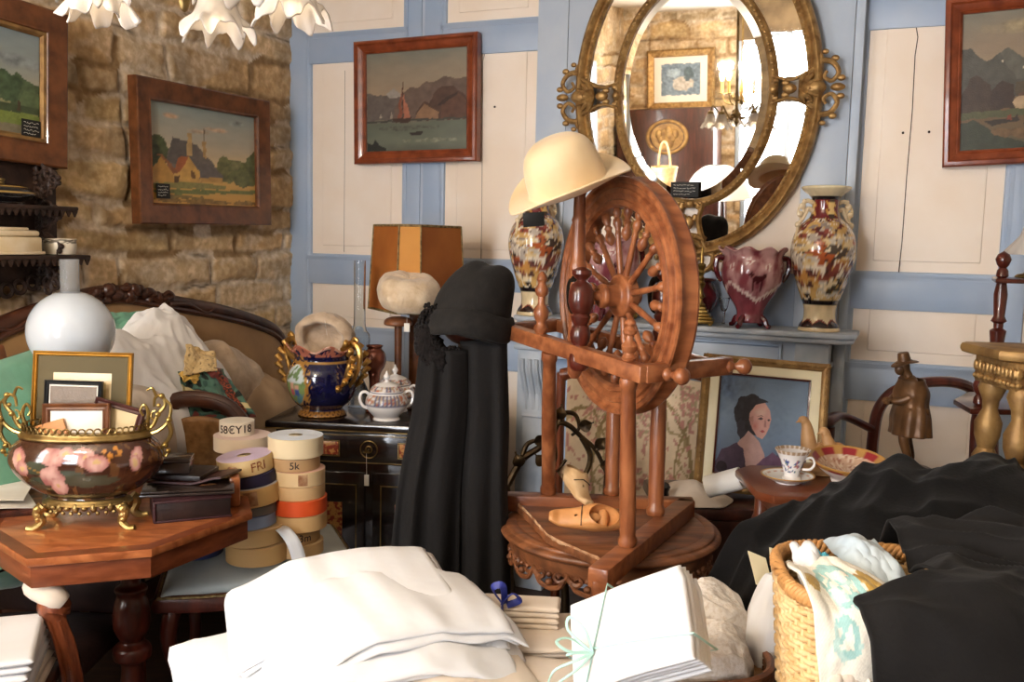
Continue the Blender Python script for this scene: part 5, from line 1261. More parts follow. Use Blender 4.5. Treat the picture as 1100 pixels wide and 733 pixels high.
pillow('green cushion leaning on the sofa back beside the white glass globe', V(g.x, g.y, .92), .46, .46, .17, SROT @ Matrix.Rotation(radians(-10), 4, 'Y') @ Matrix.Rotation(radians(-10), 4, 'X'), 'green_cloth')
b_ = PS(15, 470, .42); pillow('green seat cushion lying flat under the upright green cushion', V(g.x, g.y, .575), .5, .46, .19, SROT @ Matrix.Rotation(radians(82), 4, 'X'), 'green_cloth')
# heaps of cloth on the sofa
def clothheap(name, label, cat, c, z0, rx, ry, h, seed, mat, fold=.03, freq=5., rot=0., group=None, pw=1.6, colfn=None):
    mb = MB(); heap(mb, 0, 0, .0, rx, ry, h, seed, 110, 60, fold, freq=freq, rot=rot, pw=pw)
    if colfn:
        n = len(mb.v); mb.usec = True; mb.c = [colfn(p) for p in mb.v]
    o = mb.build(name, M[mat], ang=180, loc=(c[0], c[1], z0)); return tag(o, label, cat, group)
def S3(px, py, u): return PS(px, py, u)
def rumple(name, label, cat, c, z0, rot, lobes, seed, mat, fold=.03, freq=5., colfn=None, nu=150, nv=64, R=1.15):
    """a crumpled cloth: smooth union of low lobes with sharp running folds"""
    rx = max(abs(l[0]) + l[2] for l in lobes) * R; ry = max(abs(l[1]) + l[3] for l in lobes) * R
    def hz(x, y):
        s_ = 0
        for lx, ly, a, b_, h in lobes:
            q = ((x - lx) / a) ** 2 + ((y - ly) / b_) ** 2
            s_ += (h * max(0., 1 - q) ** .55) ** 4 if q < 1 else 0
        return s_ ** .25
    def f(a, b):
        t = a * 2 * pi
        # outline: march to where the lobes end
        lo, hi = 0., 1.
        for _ in range(9):
            m_ = (lo + hi) / 2
            if hz(m_ * rx * cos(t), m_ * ry * sin(t)) > .012: lo = m_
            else: hi = m_
        e = lo * (1 + .10 * nz(cos(t) * 3, sin(t) * 3, seed))
        r = e * (1 - (1 - b) ** 1.0) if False else e * b ** .8
        x, y = r * rx * cos(t), r * ry * sin(t)
        h = hz(x * .98, y * .98)
        wx = x + .05 * nz(x * 4, y * 4, seed + 9); wy = y + .05 * nz(x * 4, y * 4, seed + 11)
        r1 = abs(nz(wx * freq, wy * freq * 1.5, seed + 5)); r2 = abs(nz(wx * freq * 2.1 + h * 2, wy * freq * 1.8, seed + 8)); r3 = abs(nz(wx * freq * 4, wy * freq * 4, h * 6 + seed))
        g = fold * ((1 - 2.0 * sqrt(r1 * r1 + .006)) + .6 * (1 - 2.0 * sqrt(r2 * r2 + .006)) + .18 * (1 - 2 * r3)) * min(1, (1 - b) * 4 + .15)
        n_ = 1 + g * 1.2
        return V(x * n_ + .3 * g * nz(x * 8, y * 8, seed), y * n_, max(.0, h + g) if b < .999 else 0)
    mb = MB(); mb.grid(nu, nv, f, Matrix.Rotation(rot, 4, 'Z'), closeu=True)
    mb.f.append([k * nv + nv - 1 for k in range(nu)]); mb.m.append(0)
    o = mb.build(name, M[mat], ang=180, loc=(c[0], c[1], z0)); return tag(o, label, cat)
SR = YAW - pi / 2                                                       # local x along the sofa towards the corner ... and y away from the wall
c = S3(215, 420, .36); rumple('beige_cloth_heap', 'large heap of crumpled beige cloth filling the sofa seat', 'cloth', (c.x, c.y), .462, radians(67), [(0, .06, .5, .2, .30), (-.3, .06, .3, .2, .36), (.28, .05, .3, .2, .34)], 2.3, 'beige_linen', .028, 3.5)
c = S3(284, 420, .36); rumple('brown_paper_wrapping', 'crumpled light brown paper wrapping at the right end of the sofa', 'paper', (c.x, c.y), .60, radians(67), [(0, 0, .30, .24, .27), (-.14, -.04, .22, .2, .31), (.16, .03, .18, .2, .20)], 7.7, 'paper_bag', .030, 4.)
c = S3(163, 388, .38); rumple('white_linen_heap', 'bright white embroidered linen heaped on the sofa beside the glass globe', 'linen', (c.x, c.y), .78, radians(67), [(-.12, -.07, .24, .18, .27), (.08, .04, .22, .17, .42), (.0, -.02, .30, .20, .34), (.18, -.09, .13, .13, .20), (-.22, -.02, .12, .14, .36)], 5.1, 'bright_cotton', .042, 6.)
c = S3(118, 430, .58); rumple('cream_linen_heap', 'cream linen heaped between the glass globe and the gold picture frame', 'linen', (c.x, c.y), .78, radians(67), [(0, 0, .2, .14, .20), (.12, .03, .16, .12, .24)], 8.8, 'cream_linen', .022, 5.)
c = S3(226, 372, .34); rumple('taupe_cloth', 'taupe cloth bundle behind the white linen on the sofa', 'cloth', (c.x, c.y), .80, radians(67), [(0, 0, .20, .14, .30), (.13, -.03, .15, .12, .22)], 3.9, 'fur_beige', .022, 4.)
def emb(par): pass
# patterned scarves between
def sheetpatch(name, label, cat, pts, mat, colfn=None, amp=.012, seed=1., thick=.004, n=46, sag=0.):
    """a draped cloth patch between four corner points (tl, tr, br, bl)"""
    a, b, c, d = [Vector(p) for p in pts]
    def f(s, t):
        p = lerp(lerp(a, b, s), lerp(d, c, s), t)
        nrm = (b - a).cross(d - a).normalized()
        p = p + nrm * (amp * (2 * fbm(s * 3, t * 3, seed, 3) + .8 * sin(9 * s + 4 * t + seed)) ) + nrm * sag * sin(pi * s) * sin(pi * t)
        return p
    mb = MB(); mb.grid(n, n, f, thick=thick, colfn=colfn); o = mb.build(name, M[mat], ang=180); return tag(o, label, cat)
def dots(s, t):
    c = s2l('d2b684'); x, y = s * 5, t * 4
    r = sqrt((x % 1 - .5) ** 2 + ((y + .5 * (int(x) % 2)) % 1 - .5) ** 2); return s2l('8b7350') if r < .13 and fbm(x * 3, y * 3, 1.) > -.3 else c
def scarf(s, t):
    h = fbm(s * 4, t * 4, 3.3, 2)
    if s > .78 and s < .92: return s2l('8a3d24') if fbm(s * 30, t * 30, 1., 2) > 0 else s2l('2c1d1a')
    if abs(t - .3 - .5 * s) < .06: return s2l('c9b98a')
    return s2l('1d2420') if h > .18 else s2l('4c6f62') if h > -.12 else s2l('33514a') if h > -.3 else s2l('6d2c26')
sheetpatch('patterned_kerchief', 'mustard cloth with small brown sprigs under the white linen on the sofa', 'cloth', (P(200, 370, 3.34), P(230, 380, 3.42), P(234, 398, 3.34), P(196, 404, 3.24)), 'cloth_attr', dots, .005, 2., n=90)
sheetpatch('printed_scarf', 'dark green printed scarf with a rust border hanging below the mustard cloth', 'scarf', (P(190, 400, 3.26), P(240, 396, 3.38), P(274, 448, 3.30), P(208, 456, 3.23)), 'cloth_attr', scarf, .009, 5., n=110)
sheetpatch('yellow_cloth', 'narrow yellow cloth edge sticking out below the white linen', 'cloth', (P(192, 402, 3.25), P(214, 404, 3.31), P(212, 412, 3.28), P(196, 408, 3.22)), 'candle', None, .004, 9.)
o = sheetpatch('green_cloth', 'green cloth hung over the sofa back behind the white globe', 'cloth', (SL(SFU, 0, 0) * 0 + PS(100, 336, .24), PS(158, 336, .24), PS(170, 372, .30), PS(100, 372, .30)), 'green_cloth', None, .008, 3.3)
# little cross marks on the linen
wl = [x for x in COL.objects if x.name == 'white_linen_heap'][0]
# ------------------------------------------------------------------ carved wall shelf
zU = PS(45, 221, .16).z; zLw = PS(55, 274, .16).z
vR = (PS(60, 222, .10) - CORNER).dot(WN); vR2 = (PS(78, 273, .12) - CORNER).dot(WN); vL = vR + .62
ws = thing('carved_wall_shelf', 'dark carved fretwork wall shelf with two tiers on the stone wall', 'shelf', RM(.055, (vR + vL) / 2, 0), YAW)
vm2 = (vR + vL) / 2
def KL(u, v, z): return V(u - .055, -(v - vm2), z)
def plank(u0, u1, va_, vb, z, th=.014): mb = MB(); return mb.box(u1 - u0, vb - va_, th, .004, loc=KL((u0 + u1) / 2, (va_ + vb) / 2, z - th / 2))
for z, v_ in ((zU, vR), (zLw, vR2)):
    mb = plank(.06, .21, v_, vL, z)
    for k in range(24):
        v = lerp(v_ + .01, vL - .01, k / 23); c = KL(.205, v, z - .014)
        mb.add([c + V(0, -.011, 0), c + V(0, .011, 0), c + V(0, 0, -.022), c + V(-.008, -.011, 0), c + V(-.008, .011, 0), c + V(-.008, 0, -.022)], [[0, 1, 2], [5, 4, 3], [0, 3, 4, 1], [1, 4, 5, 2], [2, 5, 3, 0]])
    mb.build('tier', M['wood_fret'], ws)
mb = MB(); mb.box(.012, vL - vR + .06, .42, .004, loc=KL(.064, vm2, (zU + zLw) / 2 + .02)); mb.build('back_board', M['wood_fret'], ws)
for v in (vR + .06, vL - .06):
    mb = MB(); rnd = random.Random(8)
    for k in range(26):
        z = lerp(zLw - .12, zU + .13, k / 25); u = .10 + .045 * sin(k * .9) + .03 * (zU - z) * 0
        mb.torus(.017, .006, 12, 6, Matrix.Translation(KL(u + .02, v, z)) @ Matrix.Rotation(pi / 2, 4, 'X'))
        mb.ball(KL(u + .045, v + rnd.uniform(-.004, .004), z), .010, 8, 6)
        mb.ball(KL(.075, v, z), .009, 6, 5)
    for k in range(8): mb.tube(spiral(KL(.12, v, lerp(zLw - .10, zU + .1, k / 7)), .03, .008, k, 1.2, 18), .005, 6)
    mb.build('fretwork_bracket', M['wood_fret'], ws)
mb = MB()
for k in range(13):
    v = lerp(vR - .02, vL - .02, k / 12); mb.torus(.024, .008, 14, 6, Matrix.Translation(KL(.072, v, zU + .16 + .05 * sin(pi * k / 12))) @ Matrix.Rotation(pi / 2, 4, 'Y')); mb.ball(KL(.075, v, zU + .185 + .05 * sin(pi * k / 12)), .012, 8, 6)
mb.build('carved_cresting', M['wood_fret'], ws); mb = MB()
for k in range(13):
    v = lerp(vR - .02, vL - .02, k / 12); mb.torus(.023, .008, 14, 6, Matrix.Translation(KL(.072, v, zLw - .07 - .06 * sin(pi * k / 12))) @ Matrix.Rotation(pi / 2, 4, 'Y'))
mb.build('carved_skirt', M['wood_fret'], ws)
def onshelf(px, py, u, z): q = PS(px, py, u); return V(q.x, q.y, z)
q = onshelf(8, 262, .15, zLw + .001); t = thing('cream_casket', 'cream casket with a lid on the lower tier of the carved wall shelf', 'box', q, YAW)
mb = MB(); mb.box(.09, .20, .06, .008, loc=(0, 0, .031)); mb.box(.10, .215, .012, .004, loc=(0, 0, .007)); mb.build('casket_body', M['ceramic_cream'], t)
mb = MB(); mb.box(.085, .19, .022, .010, loc=(0, 0, .072)); mb.box(.05, .13, .012, .005, loc=(0, 0, .086)); mb.build('lid', M['ceramic_cream'], t)
mb = MB(); mb.ball((.0, .104, .05), .013, 10, 8, sc=(1, .6, 1.3)); mb.ball((0, -.104, .05), .013, 10, 8, sc=(1, .6, 1.3)); mb.build('side_ornament', M['ceramic_cream'], t)
q = onshelf(64, 266, .14, zLw + .001); t = thing('cream_pot', 'small round cream pot with a speckled rim at the end of the lower wall shelf', 'pot', q)
mb = MB(); mb.lathe(prof([(0, 0), (.046, 0), (.052, .008), (.056, .03), (.054, .046), (.057, .052), (.053, .056), (.048, .05), (0, .046)], 40), 40, col=lambda a, z, r, k: s2l('7d7466') if .040 < z < .054 and fbm(a * 6, z * 120, 2.) > -.1 else s2l('e6dcc8')); mb.build('pot_body', M['glaze_matte'], t, ang=180)
q = onshelf(2, 212, .14, zU + .001); t = thing('black_tureen', 'black lacquered oval dish with gilt lines on the upper tier of the carved wall shelf', 'dish', q, YAW)
mb = MB(); mb.lathe(prof([(0, 0), (.04, 0), (.045, .008), (.062, .02), (.068, .036), (.060, .05), (.04, .062), (0, .068)], 40), 40, sy=1.75, col=lambda a, z, r, k: s2l('a88a4c') if .035 < z < .039 or .055 < z < .058 else s2l('17171a')); mb.build('dish_body', M['glaze'], t, ang=180)
mb = MB(); mb.lathe(prof([(0, .085), (.012, .08), (.008, .07), (.014, .064)], 12), 14); mb.build('knob', M['brass'], t)

# ================================================================== octagonal table
OT = .76
ot = thing('octagonal_table', 'octagonal inlaid brown table on a turned pedestal at the left', 'table', (-1.10, 2.60, 0))
def OL(p): return Vector(p) - V(-1.10, 2.60, 0)
A_, B_ = PZ(28, 601, OT), PZ(163, 590, OT); C_ = PZ(255, 548, OT)
d_ = (B_ - A_); L_ = d_.length; ang0 = atan2(d_.y, d_.x)
pts = [A_, B_]; p = B_.copy(); an = ang0
for k in range(6):
    an += pi / 4; p = p + V(cos(an), sin(an), 0) * (L_ if k else (C_ - B_).length); pts.append(p)
octp = [(OL(p).x, OL(p).y) for p in pts]
octp = octp[:2] + octp[2:]
ctr = V(sum(p[0] for p in octp) / 8, sum(p[1] for p in octp) / 8, 0)
mb = MB(); mb.prism(octp, .022, Matrix.Translation((0, 0, OT - .022)), 0, .004); top = mb.build('table_top', M['wood_oct'], ot)
def scale_poly(P_, s): return [(ctr.x + (x - ctr.x) * s, ctr.y + (y - ctr.y) * s) for x, y in P_]
mb = MB(); o1, o2 = octp, scale_poly(octp, .90)
vs = [V(x, y, OT + .0006) for x, y in o1] + [V(x, y, OT + .0006) for x, y in o2]
mb.add([V(ctr.x + (p.x - ctr.x) * .995, ctr.y + (p.y - ctr.y) * .995, p.z) for p in vs], [[i, (i + 1) % 8, 8 + (i + 1) % 8, 8 + i] for i in range(8)]); mb.build('crossbanding', M['wood_oct_edge'], top, ang=180)
mb = MB(); mb.prism(scale_poly(octp, .965), .058, Matrix.Translation((0, 0, OT - .0795)), 0, .003); mb.build('apron', M['wood_oct_edge'], ot)
pd = V(ctr.x + .035, ctr.y - .02, 0)
mb = MB(); mb.lathe(prof([(0.047, OT - .08), (0.031, OT - .11), (0.028, OT - .18), (0.028, OT - .21), (0.045, OT - .225), (0.039, OT - .245), (0.048, OT - .275), (0.051, OT - .33), (0.039, OT - .365), (0.031, OT - .38), (0.051, OT - .40), (0.051, OT - .43), (0.031, OT - .45), (0.039, OT - .55), (0.043, OT - .62), (0.023, OT - .66), (0, OT - .665)], 80), 32, Matrix.Translation(pd)); mb.build('pedestal', M['wood_mahog'], ot)
for k in range(4):
    a = k * pi / 2 + .75; mb = MB(); mb.tube([pd + V(p.x * cos(a), p.x * sin(a), p.z) for p in spline([(.02, 0, .2), (.1, 0, .19), (.18, 0, .1), (.27, 0, .035), (.30, 0, .02)], 24)], lambda s: .026 - .008 * s, 10); mb.build('foot', M['wood_mahog'], ot)
ce = OL(C_); e2 = V(octp[3][0] - octp[2][0], octp[3][1] - octp[2][1], 0).normalized()
mb = MB(); c0 = ce + V(-.012, .02, 0); mb.beam(c0 + V(0, 0, .045) - e2 * .0, c0 + e2 * .16 + V(0, 0, .045), .030, .088, .008); mb.build('end_rail', M['wood_oct'], ot)
def onoct(px, py, z=OT): return PZ(px, py, z)
# ------------------------------------------------------------------ brown jardiniere with flowers
jc = V(*PZ(90, 566, OT)); jc.y += .03
jl = thing('flower_jardiniere', 'large brown oval jardiniere painted with pink flowers on gilt feet on the octagonal table', 'jardiniere', (jc.x, jc.y, OT + .001), radians(6))
PK = [(-.052, .205, .030, .026, 0), (-.015, .212, .020, .018, 0), (.03, .203, .028, .026, 1), (.058, .188, .032, .022, 1), (-.055, .155, .030, .034, 0), (-.04, .125, .022, .026, 1), (-.145, .190, .020, .030, 0), (-.135, .172, .017, .022, 0), (.150, .200, .013, .024, 1), (.147, .185, .010, .022, 1)]
def jar_col(a, z, r, q):
    n = fbm(a * 3, z * 12, 5., 3)
    c = tuple(x * (1 + .3 * n) for x in s2l('3e2216' if z > .13 else '30211a'))
    if n > .2: c = s2l('5c3c22')
    if sin(a) > .1: return c
    x = .2 * cos(a) * r / .2; xx = x
    for k, (fx, fz, rx, rz) in enumerate(((-.10, .175, .035, .018), (-.02, .150, .05, .022), (.04, .14, .06, .016), (-.09, .13, .03, .02))):
        if ((x - fx) / rx) ** 2 + ((z - fz) / rz) ** 2 + .6 * fbm(x * 30, z * 30, k, 2) < 1: c = s2l('3b4032')
    for gx, gz in ((.09, .21), (.10, .225), (.085, .195), (.11, .215), (.075, .22)):
        if (x - gx) ** 2 + (z - gz) ** 2 < .00003: c = s2l('b3742f')
    if abs(z - .20 - .25 * (x - .08)) < .0018 and .05 < x < .12: c = s2l('8c5a26')
    if abs(z - .17 + .4 * (x + .1)) < .0018 and -.12 < x < -.06: c = s2l('8c6a36')
    for k, (fx, fz, rx, rz, kk) in enumerate(PK):
        d = ((x - fx) / rx) ** 2 + ((z - fz) / rz) ** 2 + .5 * fbm(x * 26, z * 26, k * 2., 2)
        if d < 1:
            m = clamp(.2 + d * .7 + .8 * fbm(x * 40, z * 20, k, 3)); c = tuple(lerp(p, q_, m) for p, q_ in zip(s2l('c9a094'), s2l('9a625c')))
            if d < .06: c = s2l('c0a070')
    return c
JPf = prof([(0, .075), (.092, .075), (.10, .082), (.135, .10), (.172, .13), (.197, .165), (.2, .19), (.190, .215), (.172, .235), (.160, .243), (.155, .25)], 60)
JPf += [(.150, .25), (.148, .2), (.12, .12), (0, .10)]
mb = MB(); mb.lathe(JPf, 260, sy=.56, col=jar_col); mb.build('pot_body', M['glaze'], jl, ang=180)
mb = MB(); mb.lathe(prof([(.152, .238), (.168, .240), (.172, .246), (.162, .256), (.160, .262), (.150, .262), (.148, .25)], 24), 90, sy=.58); 
for k in range(52):
    a = 2 * pi * k / 52; mb.torus(.0085, .0022, 10, 5, Matrix.Translation((.160 * cos(a), .160 * .58 * sin(a), .268)) @ Matrix.Rotation(a + pi / 2, 4, 'Z') @ Matrix.Rotation(pi / 2, 4, 'X'))
mb.build('gallery_rim', M['brass'], jl)
mb = MB(); mb.lathe(prof([(.08, .06), (.115, .062), (.108, .07), (.098, .077), (.08, .078)], 16), 72, sy=.6)
for k in range(30):
    a = 2 * pi * k / 30; mb.ball((.108 * cos(a), .108 * .6 * sin(a), .058), .009, 8, 6, sc=(1, .8, 1.4 - .6 * (k % 2))); mb.ball((.108 * cos(a + .1), .066 * sin(a + .1), .045), .006, 6, 5)
fb = mb.build('foot_plate', M['brass'], jl)
for sx in (-1, 1):
    for sy in (-1, 1):
        mb = MB(); d = V(.098 * sx, .05 * sy, 0)
        mb.tube(spline([d + V(0, 0, .062), d + V(.012 * sx, .006 * sy, .045), d + V(.004 * sx, .002 * sy, .02), d + V(.022 * sx, .01 * sy, .004), d + V(.040 * sx, .014 * sy, .006)], 20), lambda s: .014 - .007 * s, 8, flat=1.1)
        for z, r in ((.055, .013), (.04, .011), (.028, .009)): mb.ball(d + V(.010 * sx, .008 * sy, z), r, 8, 6)
        mb.build('foot', M['gilt_bright'], jl)
for sx in (-1, 1):
    mb = MB()
    for pts, r in (([(.15, 0, .255), (.18, 0, .27), (.20, 0, .30), (.225, 0, .325), (.215, 0, .35), (.19, 0, .345), (.185, 0, .32)], .006), ([(.16, 0, .245), (.20, 0, .255), (.235, 0, .28), (.245, 0, .32), (.225, 0, .34)], .006), ([(.235, 0, .28), (.245, 0, .25), (.23, 0, .225), (.215, 0, .215), (.21, 0, .20), (.225, 0, .185), (.235, 0, .20)], .006), ([(.155, 0, .27), (.165, 0, .30), (.15, 0, .325), (.135, 0, .31), (.145, 0, .295)], .005), ([(.2, 0, .3), (.19, 0, .285), (.175, 0, .29), (.178, 0, .305), (.19, 0, .31)], .004), ([(.195, 0, .345), (.18, 0, .37), (.16, 0, .365)], .004)):
        mb.tube(spline([V((.155 + (x - .155) * .72) * sx, y, z) for x, y, z in pts], 30), lambda s, r=r: r * (1.1 - .5 * s), 7)
    for x, z in ((.20, .30), (.24, .285), (.225, .215), (.16, .26), (.215, .35), (.235, .2)): mb.ball(((.155 + (x - .155) * .72) * sx, -.004, z), .008, 8, 6)
    mb.ball((.191 * sx, -.008, .325), .006, 8, 6); mb.build('scroll_handle', M['brass_bright'], jl)
# small frames standing in it
def small_frame(label, px, Yo, w, h, fw, fmat, inner, lean=-10, roll=0, zb=.10, picfn=None):
    q = P(px, 470, jc.y + Yo); T = Matrix.Translation((q.x, jc.y + Yo, OT + zb)) @ Matrix.Rotation(radians(4), 4, 'Z') @ Matrix.Rotation(radians(roll), 4, 'Y') @ Matrix.Rotation(radians(lean), 4, 'X')
    t = thingM('small_picture_frame', label, 'picture frame', T, 'small frames standing in the brown jardiniere')
    C = Matrix.Translation((0, 0, h / 2))
    mb = MB(); mitre(mb, w, h, [(0, -.006), (0, .007), (.003, .009), (fw * .5, .006), (fw * .8, .008), (fw, .003), (fw, -.004)], C); mb.build('frame_moulding', M[fmat], t, ang=25)
    iw, ih = w - 2 * fw + .004, h - 2 * fw + .004
    mb = MB(); mb.box(iw, .004, ih, .0005, M=C); mb.build('mount', M[inner], t)
    if picfn:
        mb = MB(); canvas(mb, iw * picfn[1], ih * picfn[2], picfn[0], 60, C, -.0026); mb.build('small_picture', M['picture'], t, ang=180)
sep = Pic(grad([(0, 'd9c49a'), (.4, 'd2b888'), (.7, 'b08a5a'), (1, '8a6a44')])).poly([(.1, .35), (.9, .3), (.9, .5), (.1, .55)], 'bb9460').blob(.3, .6, .15, .1, '7a5a3a')
port = Pic(grad([(0, '6d5a44'), (1, '4c3a2c')])).blob(.5, .62, .22, .3, 'a88a66', soft=.6).blob(.75, .6, .15, .25, 'b99a74', soft=.6)
small_frame('slim gold frame with an olive mount at the back of the brown jardiniere', 83, .04, .265, .36, .013, 'frame_gold', 'olive_mat', -8, .8, .10, (Pic(lambda x, y: s2l('d8c39a') if not (.09 < x < .91 and .10 < y < .9) else (sep(x, y) if .12 < x < .88 and .13 < y < .87 else s2l('a8905e'))), .64, .72))
small_frame('small black frame in front of the gold frame in the jardiniere', 74, .012, .152, .27, .012, 'frame_black', 'paper_white', -7, 1.2, .115, (port, .92, .95))
small_frame('tilted dark red frame between the black frame and the gold frame', 104, .0, .135, .21, .018, 'leather_red', 'mat_cream', -8, 16, .125)
small_frame('brown wooden frame foremost in the brown jardiniere', 81, -.022, .175, .215, .020, 'wood_frame', 'paper_white', -6, -.8, .115)
q = P(68, 470, jc.y - .048); t = thingM('wooden_tablet', 'light brown wooden tablet leaning against the foremost frame in the jardiniere', 'tablet', Matrix.Translation((q.x, jc.y - .045, OT + .12)) @ Matrix.Rotation(radians(-18), 4, 'Y') @ Matrix.Rotation(radians(-10), 4, 'X'))
mb = MB(); mb.box(.08, .008, .17, .002, loc=(0, 0, .085)); mb.build('board', M['shoe_wood'], t)
# ------------------------------------------------------------------ books and boxes beside it
def bk(px, py, z): return PZ(px, py, z)
q = bk(198, 545, OT + .03); t = thing('brown_book', 'thick dark brown book lying lowest in the stack beside the jardiniere', 'book', (q.x, q.y + .05, OT + .001), radians(24))
mb = MB(); mb.box(.205, .17, .006, .002, loc=(0, 0, .003)); mb.box(.205, .17, .006, .002, loc=(0, 0, .057)); mb.box(.008, .17, .06, .003, loc=(-.1, 0, .03)); mb.build('cover', M['book_brown'], t)
mb = MB(); mb.box(.195, .16, .049, .001, loc=(.002, 0, .03)); mb.build('page_block', M['leather_dark'], t)
t = thing('lacquer_folder', 'dark painted folder lying across the thick brown book', 'folder', (q.x - .015, q.y + .085, OT + .063), radians(16))
mb = MB(); mb.box(.25, .19, .008, .003, loc=(0, 0, .004)); mb.box(.245, .185, .006, .002, loc=(0, 0, .013), M=Matrix.Rotation(radians(1), 4, 'Z')); fo = mb.build('folder_cover', M['lacquer'], t)
mb = MB(); mb.prism([(.03, -.05), (.075, -.04), (.06, -.03), (.035, -.038)], .001, Matrix.Translation((0, 0, .0162))); mb.build('red_flower', M['inlay_red'], t)
t = thing('red_blotter', 'reddish brown leather blotter lying on the dark painted folder', 'blotter', (q.x - .01, q.y + .12, OT + .081), radians(-6))
mb = MB(); mb.grid(24, 10, lambda a, b: V((a - .5) * .22, (b - .5) * .15, .006 + .022 * sstep(.55, 1, a) * (1 - .6 * b)), thick=.006); mb.build('leather_cover', M['leather_red'], t)
mb = MB(); mb.box(.15, .13, .016, .003, loc=(-.03, 0, .016)); mb.build('leaves', M['leather_dark'], t)
t = thing('black_box', 'small black lacquered box topmost of the stack beside the jardiniere', 'box', (q.x - .065, q.y + .10, OT + .106), radians(10))
mb = MB(); mb.box(.10, .08, .032, .004, loc=(0, 0, .016)); mb.build('box_body', M['lacquer'], t); mb = MB(); mb.box(.104, .084, .012, .004, loc=(0, 0, .0385)); mb.build('lid', M['lacquer'], t)
q = bk(4, 545, OT); 
for k, (dx, dy, r, l) in enumerate(((0, 0, 20, 'white paper sheet topmost of the papers left of the jardiniere'), (.02, -.03, 35, 'white paper sheet lowest of the papers left of the jardiniere'))):
    z = OT + .034 - k * .012
    mb = MB(); mb.grid(16, 12, lambda a, b: V((a - .5) * .17, (b - .5) * .24, .010 * sin(2.5 * a + k)), thick=.0012); o = mb.build('paper_sheet', M['paper_white'], loc=(q.x - .03 + dx, q.y + .02 + dy, z), rot=(0, 0, radians(r))); tag(o, l, 'paper')
t = thing('wooden_tray', 'worn wooden tray under the white papers left of the jardiniere', 'tray', (q.x - .0, q.y + .02, OT + .001), radians(25))
mb = MB(); mb.box(.2, .27, .010, .003, loc=(0, 0, .005)); mb.build('tray_base', M['wood_worn'], t)
mb = MB(); mitre(mb, .2, .27, [(0, 0), (0, .016), (.004, .019), (.010, .016), (.010, 0)], Matrix.Rotation(-pi / 2, 4, 'X')); mb.build('tray_rim', M['wood_dark'], t)
# globe lamp
gc = P(76.5, 357, 2.80); t = thing('globe_oil_lamp', 'oil lamp with a large white opal glass globe and clear chimney', 'lamp', (gc.x, gc.y, OT + .001))
r_ = 45.3 / 1010 * 2.80 * .985; gz = gc.z - OT
mb = MB(); mb.lathe([(r_ * sin(radians(a)), gz - r_ * cos(radians(a))) for a in range(20, 166, 4)] + [((r_ - .003) * sin(radians(a)), gz - (r_ - .003) * cos(radians(a))) for a in range(165, 19, -5)], 64); mb.build('opal_globe', M['opal_glass'], t, ang=180)
ct = P(73, 279, 2.80).z - OT
mb = MB(); mb.lathe([(.022, gz - .05), (.034, gz), (.03, gz + .06), (.027, gz + r_), (.0275, ct), (.0255, ct), (.025, gz + r_), (.028, gz + .06), (.032, gz), (.020, gz - .05)], 40); mb.build('glass_chimney', M['chimney_glass'], t, ang=60)
mb = MB(); mb.lathe(prof([(0, 0), (.085, 0), (.085, .012), (.05, .03), (.022, .05), (.018, .10), (.026, .12), (.05, .15), (.065, .18), (.06, .21), (.035, .225), (.03, gz - r_ + .0), (.045, gz - r_ + .012), (.03, gz - r_ + .03), (.02, gz - .05), (0, gz - .05)], 70), 36); mb.build('brass_base', M['brass'], t)
# armchair pushed under the table
aY = 2.26; ao = V(P(62, 640, aY).x - .24, aY + .30, 0)
t = thing('carved_armchair', 'carved armchair with a cream padded arm half under the octagonal table', 'armchair', ao)
def AA(px, py, Y=aY): return P(px, py, Y) - ao
mb = MB(); mb.tube(spline([AA(66, 643), AA(58, 652), AA(60, 666), AA(70, 690), AA(76, 715), AA(80, 745), V(AA(80, 745).x - .01, AA(80, 745).y, .2), V(AA(80, 745).x + .015, AA(80, 745).y, 0)], 50), lambda s: .020 + .016 * exp(-((s - .12) / .12) ** 2), 10, flat=1.2)
for dx in (-.012, .012): mb.tube([p + V(dx, -.02, 0) for p in spline([AA(62, 664), AA(70, 690), AA(76, 715), AA(80, 745)], 20)], .006, 6)
mb.build('carved_arm_post', M['wood_red'], t)
mb = MB(); mb.tube(spline([AA(52, 640, aY + .30), AA(44, 634, aY + .14), AA(40, 630, aY + .04), AA(52, 637, aY - .01), AA(68, 648, aY - .005)], 24), lambda s: .034 * (1 - .35 * abs(2 * s - 1) ** 3), 12); mb.build('padded_arm', M['cream_linen'], t)
mb = MB(); mb.tube(spline([(-.24, .12, .61), (-.245, -.14, .605), (-.255, -.27, .54), (-.24, -.25, .40), (-.25, -.26, .1), (-.255, -.27, 0)], 40), .026, 10); mb.build('carved_arm_post', M['wood_red'], t)
mb = MB(); mb.grid(24, 24, lambda a, b: V((a - .5) * .46, (b - .5) * .46, .36 + .06 * (sin(pi * a) * sin(pi * b)) ** .4), thick=.06); mb.build('seat', M['leather_dark'], t, ang=180)  # dark cover colour stands in for the shade under the table
mb = MB(); mb.box(.48, .06, .24, .02, loc=(0, .24, .50)); mb.build('back', M['leather_dark'], t)  # back darkened in colour too, for the same under-table shade
for x in (-.22, .22): mb = MB(); mb.turn((x, .23, .40), (x, .26, 0), [(0, .022), (1, .016)], 10); mb.build('rear_leg', M['wood_red'], t)
q = P(6, 420, 2.9); mb = MB(); mb.beam(P(-3, 372, 2.95), P(30, 500, 2.80), .035, .03, .008); o = mb.build('wooden_strut', M['wood_frame']); tag(o, 'sloping brown wooden strut before the green cushion at the left edge', 'strut')
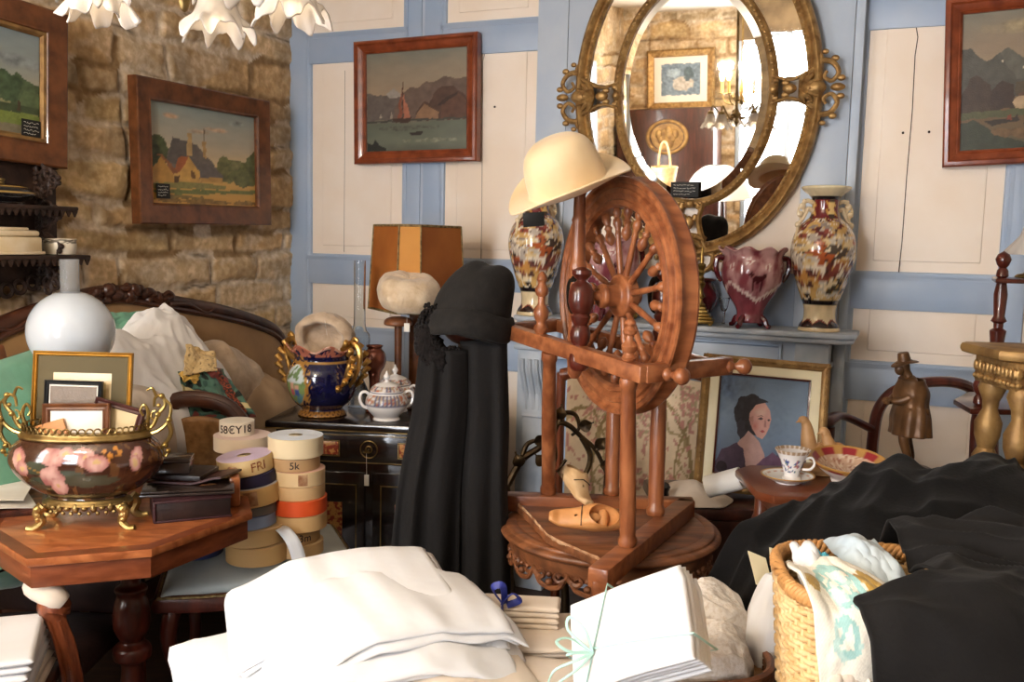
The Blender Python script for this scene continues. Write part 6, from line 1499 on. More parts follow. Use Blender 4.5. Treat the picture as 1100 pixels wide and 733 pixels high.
# folded sheets on a low stool, bottom left
q = PZ(5, 690, .62)
st = thing('low_stool', 'low dark stool under the folded sheets at the bottom left', 'stool', (q.x - .13, q.y + .05, 0), radians(14))
mb = MB(); mb.box(.36, .34, .03, .008, loc=(0, 0, .445)); mb.build('seat', M['wood_dark'], st)
for x in (-.15, .15):
    for y in (-.14, .14): mb = MB(); mb.turn((x, y, .44), (x * 1.1, y * 1.1, 0), [(0, .018), (.5, .02), (1, .014)], 10); mb.build('leg', M['wood_dark'], st)
# ================================================================== folded cloth
def folded(mb, w, d, layers, t, seed, drape=None, wav=.006, nx=44, jit=.006):
    """a cloth folded into a stack of soft layers; drape(p) bends the whole stack"""
    rnd = random.Random(seed); ny = 26
    for k in range(layers):
        ox, oy = rnd.uniform(-jit, jit), rnd.uniform(-jit, jit); sw_, sd_ = w * (1 - rnd.uniform(0, .02)), d * (1 - rnd.uniform(0, .025)); z0 = (k + .5) * t
        def f(a, b, ox=ox, oy=oy, sw_=sw_, sd_=sd_, z0=z0, k=k):
            th = a * 2 * pi; c, s = cos(th), sin(th)
            e = clamp(min(b, 1 - b) * sw_ / (t * .55)); e = sqrt(max(0, 1 - (1 - e) ** 2))
            y = sd_ / 2 * (abs(c) ** .25) * (1 if c >= 0 else -1); z = t * .54 * (abs(s) ** .6) * (1 if s >= 0 else -1) * e
            x = (b - .5) * sw_
            y += wav * nz(x * 9, k * .7, seed) * (1 if abs(c) > .3 else abs(c) / .3); x += wav * nz(y * 9, k * .7 + 5, seed)
            z += wav * .5 * nz(x * 7, y * 7, seed + .3 * k)
            p = V(x + ox, y + oy, z0 + z)
            return drape(p) if drape else p
        n0 = len(mb.v); mb.grid(ny, nx, f, closeu=True)
        for end in (0, nx - 1):
            mb.f.append([n0 + i * nx + end for i in range(ny)]); mb.m.append(0)
    return mb
def linen(label, c, w, d, layers, t, seed, mat, rot=0., drape=None, group=None, name='folded_linen', tilt=None, wav=.006, jit=.006, cat='linen'):
    mb = MB(); folded(mb, w, d, layers, t, seed, drape, wav, jit=jit)
    o = mb.build(name, M[mat], ang=180); Mx = Matrix.Translation(c) @ Matrix.Rotation(rot, 4, 'Z') @ (tilt or Matrix.Identity(4))
    l, q, s = Mx.decompose(); o.location = l; o.rotation_euler = q.to_euler(); return tag(o, label, cat, group)
q = PZ(5, 690, .62)
for k, (lb, n, m) in enumerate((('pale folded sheet at the bottom of the stack on the low stool', 2, 'cream_linen'), ('white folded sheet in the middle of the stack on the low stool', 3, 'white_linen'), ('white folded sheet on top of the stack on the low stool', 3, 'white_linen'))):
    linen(lb, V(q.x - .13 + .004 * k, q.y + .05, .462 + .046 * k + (0 if k == 0 else -.012)), .34 - .012 * k, .32 - .01 * k, n, .018, 30 + k, m, radians(14 + 3 * k), None, 'folded sheets on the low stool')

# ================================================================== chair with ribbon rolls
SZ = .535
cc_ = V(-.815, 3.02, 0); rc = thing('blue_seat_chair', 'chair with a carved arched back and pale blue seat holding the ribbon rolls', 'chair', cc_, radians(18))
mb = MB(); mb.grid(40, 40, lambda a, b: V((a - .5) * .60 * (1 - .12 * b) * (1 - .0 * b), (b - .5) * .58, SZ - .045 + .042 * (sin(pi * a) * sin(pi * b)) ** .35), thick=.06); mb.build('seat', M['blue_seat'], rc, ang=180)
mb = MB(); mb.tube([V(x * .60, y * .58, SZ - .075) for x, y in ((-.5, -.49), (-.3, -.52), (0, -.53), (.3, -.52), (.5, -.49), (.47, 0), (.44, .49), (0, .5), (-.44, .49), (-.47, 0))], .028, 8, closed=True); mb.build('seat_rail', M['wood_mahog'], rc)
mb = MB(); mb.tube([V(x * .615, y * .6, SZ - .052) for x, y in ((-.5, -.49), (-.3, -.52), (0, -.53), (.3, -.52), (.5, -.49), (.47, 0), (.44, .49), (0, .5), (-.44, .49), (-.47, 0))], .005, 6, closed=True); mb.build('braid_trim', M['trim_braid'], rc)
def CLp(px, py, Y):
    p = P(px, py, Y) - cc_; a = -radians(18); return V(p.x * cos(a) - p.y * sin(a), p.x * sin(a) + p.y * cos(a), p.z)
mb = MB(); arch = [CLp(178, 500, 3.20), CLp(178, 455, 3.20), CLp(183, 438, 3.20), CLp(192, 430, 3.20), CLp(215, 429, 3.20), CLp(238, 434, 3.20), CLp(252, 444, 3.20), CLp(262, 462, 3.20), CLp(268, 510, 3.20)]
pth = spline([V(arch[0].x + .02, arch[0].y, SZ - .08)] + arch + [V(arch[-1].x - .03, arch[-1].y, SZ - .08)], 60)
mb.tube(pth, .024, 10, flat=1.3); mb.tube([p + V(0, -.018, .012) for p in pth], .007, 6); mb.build('arched_back', M['wood_sofa'], rc)
mb = MB(); mb.grid(20, 20, lambda a, b: lerp(lerp(arch[1], arch[7], a), V(lerp(arch[0].x, arch[-1].x, a), arch[0].y, SZ + .02), b) + V(0, .01, .035 * sin(pi * a) * (1 - b)), thick=.012); mb.build('woven_panel', M['tray_weave'], rc, ang=180)
for x, y in ((-.26, -.26), (.26, -.26), (-.22, .24), (.22, .24)):
    mb = MB(); mb.tube(spline([(x, y, SZ - .08), (x * 1.08, y * 1.08, SZ - .18), (x * .96, y * .96, .18), (x * 1.06, y * 1.06, 0)], 20), lambda s: .028 - .012 * s, 10); mb.build('leg', M['wood_mahog'], rc)
# ribbon rolls
RC_ = {}
def rollmat(side, top):
    k = 'roll_' + side + top
    if k not in RC_: RC_[k] = (mk(k, side, .6, col2=side, scale=9), mk(k + 't', top, .55))
    return RC_[k]
def roll(label, c, r, h, side, top, tilt=(0, 0), text=None, tcol='ink', group='ribbon rolls stacked on the blue seated chair', tape=None, rz=0.):
    Mx = Matrix.Translation(c) @ Matrix.Rotation(tilt[0], 4, 'X') @ Matrix.Rotation(tilt[1], 4, 'Y')
    t = thingM('ribbon_roll', label, 'ribbon roll', Mx, group)
    a, b = rollmat(side, top); hr = r * .22
    mb = MB(); mb.lathe([(hr, 0), (r - .002, 0), (r, .002), (r, h - .002), (r - .002, h), (hr, h)], 56); mb.f.extend([]); 
    n0 = len(mb.v); mb.lathe([(hr, h), (hr, 0)], 56, cap=False); o = mb.build('wound_ribbon', a, t, ang=30)
    mb = MB()
    for k in range(9):
        rr = lerp(hr + .006, r - .004, k / 8); mb.lathe([(rr - .0032, h + .0003), (rr - .0016, h + .0009), (rr + .0025, h + .0009), (rr + .0042, h + .0003)], 56, cap=False)
    mb.build('top_edge', b, t, ang=60)
    mb = MB(); mb.lathe([(0, h * .2), (hr * .98, h * .2), (hr * .98, h * .9), (0, h * .9)], 20); mb.build('core', M['kraft'], t)
    if tape:
        mb = MB(); 
        a0 = tape[0]
        mb.grid(8, 2, lambda s, q: V((r + .0006) * cos(a0 + s * tape[1]), (r + .0006) * sin(a0 + s * tape[1]), lerp(h * .12, h * .88, q)), thick=.0008); mb.build('tape_label', M[tape[2]], t)
    if text:
        cu = bpy.data.curves.new('handwriting', 'FONT'); cu.body = text; cu.size = h * .78; cu.align_x = 'CENTER'; cu.align_y = 'CENTER'; cu.extrude = .0002; cu.offset = .0004
        ob = bpy.data.objects.new('tmp', cu); COL.objects.link(ob); bpy.context.view_layer.update()
        me = bpy.data.meshes.new_from_object(ob.evaluated_get(bpy.context.evaluated_depsgraph_get())); bpy.data.objects.remove(ob)
        for v in me.vertices:
            an = -pi / 2 + .27 + rz + v.co.x / r; z = h / 2 + v.co.y + .15 * v.co.x * .2; q = r + .0006 + v.co.z; v.co = V(q * cos(an), q * sin(an), z)
        me.materials.append(M[tcol]); o2 = bpy.data.objects.new('handwriting', me); COL.objects.link(o2); o2.parent = t
    return t
def stack(px, Y, base, items):
    """items bottom up: (label, r, h, side, top, dx, tilt, text...)"""
    q = P(px, 500, Y); z = base
    for it in items:
        lb, r, h, sd, tp, dx, tl = it[:7]; kw = it[7] if len(it) > 7 else {}
        lift = abs(sin(tl[0])) * r + abs(sin(tl[1])) * r
        roll(lb, V(q.x + dx, Y, z + 0 * lift), r, h, sd, tp, tl, **kw); z += h + .0015 + kw.get('gap', 0) if False else h + .0015
    return z
tl0 = (radians(0), 0)
stack(319, 2.93, SZ + .004, [
    ('beige ribbon roll lowest in the right hand stack on the blue seat', .083, .040, 'c09a68', 'd0b080', .0, tl0),
    ('brown kraft ribbon roll with handwriting low in the right hand stack', .078, .042, 'a98455', 'c0a070', -.006, tl0, dict(text='5 3m', rz=.2)),
    ('wide tan ribbon roll just below the orange roll', .088, .050, 'c39c68', 'd0ad7c', .006, tl0),
    ('bright orange ribbon roll in the right hand stack', .090, .048, 'd8511f', 'e27040', .004, tl0),
    ('tan ribbon roll resting on the orange roll', .086, .042, 'cda878', 'd8b890', .002, tl0),
    ('cream ribbon roll with a brown tape label in the right hand stack', .084, .046, 'd9bb8d', 'dcae98', .004, tl0, dict(tape=(-1.35, .35, 'wood_worn_edge'))),
    ('brown paper ribbon roll marked in ink below the white topped roll', .080, .040, 'b99468', 'c8a880', -.008, tl0, dict(text='5k', rz=-.05)),
    ('white topped ribbon roll on top of the right hand stack', .086, .062, 'e3cfa8', 'dfe6ef', -.004, tl0)])
stack(268, 2.86, SZ + .004, [
    ('broad tan ribbon roll lowest in the left hand stack on the blue seat', .095, .058, 'c59c62', 'd2b080', .022, tl0),
    ('tan ribbon roll second from the bottom of the left hand stack', .093, .050, 'cda76e', 'd8ba8a', .014, (0, radians(-2))),
    ('steel blue ribbon roll with a silvery side in the left hand stack', .093, .038, '8ea2c4', '4f68a0', -.010, (0, radians(-3))),
    ('slate grey ribbon roll under the wide beige roll in the left hand stack', .078, .030, '6b6660', '8a8478', .008, (0, radians(-3))),
    ('wide beige taped ribbon roll below the navy roll', .084, .058, 'cda56a', 'b9b2ae', .010, (radians(2), radians(-6)), dict(tape=(-1.6, .5, 'wood_worn_edge'))),
    ('navy ribbon roll in the left hand stack', .078, .036, '2b2746', '4a4466', .004, (radians(2), radians(-6))),
    ('cream ribbon roll with a lilac top on the navy roll', .084, .050, 'dcc08c', 'd3bfd8', -.010, (radians(3), radians(-7)), dict(text='FRI', tcol='inlay_red', rz=.5))])
stack(262, 3.055, SZ + .004, [
    ('kraft ribbon roll lowest in the rear stack', .085, .06, 'b99468', 'c8a880', 0, tl0), ('beige ribbon roll second in the rear stack', .083, .06, 'cba878', 'd5b98c', .004, tl0), ('tan ribbon roll third in the rear stack', .084, .06, 'c0a070', 'd0b488', -.004, tl0), ('pale ribbon roll below the crimson roll', .082, .06, 'd5bb90', 'dcc8a4', 0, tl0),
    ('crimson ribbon roll under the cream rolls at the back', .068, .055, 'a3182c', 'b53a48', .006, tl0),
    ('broad cream ribbon roll below the small marked roll', .092, .048, 'eddcc4', 'efd8d0', -.004, tl0),
    ('small cream ribbon roll with inked price writing on top of the rear stack', .056, .046, 'ede3d2', 'f0e8da', -.022, tl0, dict(text='58\u20acY18', rz=-.1))])
q = P(205, 576, 2.86); roll('flat navy ribbon roll lying on the blue seat under the octagonal table edge', V(q.x, 2.90, SZ + .003), .085, .03, '2f3f72', '3a4c86')
mb = MB(); pts = [P(298, 568, 2.84), P(305, 572, 2.80), P(314, 584, 2.78), P(320, 600, 2.78), P(322, 616, 2.78)]
sp = spline(pts, 24); mb.grid(len(sp), 4, lambda a, b: sp[min(int(a * (len(sp) - 1) + .5), len(sp) - 1)] + V(-.02 + .04 * b, .01 * b, .008 * b), thick=.001); o = mb.build('ribbon_tail', M['silver_paper'], ang=180); tag(o, 'silver grey ribbon end trailing from the left hand stack of rolls', 'ribbon')

# ================================================================== black cabinet
cb0 = V(-.49, 3.72, 0); cab = thing('ebony_cabinet', 'black lacquered cabinet with red inlaid panels behind the ribbon rolls', 'cabinet', cb0, radians(-6))
CW, CD, CZ = .74, .60, .862
mb = MB(); mb.prism([(-CW / 2 - .02, -CD / 2 - .02), (CW / 2 + .02, -CD / 2 - .02), (CW / 2 + .02, CD / 2), (-CW / 2 - .02, CD / 2)], .03, Matrix.Translation((0, 0, CZ - .03)), 0, .008); tp_ = mb.build('top', M['ebony'], cab)
mb = MB(); mb.tube([V(-CW / 2 - .02, -CD / 2 - .021, CZ - .028), V(CW / 2 + .02, -CD / 2 - .021, CZ - .028)], .0028, 6); mb.build('brass_edge', M['brass'], tp_)
mb = MB(); mb.box(CW - .02, CD - .02, CZ - .03 - .06, .004, loc=(0, 0, (CZ - .03 + .06) / 2)); mb.box(CW + .01, CD, .06, .006, loc=(0, 0, .03)); mb.build('body', M['ebony'], cab)
dr = MB(); dr.box(CW - .06, .012, .115, .004, loc=(0, -CD / 2 + .006, CZ - .098)); dro = dr.build('drawer', M['ebony'], cab)
mb = MB(); mitre(mb, CW - .07, .105, [(0, 0), (0, .003), (.003, .003), (.003, 0)], Matrix.Translation((0, -CD / 2 + .0, CZ - .098))); mb.build('brass_line', M['brass'], dro)
for x in (-.20, .20):
    mb = MB(); mb.box(.17, .004, .05, .003, loc=(x, -CD / 2 - .001, CZ - .098)); mb.build('inlay_panel', M['inlay_red'], dro)
    mb = MB(); mitre(mb, .18, .06, [(0, 0), (0, .005), (.003, .005), (.004, 0)], Matrix.Translation((x, -CD / 2 + .001, CZ - .098))); mb.build('brass_line', M['brass'], dro)
mb = MB(); mb.torus(.032, .0025, 30, 6, Matrix.Translation((0, -CD / 2 - .001, CZ - .098)) @ Matrix.Rotation(pi / 2, 4, 'X')); mb.torus(.012, .003, 20, 6, Matrix.Translation((0, -CD / 2 - .002, CZ - .098)) @ Matrix.Rotation(pi / 2, 4, 'X')); mb.build('escutcheon', M['brass'], dro)
mb = MB(); mb.tube([V(0, -CD / 2, CZ - .098), V(0, -CD / 2 - .03, CZ - .098)], .004, 8); mb.torus(.010, .003, 14, 6, Matrix.Translation((0, -CD / 2 - .038, CZ - .098))); mb.build('key', M['brass'], dro)
mb = MB(); mb.tube([V(0, -CD / 2 - .036, CZ - .10), V(.002, -CD / 2 - .037, CZ - .19)], .0008, 4); mb.box(.018, .002, .042, .0005, loc=(.002, -CD / 2 - .037, CZ - .205)); mb.build('price_tag', M['tag_white'], dro)
for x in (-CW / 4 + .01, CW / 4 - .01):
    mb = MB(); mb.box(CW / 2 - .05, .014, .55, .004, loc=(x, -CD / 2 + .005, .40)); do_ = mb.build('door', M['ebony'], cab)
    mb = MB(); mb.box(.15, .004, .24, .003, loc=(x, -CD / 2 - .003, .44)); mb.build('inlay_panel', M['inlay_red'], do_)
    mb = MB(); mitre(mb, .26, .46, [(0, 0), (0, .004), (.004, .004), (.005, 0)], Matrix.Translation((x, -CD / 2 - .001, .40))); mb.build('brass_line', M['brass'], do_)
# cobalt jardiniere
q = P(345, 452, 3.56); cj = thing('cobalt_jardiniere', 'cobalt blue jardiniere with gold leaf handles and a painted medallion on the black cabinet', 'jardiniere', (q.x, 3.58, CZ + .001), radians(-28))
def cob_col(a, z, r, k):
    aa = a if a < pi else a - 2 * pi
    n = fbm(a * 4, z * 30, 3., 3)
    if z < .022: return s2l('9a6a30') if sin(a * 26) * sin(z * 400) > -.4 else s2l('5a3a1c')
    x = (aa + pi / 2 + .22) * .13; d = (x / .058) ** 2 + ((z - .128) / .080) ** 2
    if d < 1:
        if d > .88: return s2l('b88a44')
        c = s2l('cfdde0') if z > .135 else s2l('7f9a62')
        if z < .10: c = s2l('5f8a92') if n > 0 else s2l('8a9a58')
        if fbm(x * 40, z * 40, 2., 2) > .12 and z > .11: c = s2l('6f8a5a')
        if abs(x + .010) < .012 and .085 < z < .135: c = s2l('c4626a') if z < .115 else s2l('d8a890')
        if abs(x - .014) < .010 and .085 < z < .13: c = s2l('4a5ea0') if z < .11 else s2l('d8a890')
        return c
    if d < 1.9 and fbm(a * 9, z * 60, 4., 3) > -.08: return s2l('a97a3a')
    if z > .235: return s2l('b9705a') if fbm(a * 5, z * 20, 1.) > 0 else s2l('d8a890') if z > .255 else s2l('1a1a44')
    if .205 < z < .215: return s2l('9a7234')
    return tuple(q_ * (1 + .3 * n) for q_ in s2l('15153a'))
CPf = prof([(0, .0), (.085, 0), (.09, .012), (.078, .024), (.082, .032), (.112, .06), (.130, .10), (.1345, .14), (.126, .18), (.110, .205), (.104, .22), (.112, .24), (.130, .262), (.128, .266), (.110, .246), (.10, .215), (.12, .15)], 80)
mb = MB(); mb.lathe(CPf, 160, fn=lambda p, a, z, r: V(p.x * (1 + .05 * sstep(.24, .266, z) * sin(7 * a)), p.y * (1 + .05 * sstep(.24, .266, z) * sin(7 * a)), p.z + .012 * sstep(.23, .266, z) * sin(7 * a)), col=cob_col); mb.build('pot_body', M['glaze'], cj, ang=180)
for sg in (0, pi):
    mb = MB(); R_ = Matrix.Rotation(sg, 4, 'Z')
    for pts, r in (([(.10, 0, .255), (.14, 0, .285), (.172, 0, .27), (.178, 0, .225), (.165, 0, .18), (.148, 0, .145), (.13, 0, .12)], .013), ([(.125, .0, .20), (.15, .02, .23), (.165, .02, .26)], .010), ([(.13, -.02, .15), (.15, -.03, .20), (.16, -.02, .25)], .010), ([(.14, 0, .285), (.155, 0, .305), (.17, 0, .295)], .009)):
        mb.tube(spline(pts, 24), lambda s, r=r: r * (1.15 - .6 * s), 8, M=R_)
    rnd = random.Random(4)
    for k in range(13):
        t = k / 12; p = V(.105 + .06 * sin(pi * t * .9), (.05 if k % 2 else -.05) * (1 - .4 * t), .10 + .17 * t); e = p + V(.03, p.y * .3, .018)
        mb.tube([p, lerp(p, e, .5) + V(.006, 0, .012), e], lambda s: .0125 * sin(pi * clamp(.15 + s * .8)) + .001, 7, M=R_)
    mb.build('leaf_handle', M['gold_lustre'], cj)
# fur toque in it
q = P(350, 372, 3.58); hh = thingM('fur_toque', 'beige fur hat tipped into the mouth of the cobalt jardiniere', 'hat', Matrix.Translation((q.x - .005, 3.575, CZ + .30)) @ Matrix.Rotation(radians(-72), 4, 'X') @ Matrix.Rotation(radians(10), 4, 'Y'))
mb = MB(); mb.lathe(prof([(0, .075), (.06, .07), (.10, .05), (.118, .015), (.115, -.015), (.098, -.03), (.082, -.02), (.078, .005), (.06, .035), (0, .045)], 50), 56, sy=.82, fn=lambda p, a, z, r: p + V(.006 * nz(a * 3, z * 30), .006 * nz(a * 3, z * 30, 4), .006 * nz(a * 2, z * 20, 8))); mb.build('fur_body', M['fur_beige'], hh, ang=180)
mb = MB(); mb.tube([V(.02, -.02, -.02), V(.025, -.09, -.045)], .001, 4); mb.build('tag_thread', M['thread'], hh)
# lamp chimney
q = P(385, 452, 3.70); t = thing('glass_lamp_chimney', 'tall clear glass lamp chimney behind the cobalt jardiniere', 'lamp glass', (P(386, 400, 3.78).x, 3.78, CZ + .001))
ztop = P(386, 287, 3.78).z - CZ
mb = MB(); mb.lathe(prof([(.045, 0), (.045, .04), (.03, .08), (.012, .12), (.012, ztop - .42), (.03, ztop - .40), (.034, ztop - .36), (.042, ztop - .31), (.040, ztop - .27), (.024, ztop - .23), (.0235, ztop), (.021, ztop), (.0215, ztop - .23), (.037, ztop - .27), (.039, ztop - .31), (.028, ztop - .36), (0, ztop - .37)], 60), 32); mb.build('chimney_glass', M['clear_glass'], t, ang=60)
# copper lustre vase
t = thing('copper_lustre_jug', 'small copper lustre jug between the cobalt jardiniere and the sugar bowls', 'jug', (P(402, 430, 3.66).x, 3.66, CZ + .001))
mb = MB(); mb.lathe(prof([(0, 0), (.03, 0), (.032, .01), (.02, .03), (.022, .14), (.04, .18), (.046, .205), (.040, .235), (.028, .25), (.034, .262), (.030, .262), (.024, .248)], 50), 36); mb.build('jug_body', M['copper_lustre'], t)
# sugar bowls
def sb_col(a, z, r, k):
    if .062 < z < .100 or .112 < z < .128:
        u = (a * 5) % 1; return s2l('b09a80') if abs(u - .5) < .3 and fbm(a * 20, z * 150, 2., 2) > -.1 else s2l('5a5a78') if u < .14 else s2l('b8694a') if fbm(a * 14, z * 90, 4.) > .1 else s2l('d6d2d0')
    if .103 < z < .107 or .058 < z < .061: return s2l('6a6a80')
    return s2l('e9e5e2')
def sugar(label, c, rz, s=1.):
    t = thing('sugar_bowl', label, 'sugar bowl', c, rz, 'patterned lidded bowls on the black cabinet')
    mb = MB(); mb.lathe([(r * s, z * s) for r, z in prof([(0, 0), (.046, 0), (.048, .006), (.046, .012), (.066, .035), (.078, .06), (.074, .085), (.062, .10), (.060, .108), (.056, .108), (.055, .10), (0, .09)], 50)], 64, col=lambda a, z, r, k: sb_col(a, z / s, r, k)); mb.build('bowl_body', M['glaze_matte'], t, ang=180)
    mb = MB(); mb.lathe([(r * s, z * s) for r, z in prof([(.060, .109), (.061, .112), (.052, .124), (.034, .136), (.014, .142), (.006, .147), (.010, .155), (.012, .162), (.006, .172), (.002, .182), (0, .183)], 40)], 56, col=lambda a, z, r, k: sb_col(a, z / s, r, k)); mb.build('lid', M['glaze_matte'], t, ang=180)
    for sg in (-1, 1):
        mb = MB(); mb.tube(spline([V(x * sg, 0, z) * s for x, z in ((.060, .092), (.078, .106), (.094, .10), (.098, .078), (.088, .055), (.07, .045))], 24), .0055 * s, 8); mb.build('handle', M['ceramic_white'], t)
    return t
sugar('white patterned lidded sugar bowl in front on the black cabinet', P(415, 461, 3.50).xy.to_3d() + V(0, 0, CZ + .001), radians(15), 1.02)
sugar('patterned lidded bowl standing just behind the white sugar bowl', P(424, 440, 3.68).xy.to_3d() + V(0, 0, CZ + .001), radians(-20), 1.02)

# ================================================================== lamp with parchment shade, beret on a stand
lm = V(P(446, 300, 3.92).x, 3.92, CZ + .001); lp = thing('table_lamp', 'table lamp with a panelled amber parchment shade on the black cabinet', 'lamp', lm)
z1, z0 = P(446, 243, 3.92).z - lm.z, P(446, 333, 3.92).z - lm.z
r1, r0 = .190, .213; NS = 6
LVA = [-104, -78, 16, 42, 136, 162]
def lv(k, r, z): a = radians(LVA[k % 6]); return V(r * cos(a), r * sin(a), z)
sh_par = None
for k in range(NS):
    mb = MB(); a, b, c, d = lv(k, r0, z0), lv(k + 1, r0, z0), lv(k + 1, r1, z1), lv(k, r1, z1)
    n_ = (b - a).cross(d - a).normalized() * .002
    mb.add([a, b, c, d, a - n_, b - n_, c - n_, d - n_], [[0, 1, 2, 3], [7, 6, 5, 4], [0, 4, 5, 1], [1, 5, 6, 2], [2, 6, 7, 3], [3, 7, 4, 0]]); mb.build('shade_panel', M['parchment_amber' if k % 2 == 0 else 'parchment'], lp)
mb = MB()
for r, z in ((r0, z0), (r1, z1)): mb.tube([lv(k, r + .001, z) for k in range(NS)], .005, 6, closed=True)
for k in range(NS): mb.tube([lv(k, r0 + .002, z0), lv(k, r1 + .002, z1)], .0035, 6)
mb.build('braid', M['trim_braid'], lp)
mb = MB(); mb.box(.042, .042, z0 - .03, .004, loc=(0, 0, (z0 - .03) / 2 + .03)); mb.box(.16, .16, .03, .008, loc=(0, 0, .015)); mb.tube([V(0, 0, z0 - .01), V(0, 0, z1 - .06)], .008, 8); mb.build('wooden_column', M['wood_frame'], lp)
mb = MB(); mb.tube([V(-.0, 0, z0 + .05), lv(0, r0 - .01, z0 + .02)], .003, 5); mb.tube([V(-.0, 0, z0 + .05), lv(2, r0 - .01, z0 + .02)], .003, 5); mb.tube([V(-.0, 0, z0 + .05), lv(4, r0 - .01, z0 + .02)], .003, 5); mb.build('shade_carrier', M['brass'], lp)
mb = MB(); tg = P(437, 352, 3.66) - lm; mb.box(.022, .002, .034, .0005, loc=tg); mb.tube([tg + V(0, 0, .017), V(tg.x, tg.y, z0 + .0)], .0008, 4); mb.tube([V(tg.x, tg.y, z0), lv(0, r0, z0)], .0008, 4); mb.build('price_tag', M['tag_white'], lp)
hs = P(428, 342, 3.66); t = thing('hat_stand', 'wooden mushroom hat stand under the cream fur beret', 'hat stand', (hs.x, 3.66 - .0, CZ + .001)); hz = hs.z - CZ
t.location.y = 3.80 - .03; hs = P(428, 342, 3.77); t.location.x = hs.x; hz = hs.z - CZ
mb = MB(); mb.lathe(prof([(0, 0), (.07, 0), (.07, .012), (.03, .022), (.016, .03), (.0155, hz - .04), (.02, hz - .03)], 40), 28); mb.build('pole', M['wood_frame'], t)
mb = MB(); mb.lathe(prof([(0, hz - .032), (.05, hz - .03), (.058, hz - .018), (.05, hz - .004), (.03, hz + .004), (0, hz + .006)], 24), 32); mb.build('mushroom_top', M['wood_worn'], t)
bq = P(438, 313, 3.66); t = thingM('fur_beret', 'pale cream fur beret in front of the parchment lampshade', 'hat', Matrix.Translation((bq.x, 3.68, bq.z - .045)) @ Matrix.Rotation(radians(12), 4, 'X') @ Matrix.Rotation(radians(4), 4, 'Y'))
mb = MB(); mb.lathe(prof([(0, .03), (.06, .0), (.09, -.018), (.105, -.01), (.120, .02), (.123, .05), (.113, .085), (.085, .105), (.04, .102), (0, .093)], 50), 64, fn=lambda p, a, z, r: p * (1 + .05 * nz(cos(a) * 2, sin(a) * 2, z * 14) + .012 * nz(cos(a) * 9, sin(a) * 9, z * 60))); mb.build('fur_body', M['fur_cream'], t, ang=180)

# ================================================================== black hat and scarves on a stand
mY = 2.62; mp_ = V(P(497, 400, mY).x, mY, 0); st = thing('coat_stand', 'thin dark stand carrying the black hat and the long scarves', 'stand', mp_)
ztop = P(500, 300, mY).z
mb = MB(); mb.turn((0, 0, .03), (0, 0, ztop - .06), [(0, .03), (.05, .02), (.4, .016), (.9, .014), (1, .02)], 14); mb.ball((0, 0, ztop - .09), .075, 18, 14, sc=(1, 1.1, 1.25)); mb.build('pole', M['wood_dark'], st)
mb = MB(); mb.lathe(prof([(0, 0), (.17, 0), (.17, .015), (.06, .035), (.03, .06), (0, .06)], 20), 32); mb.build('base', M['wood_dark'], st)
mb = MB(); mb.tube(spline([(-.10, 0, ztop - .27), (-.06, 0, ztop - .24), (0, 0, ztop - .22), (.05, 0, ztop - .24), (.09, 0, ztop - .27)], 20), .022, 8); mb.build('shoulder_bar', M['wood_dark'], st)
hq = P(503, 345, mY - .02); t = thingM('black_hat', 'black felt cloche hat on top of the stand', 'hat', Matrix.Translation(hq + V(0, 0, -.02)) @ Matrix.Rotation(radians(13), 4, 'Y') @ Matrix.Rotation(radians(-6), 4, 'X'))
mb = MB(); mb.lathe(prof([(0, .200), (.028, .197), (.058, .182), (.082, .15), (.098, .105), (.108, .05), (.112, .0), (.110, -.022), (.104, -.02), (.103, .03), (.085, .12), (0, .185)], 60), 64, sy=1.08, fn=lambda p, a, z, r: p + V(.02 * sstep(.05, .2, z) + .004 * nz(cos(a) * 2, sin(a) * 2, z * 12), 0, -.016 * exp(-((cos(a + .4) * r) / .03) ** 2) * sstep(.12, .19, z))); mb.build('crown', M['black_felt'], t, ang=180)
mb = MB(); mb.lathe(prof([(.110, -.026), (.120, -.024), (.126, -.004), (.124, .026), (.115, .044), (.111, .036), (.110, .0)], 30), 64, sy=1.08, fn=lambda p, a, z, r: p + V(0, 0, .014 * cos(a) + .005 * sin(3 * a)), cap=False); mb.build('turned_up_brim', M['black_felt'], t, ang=180)
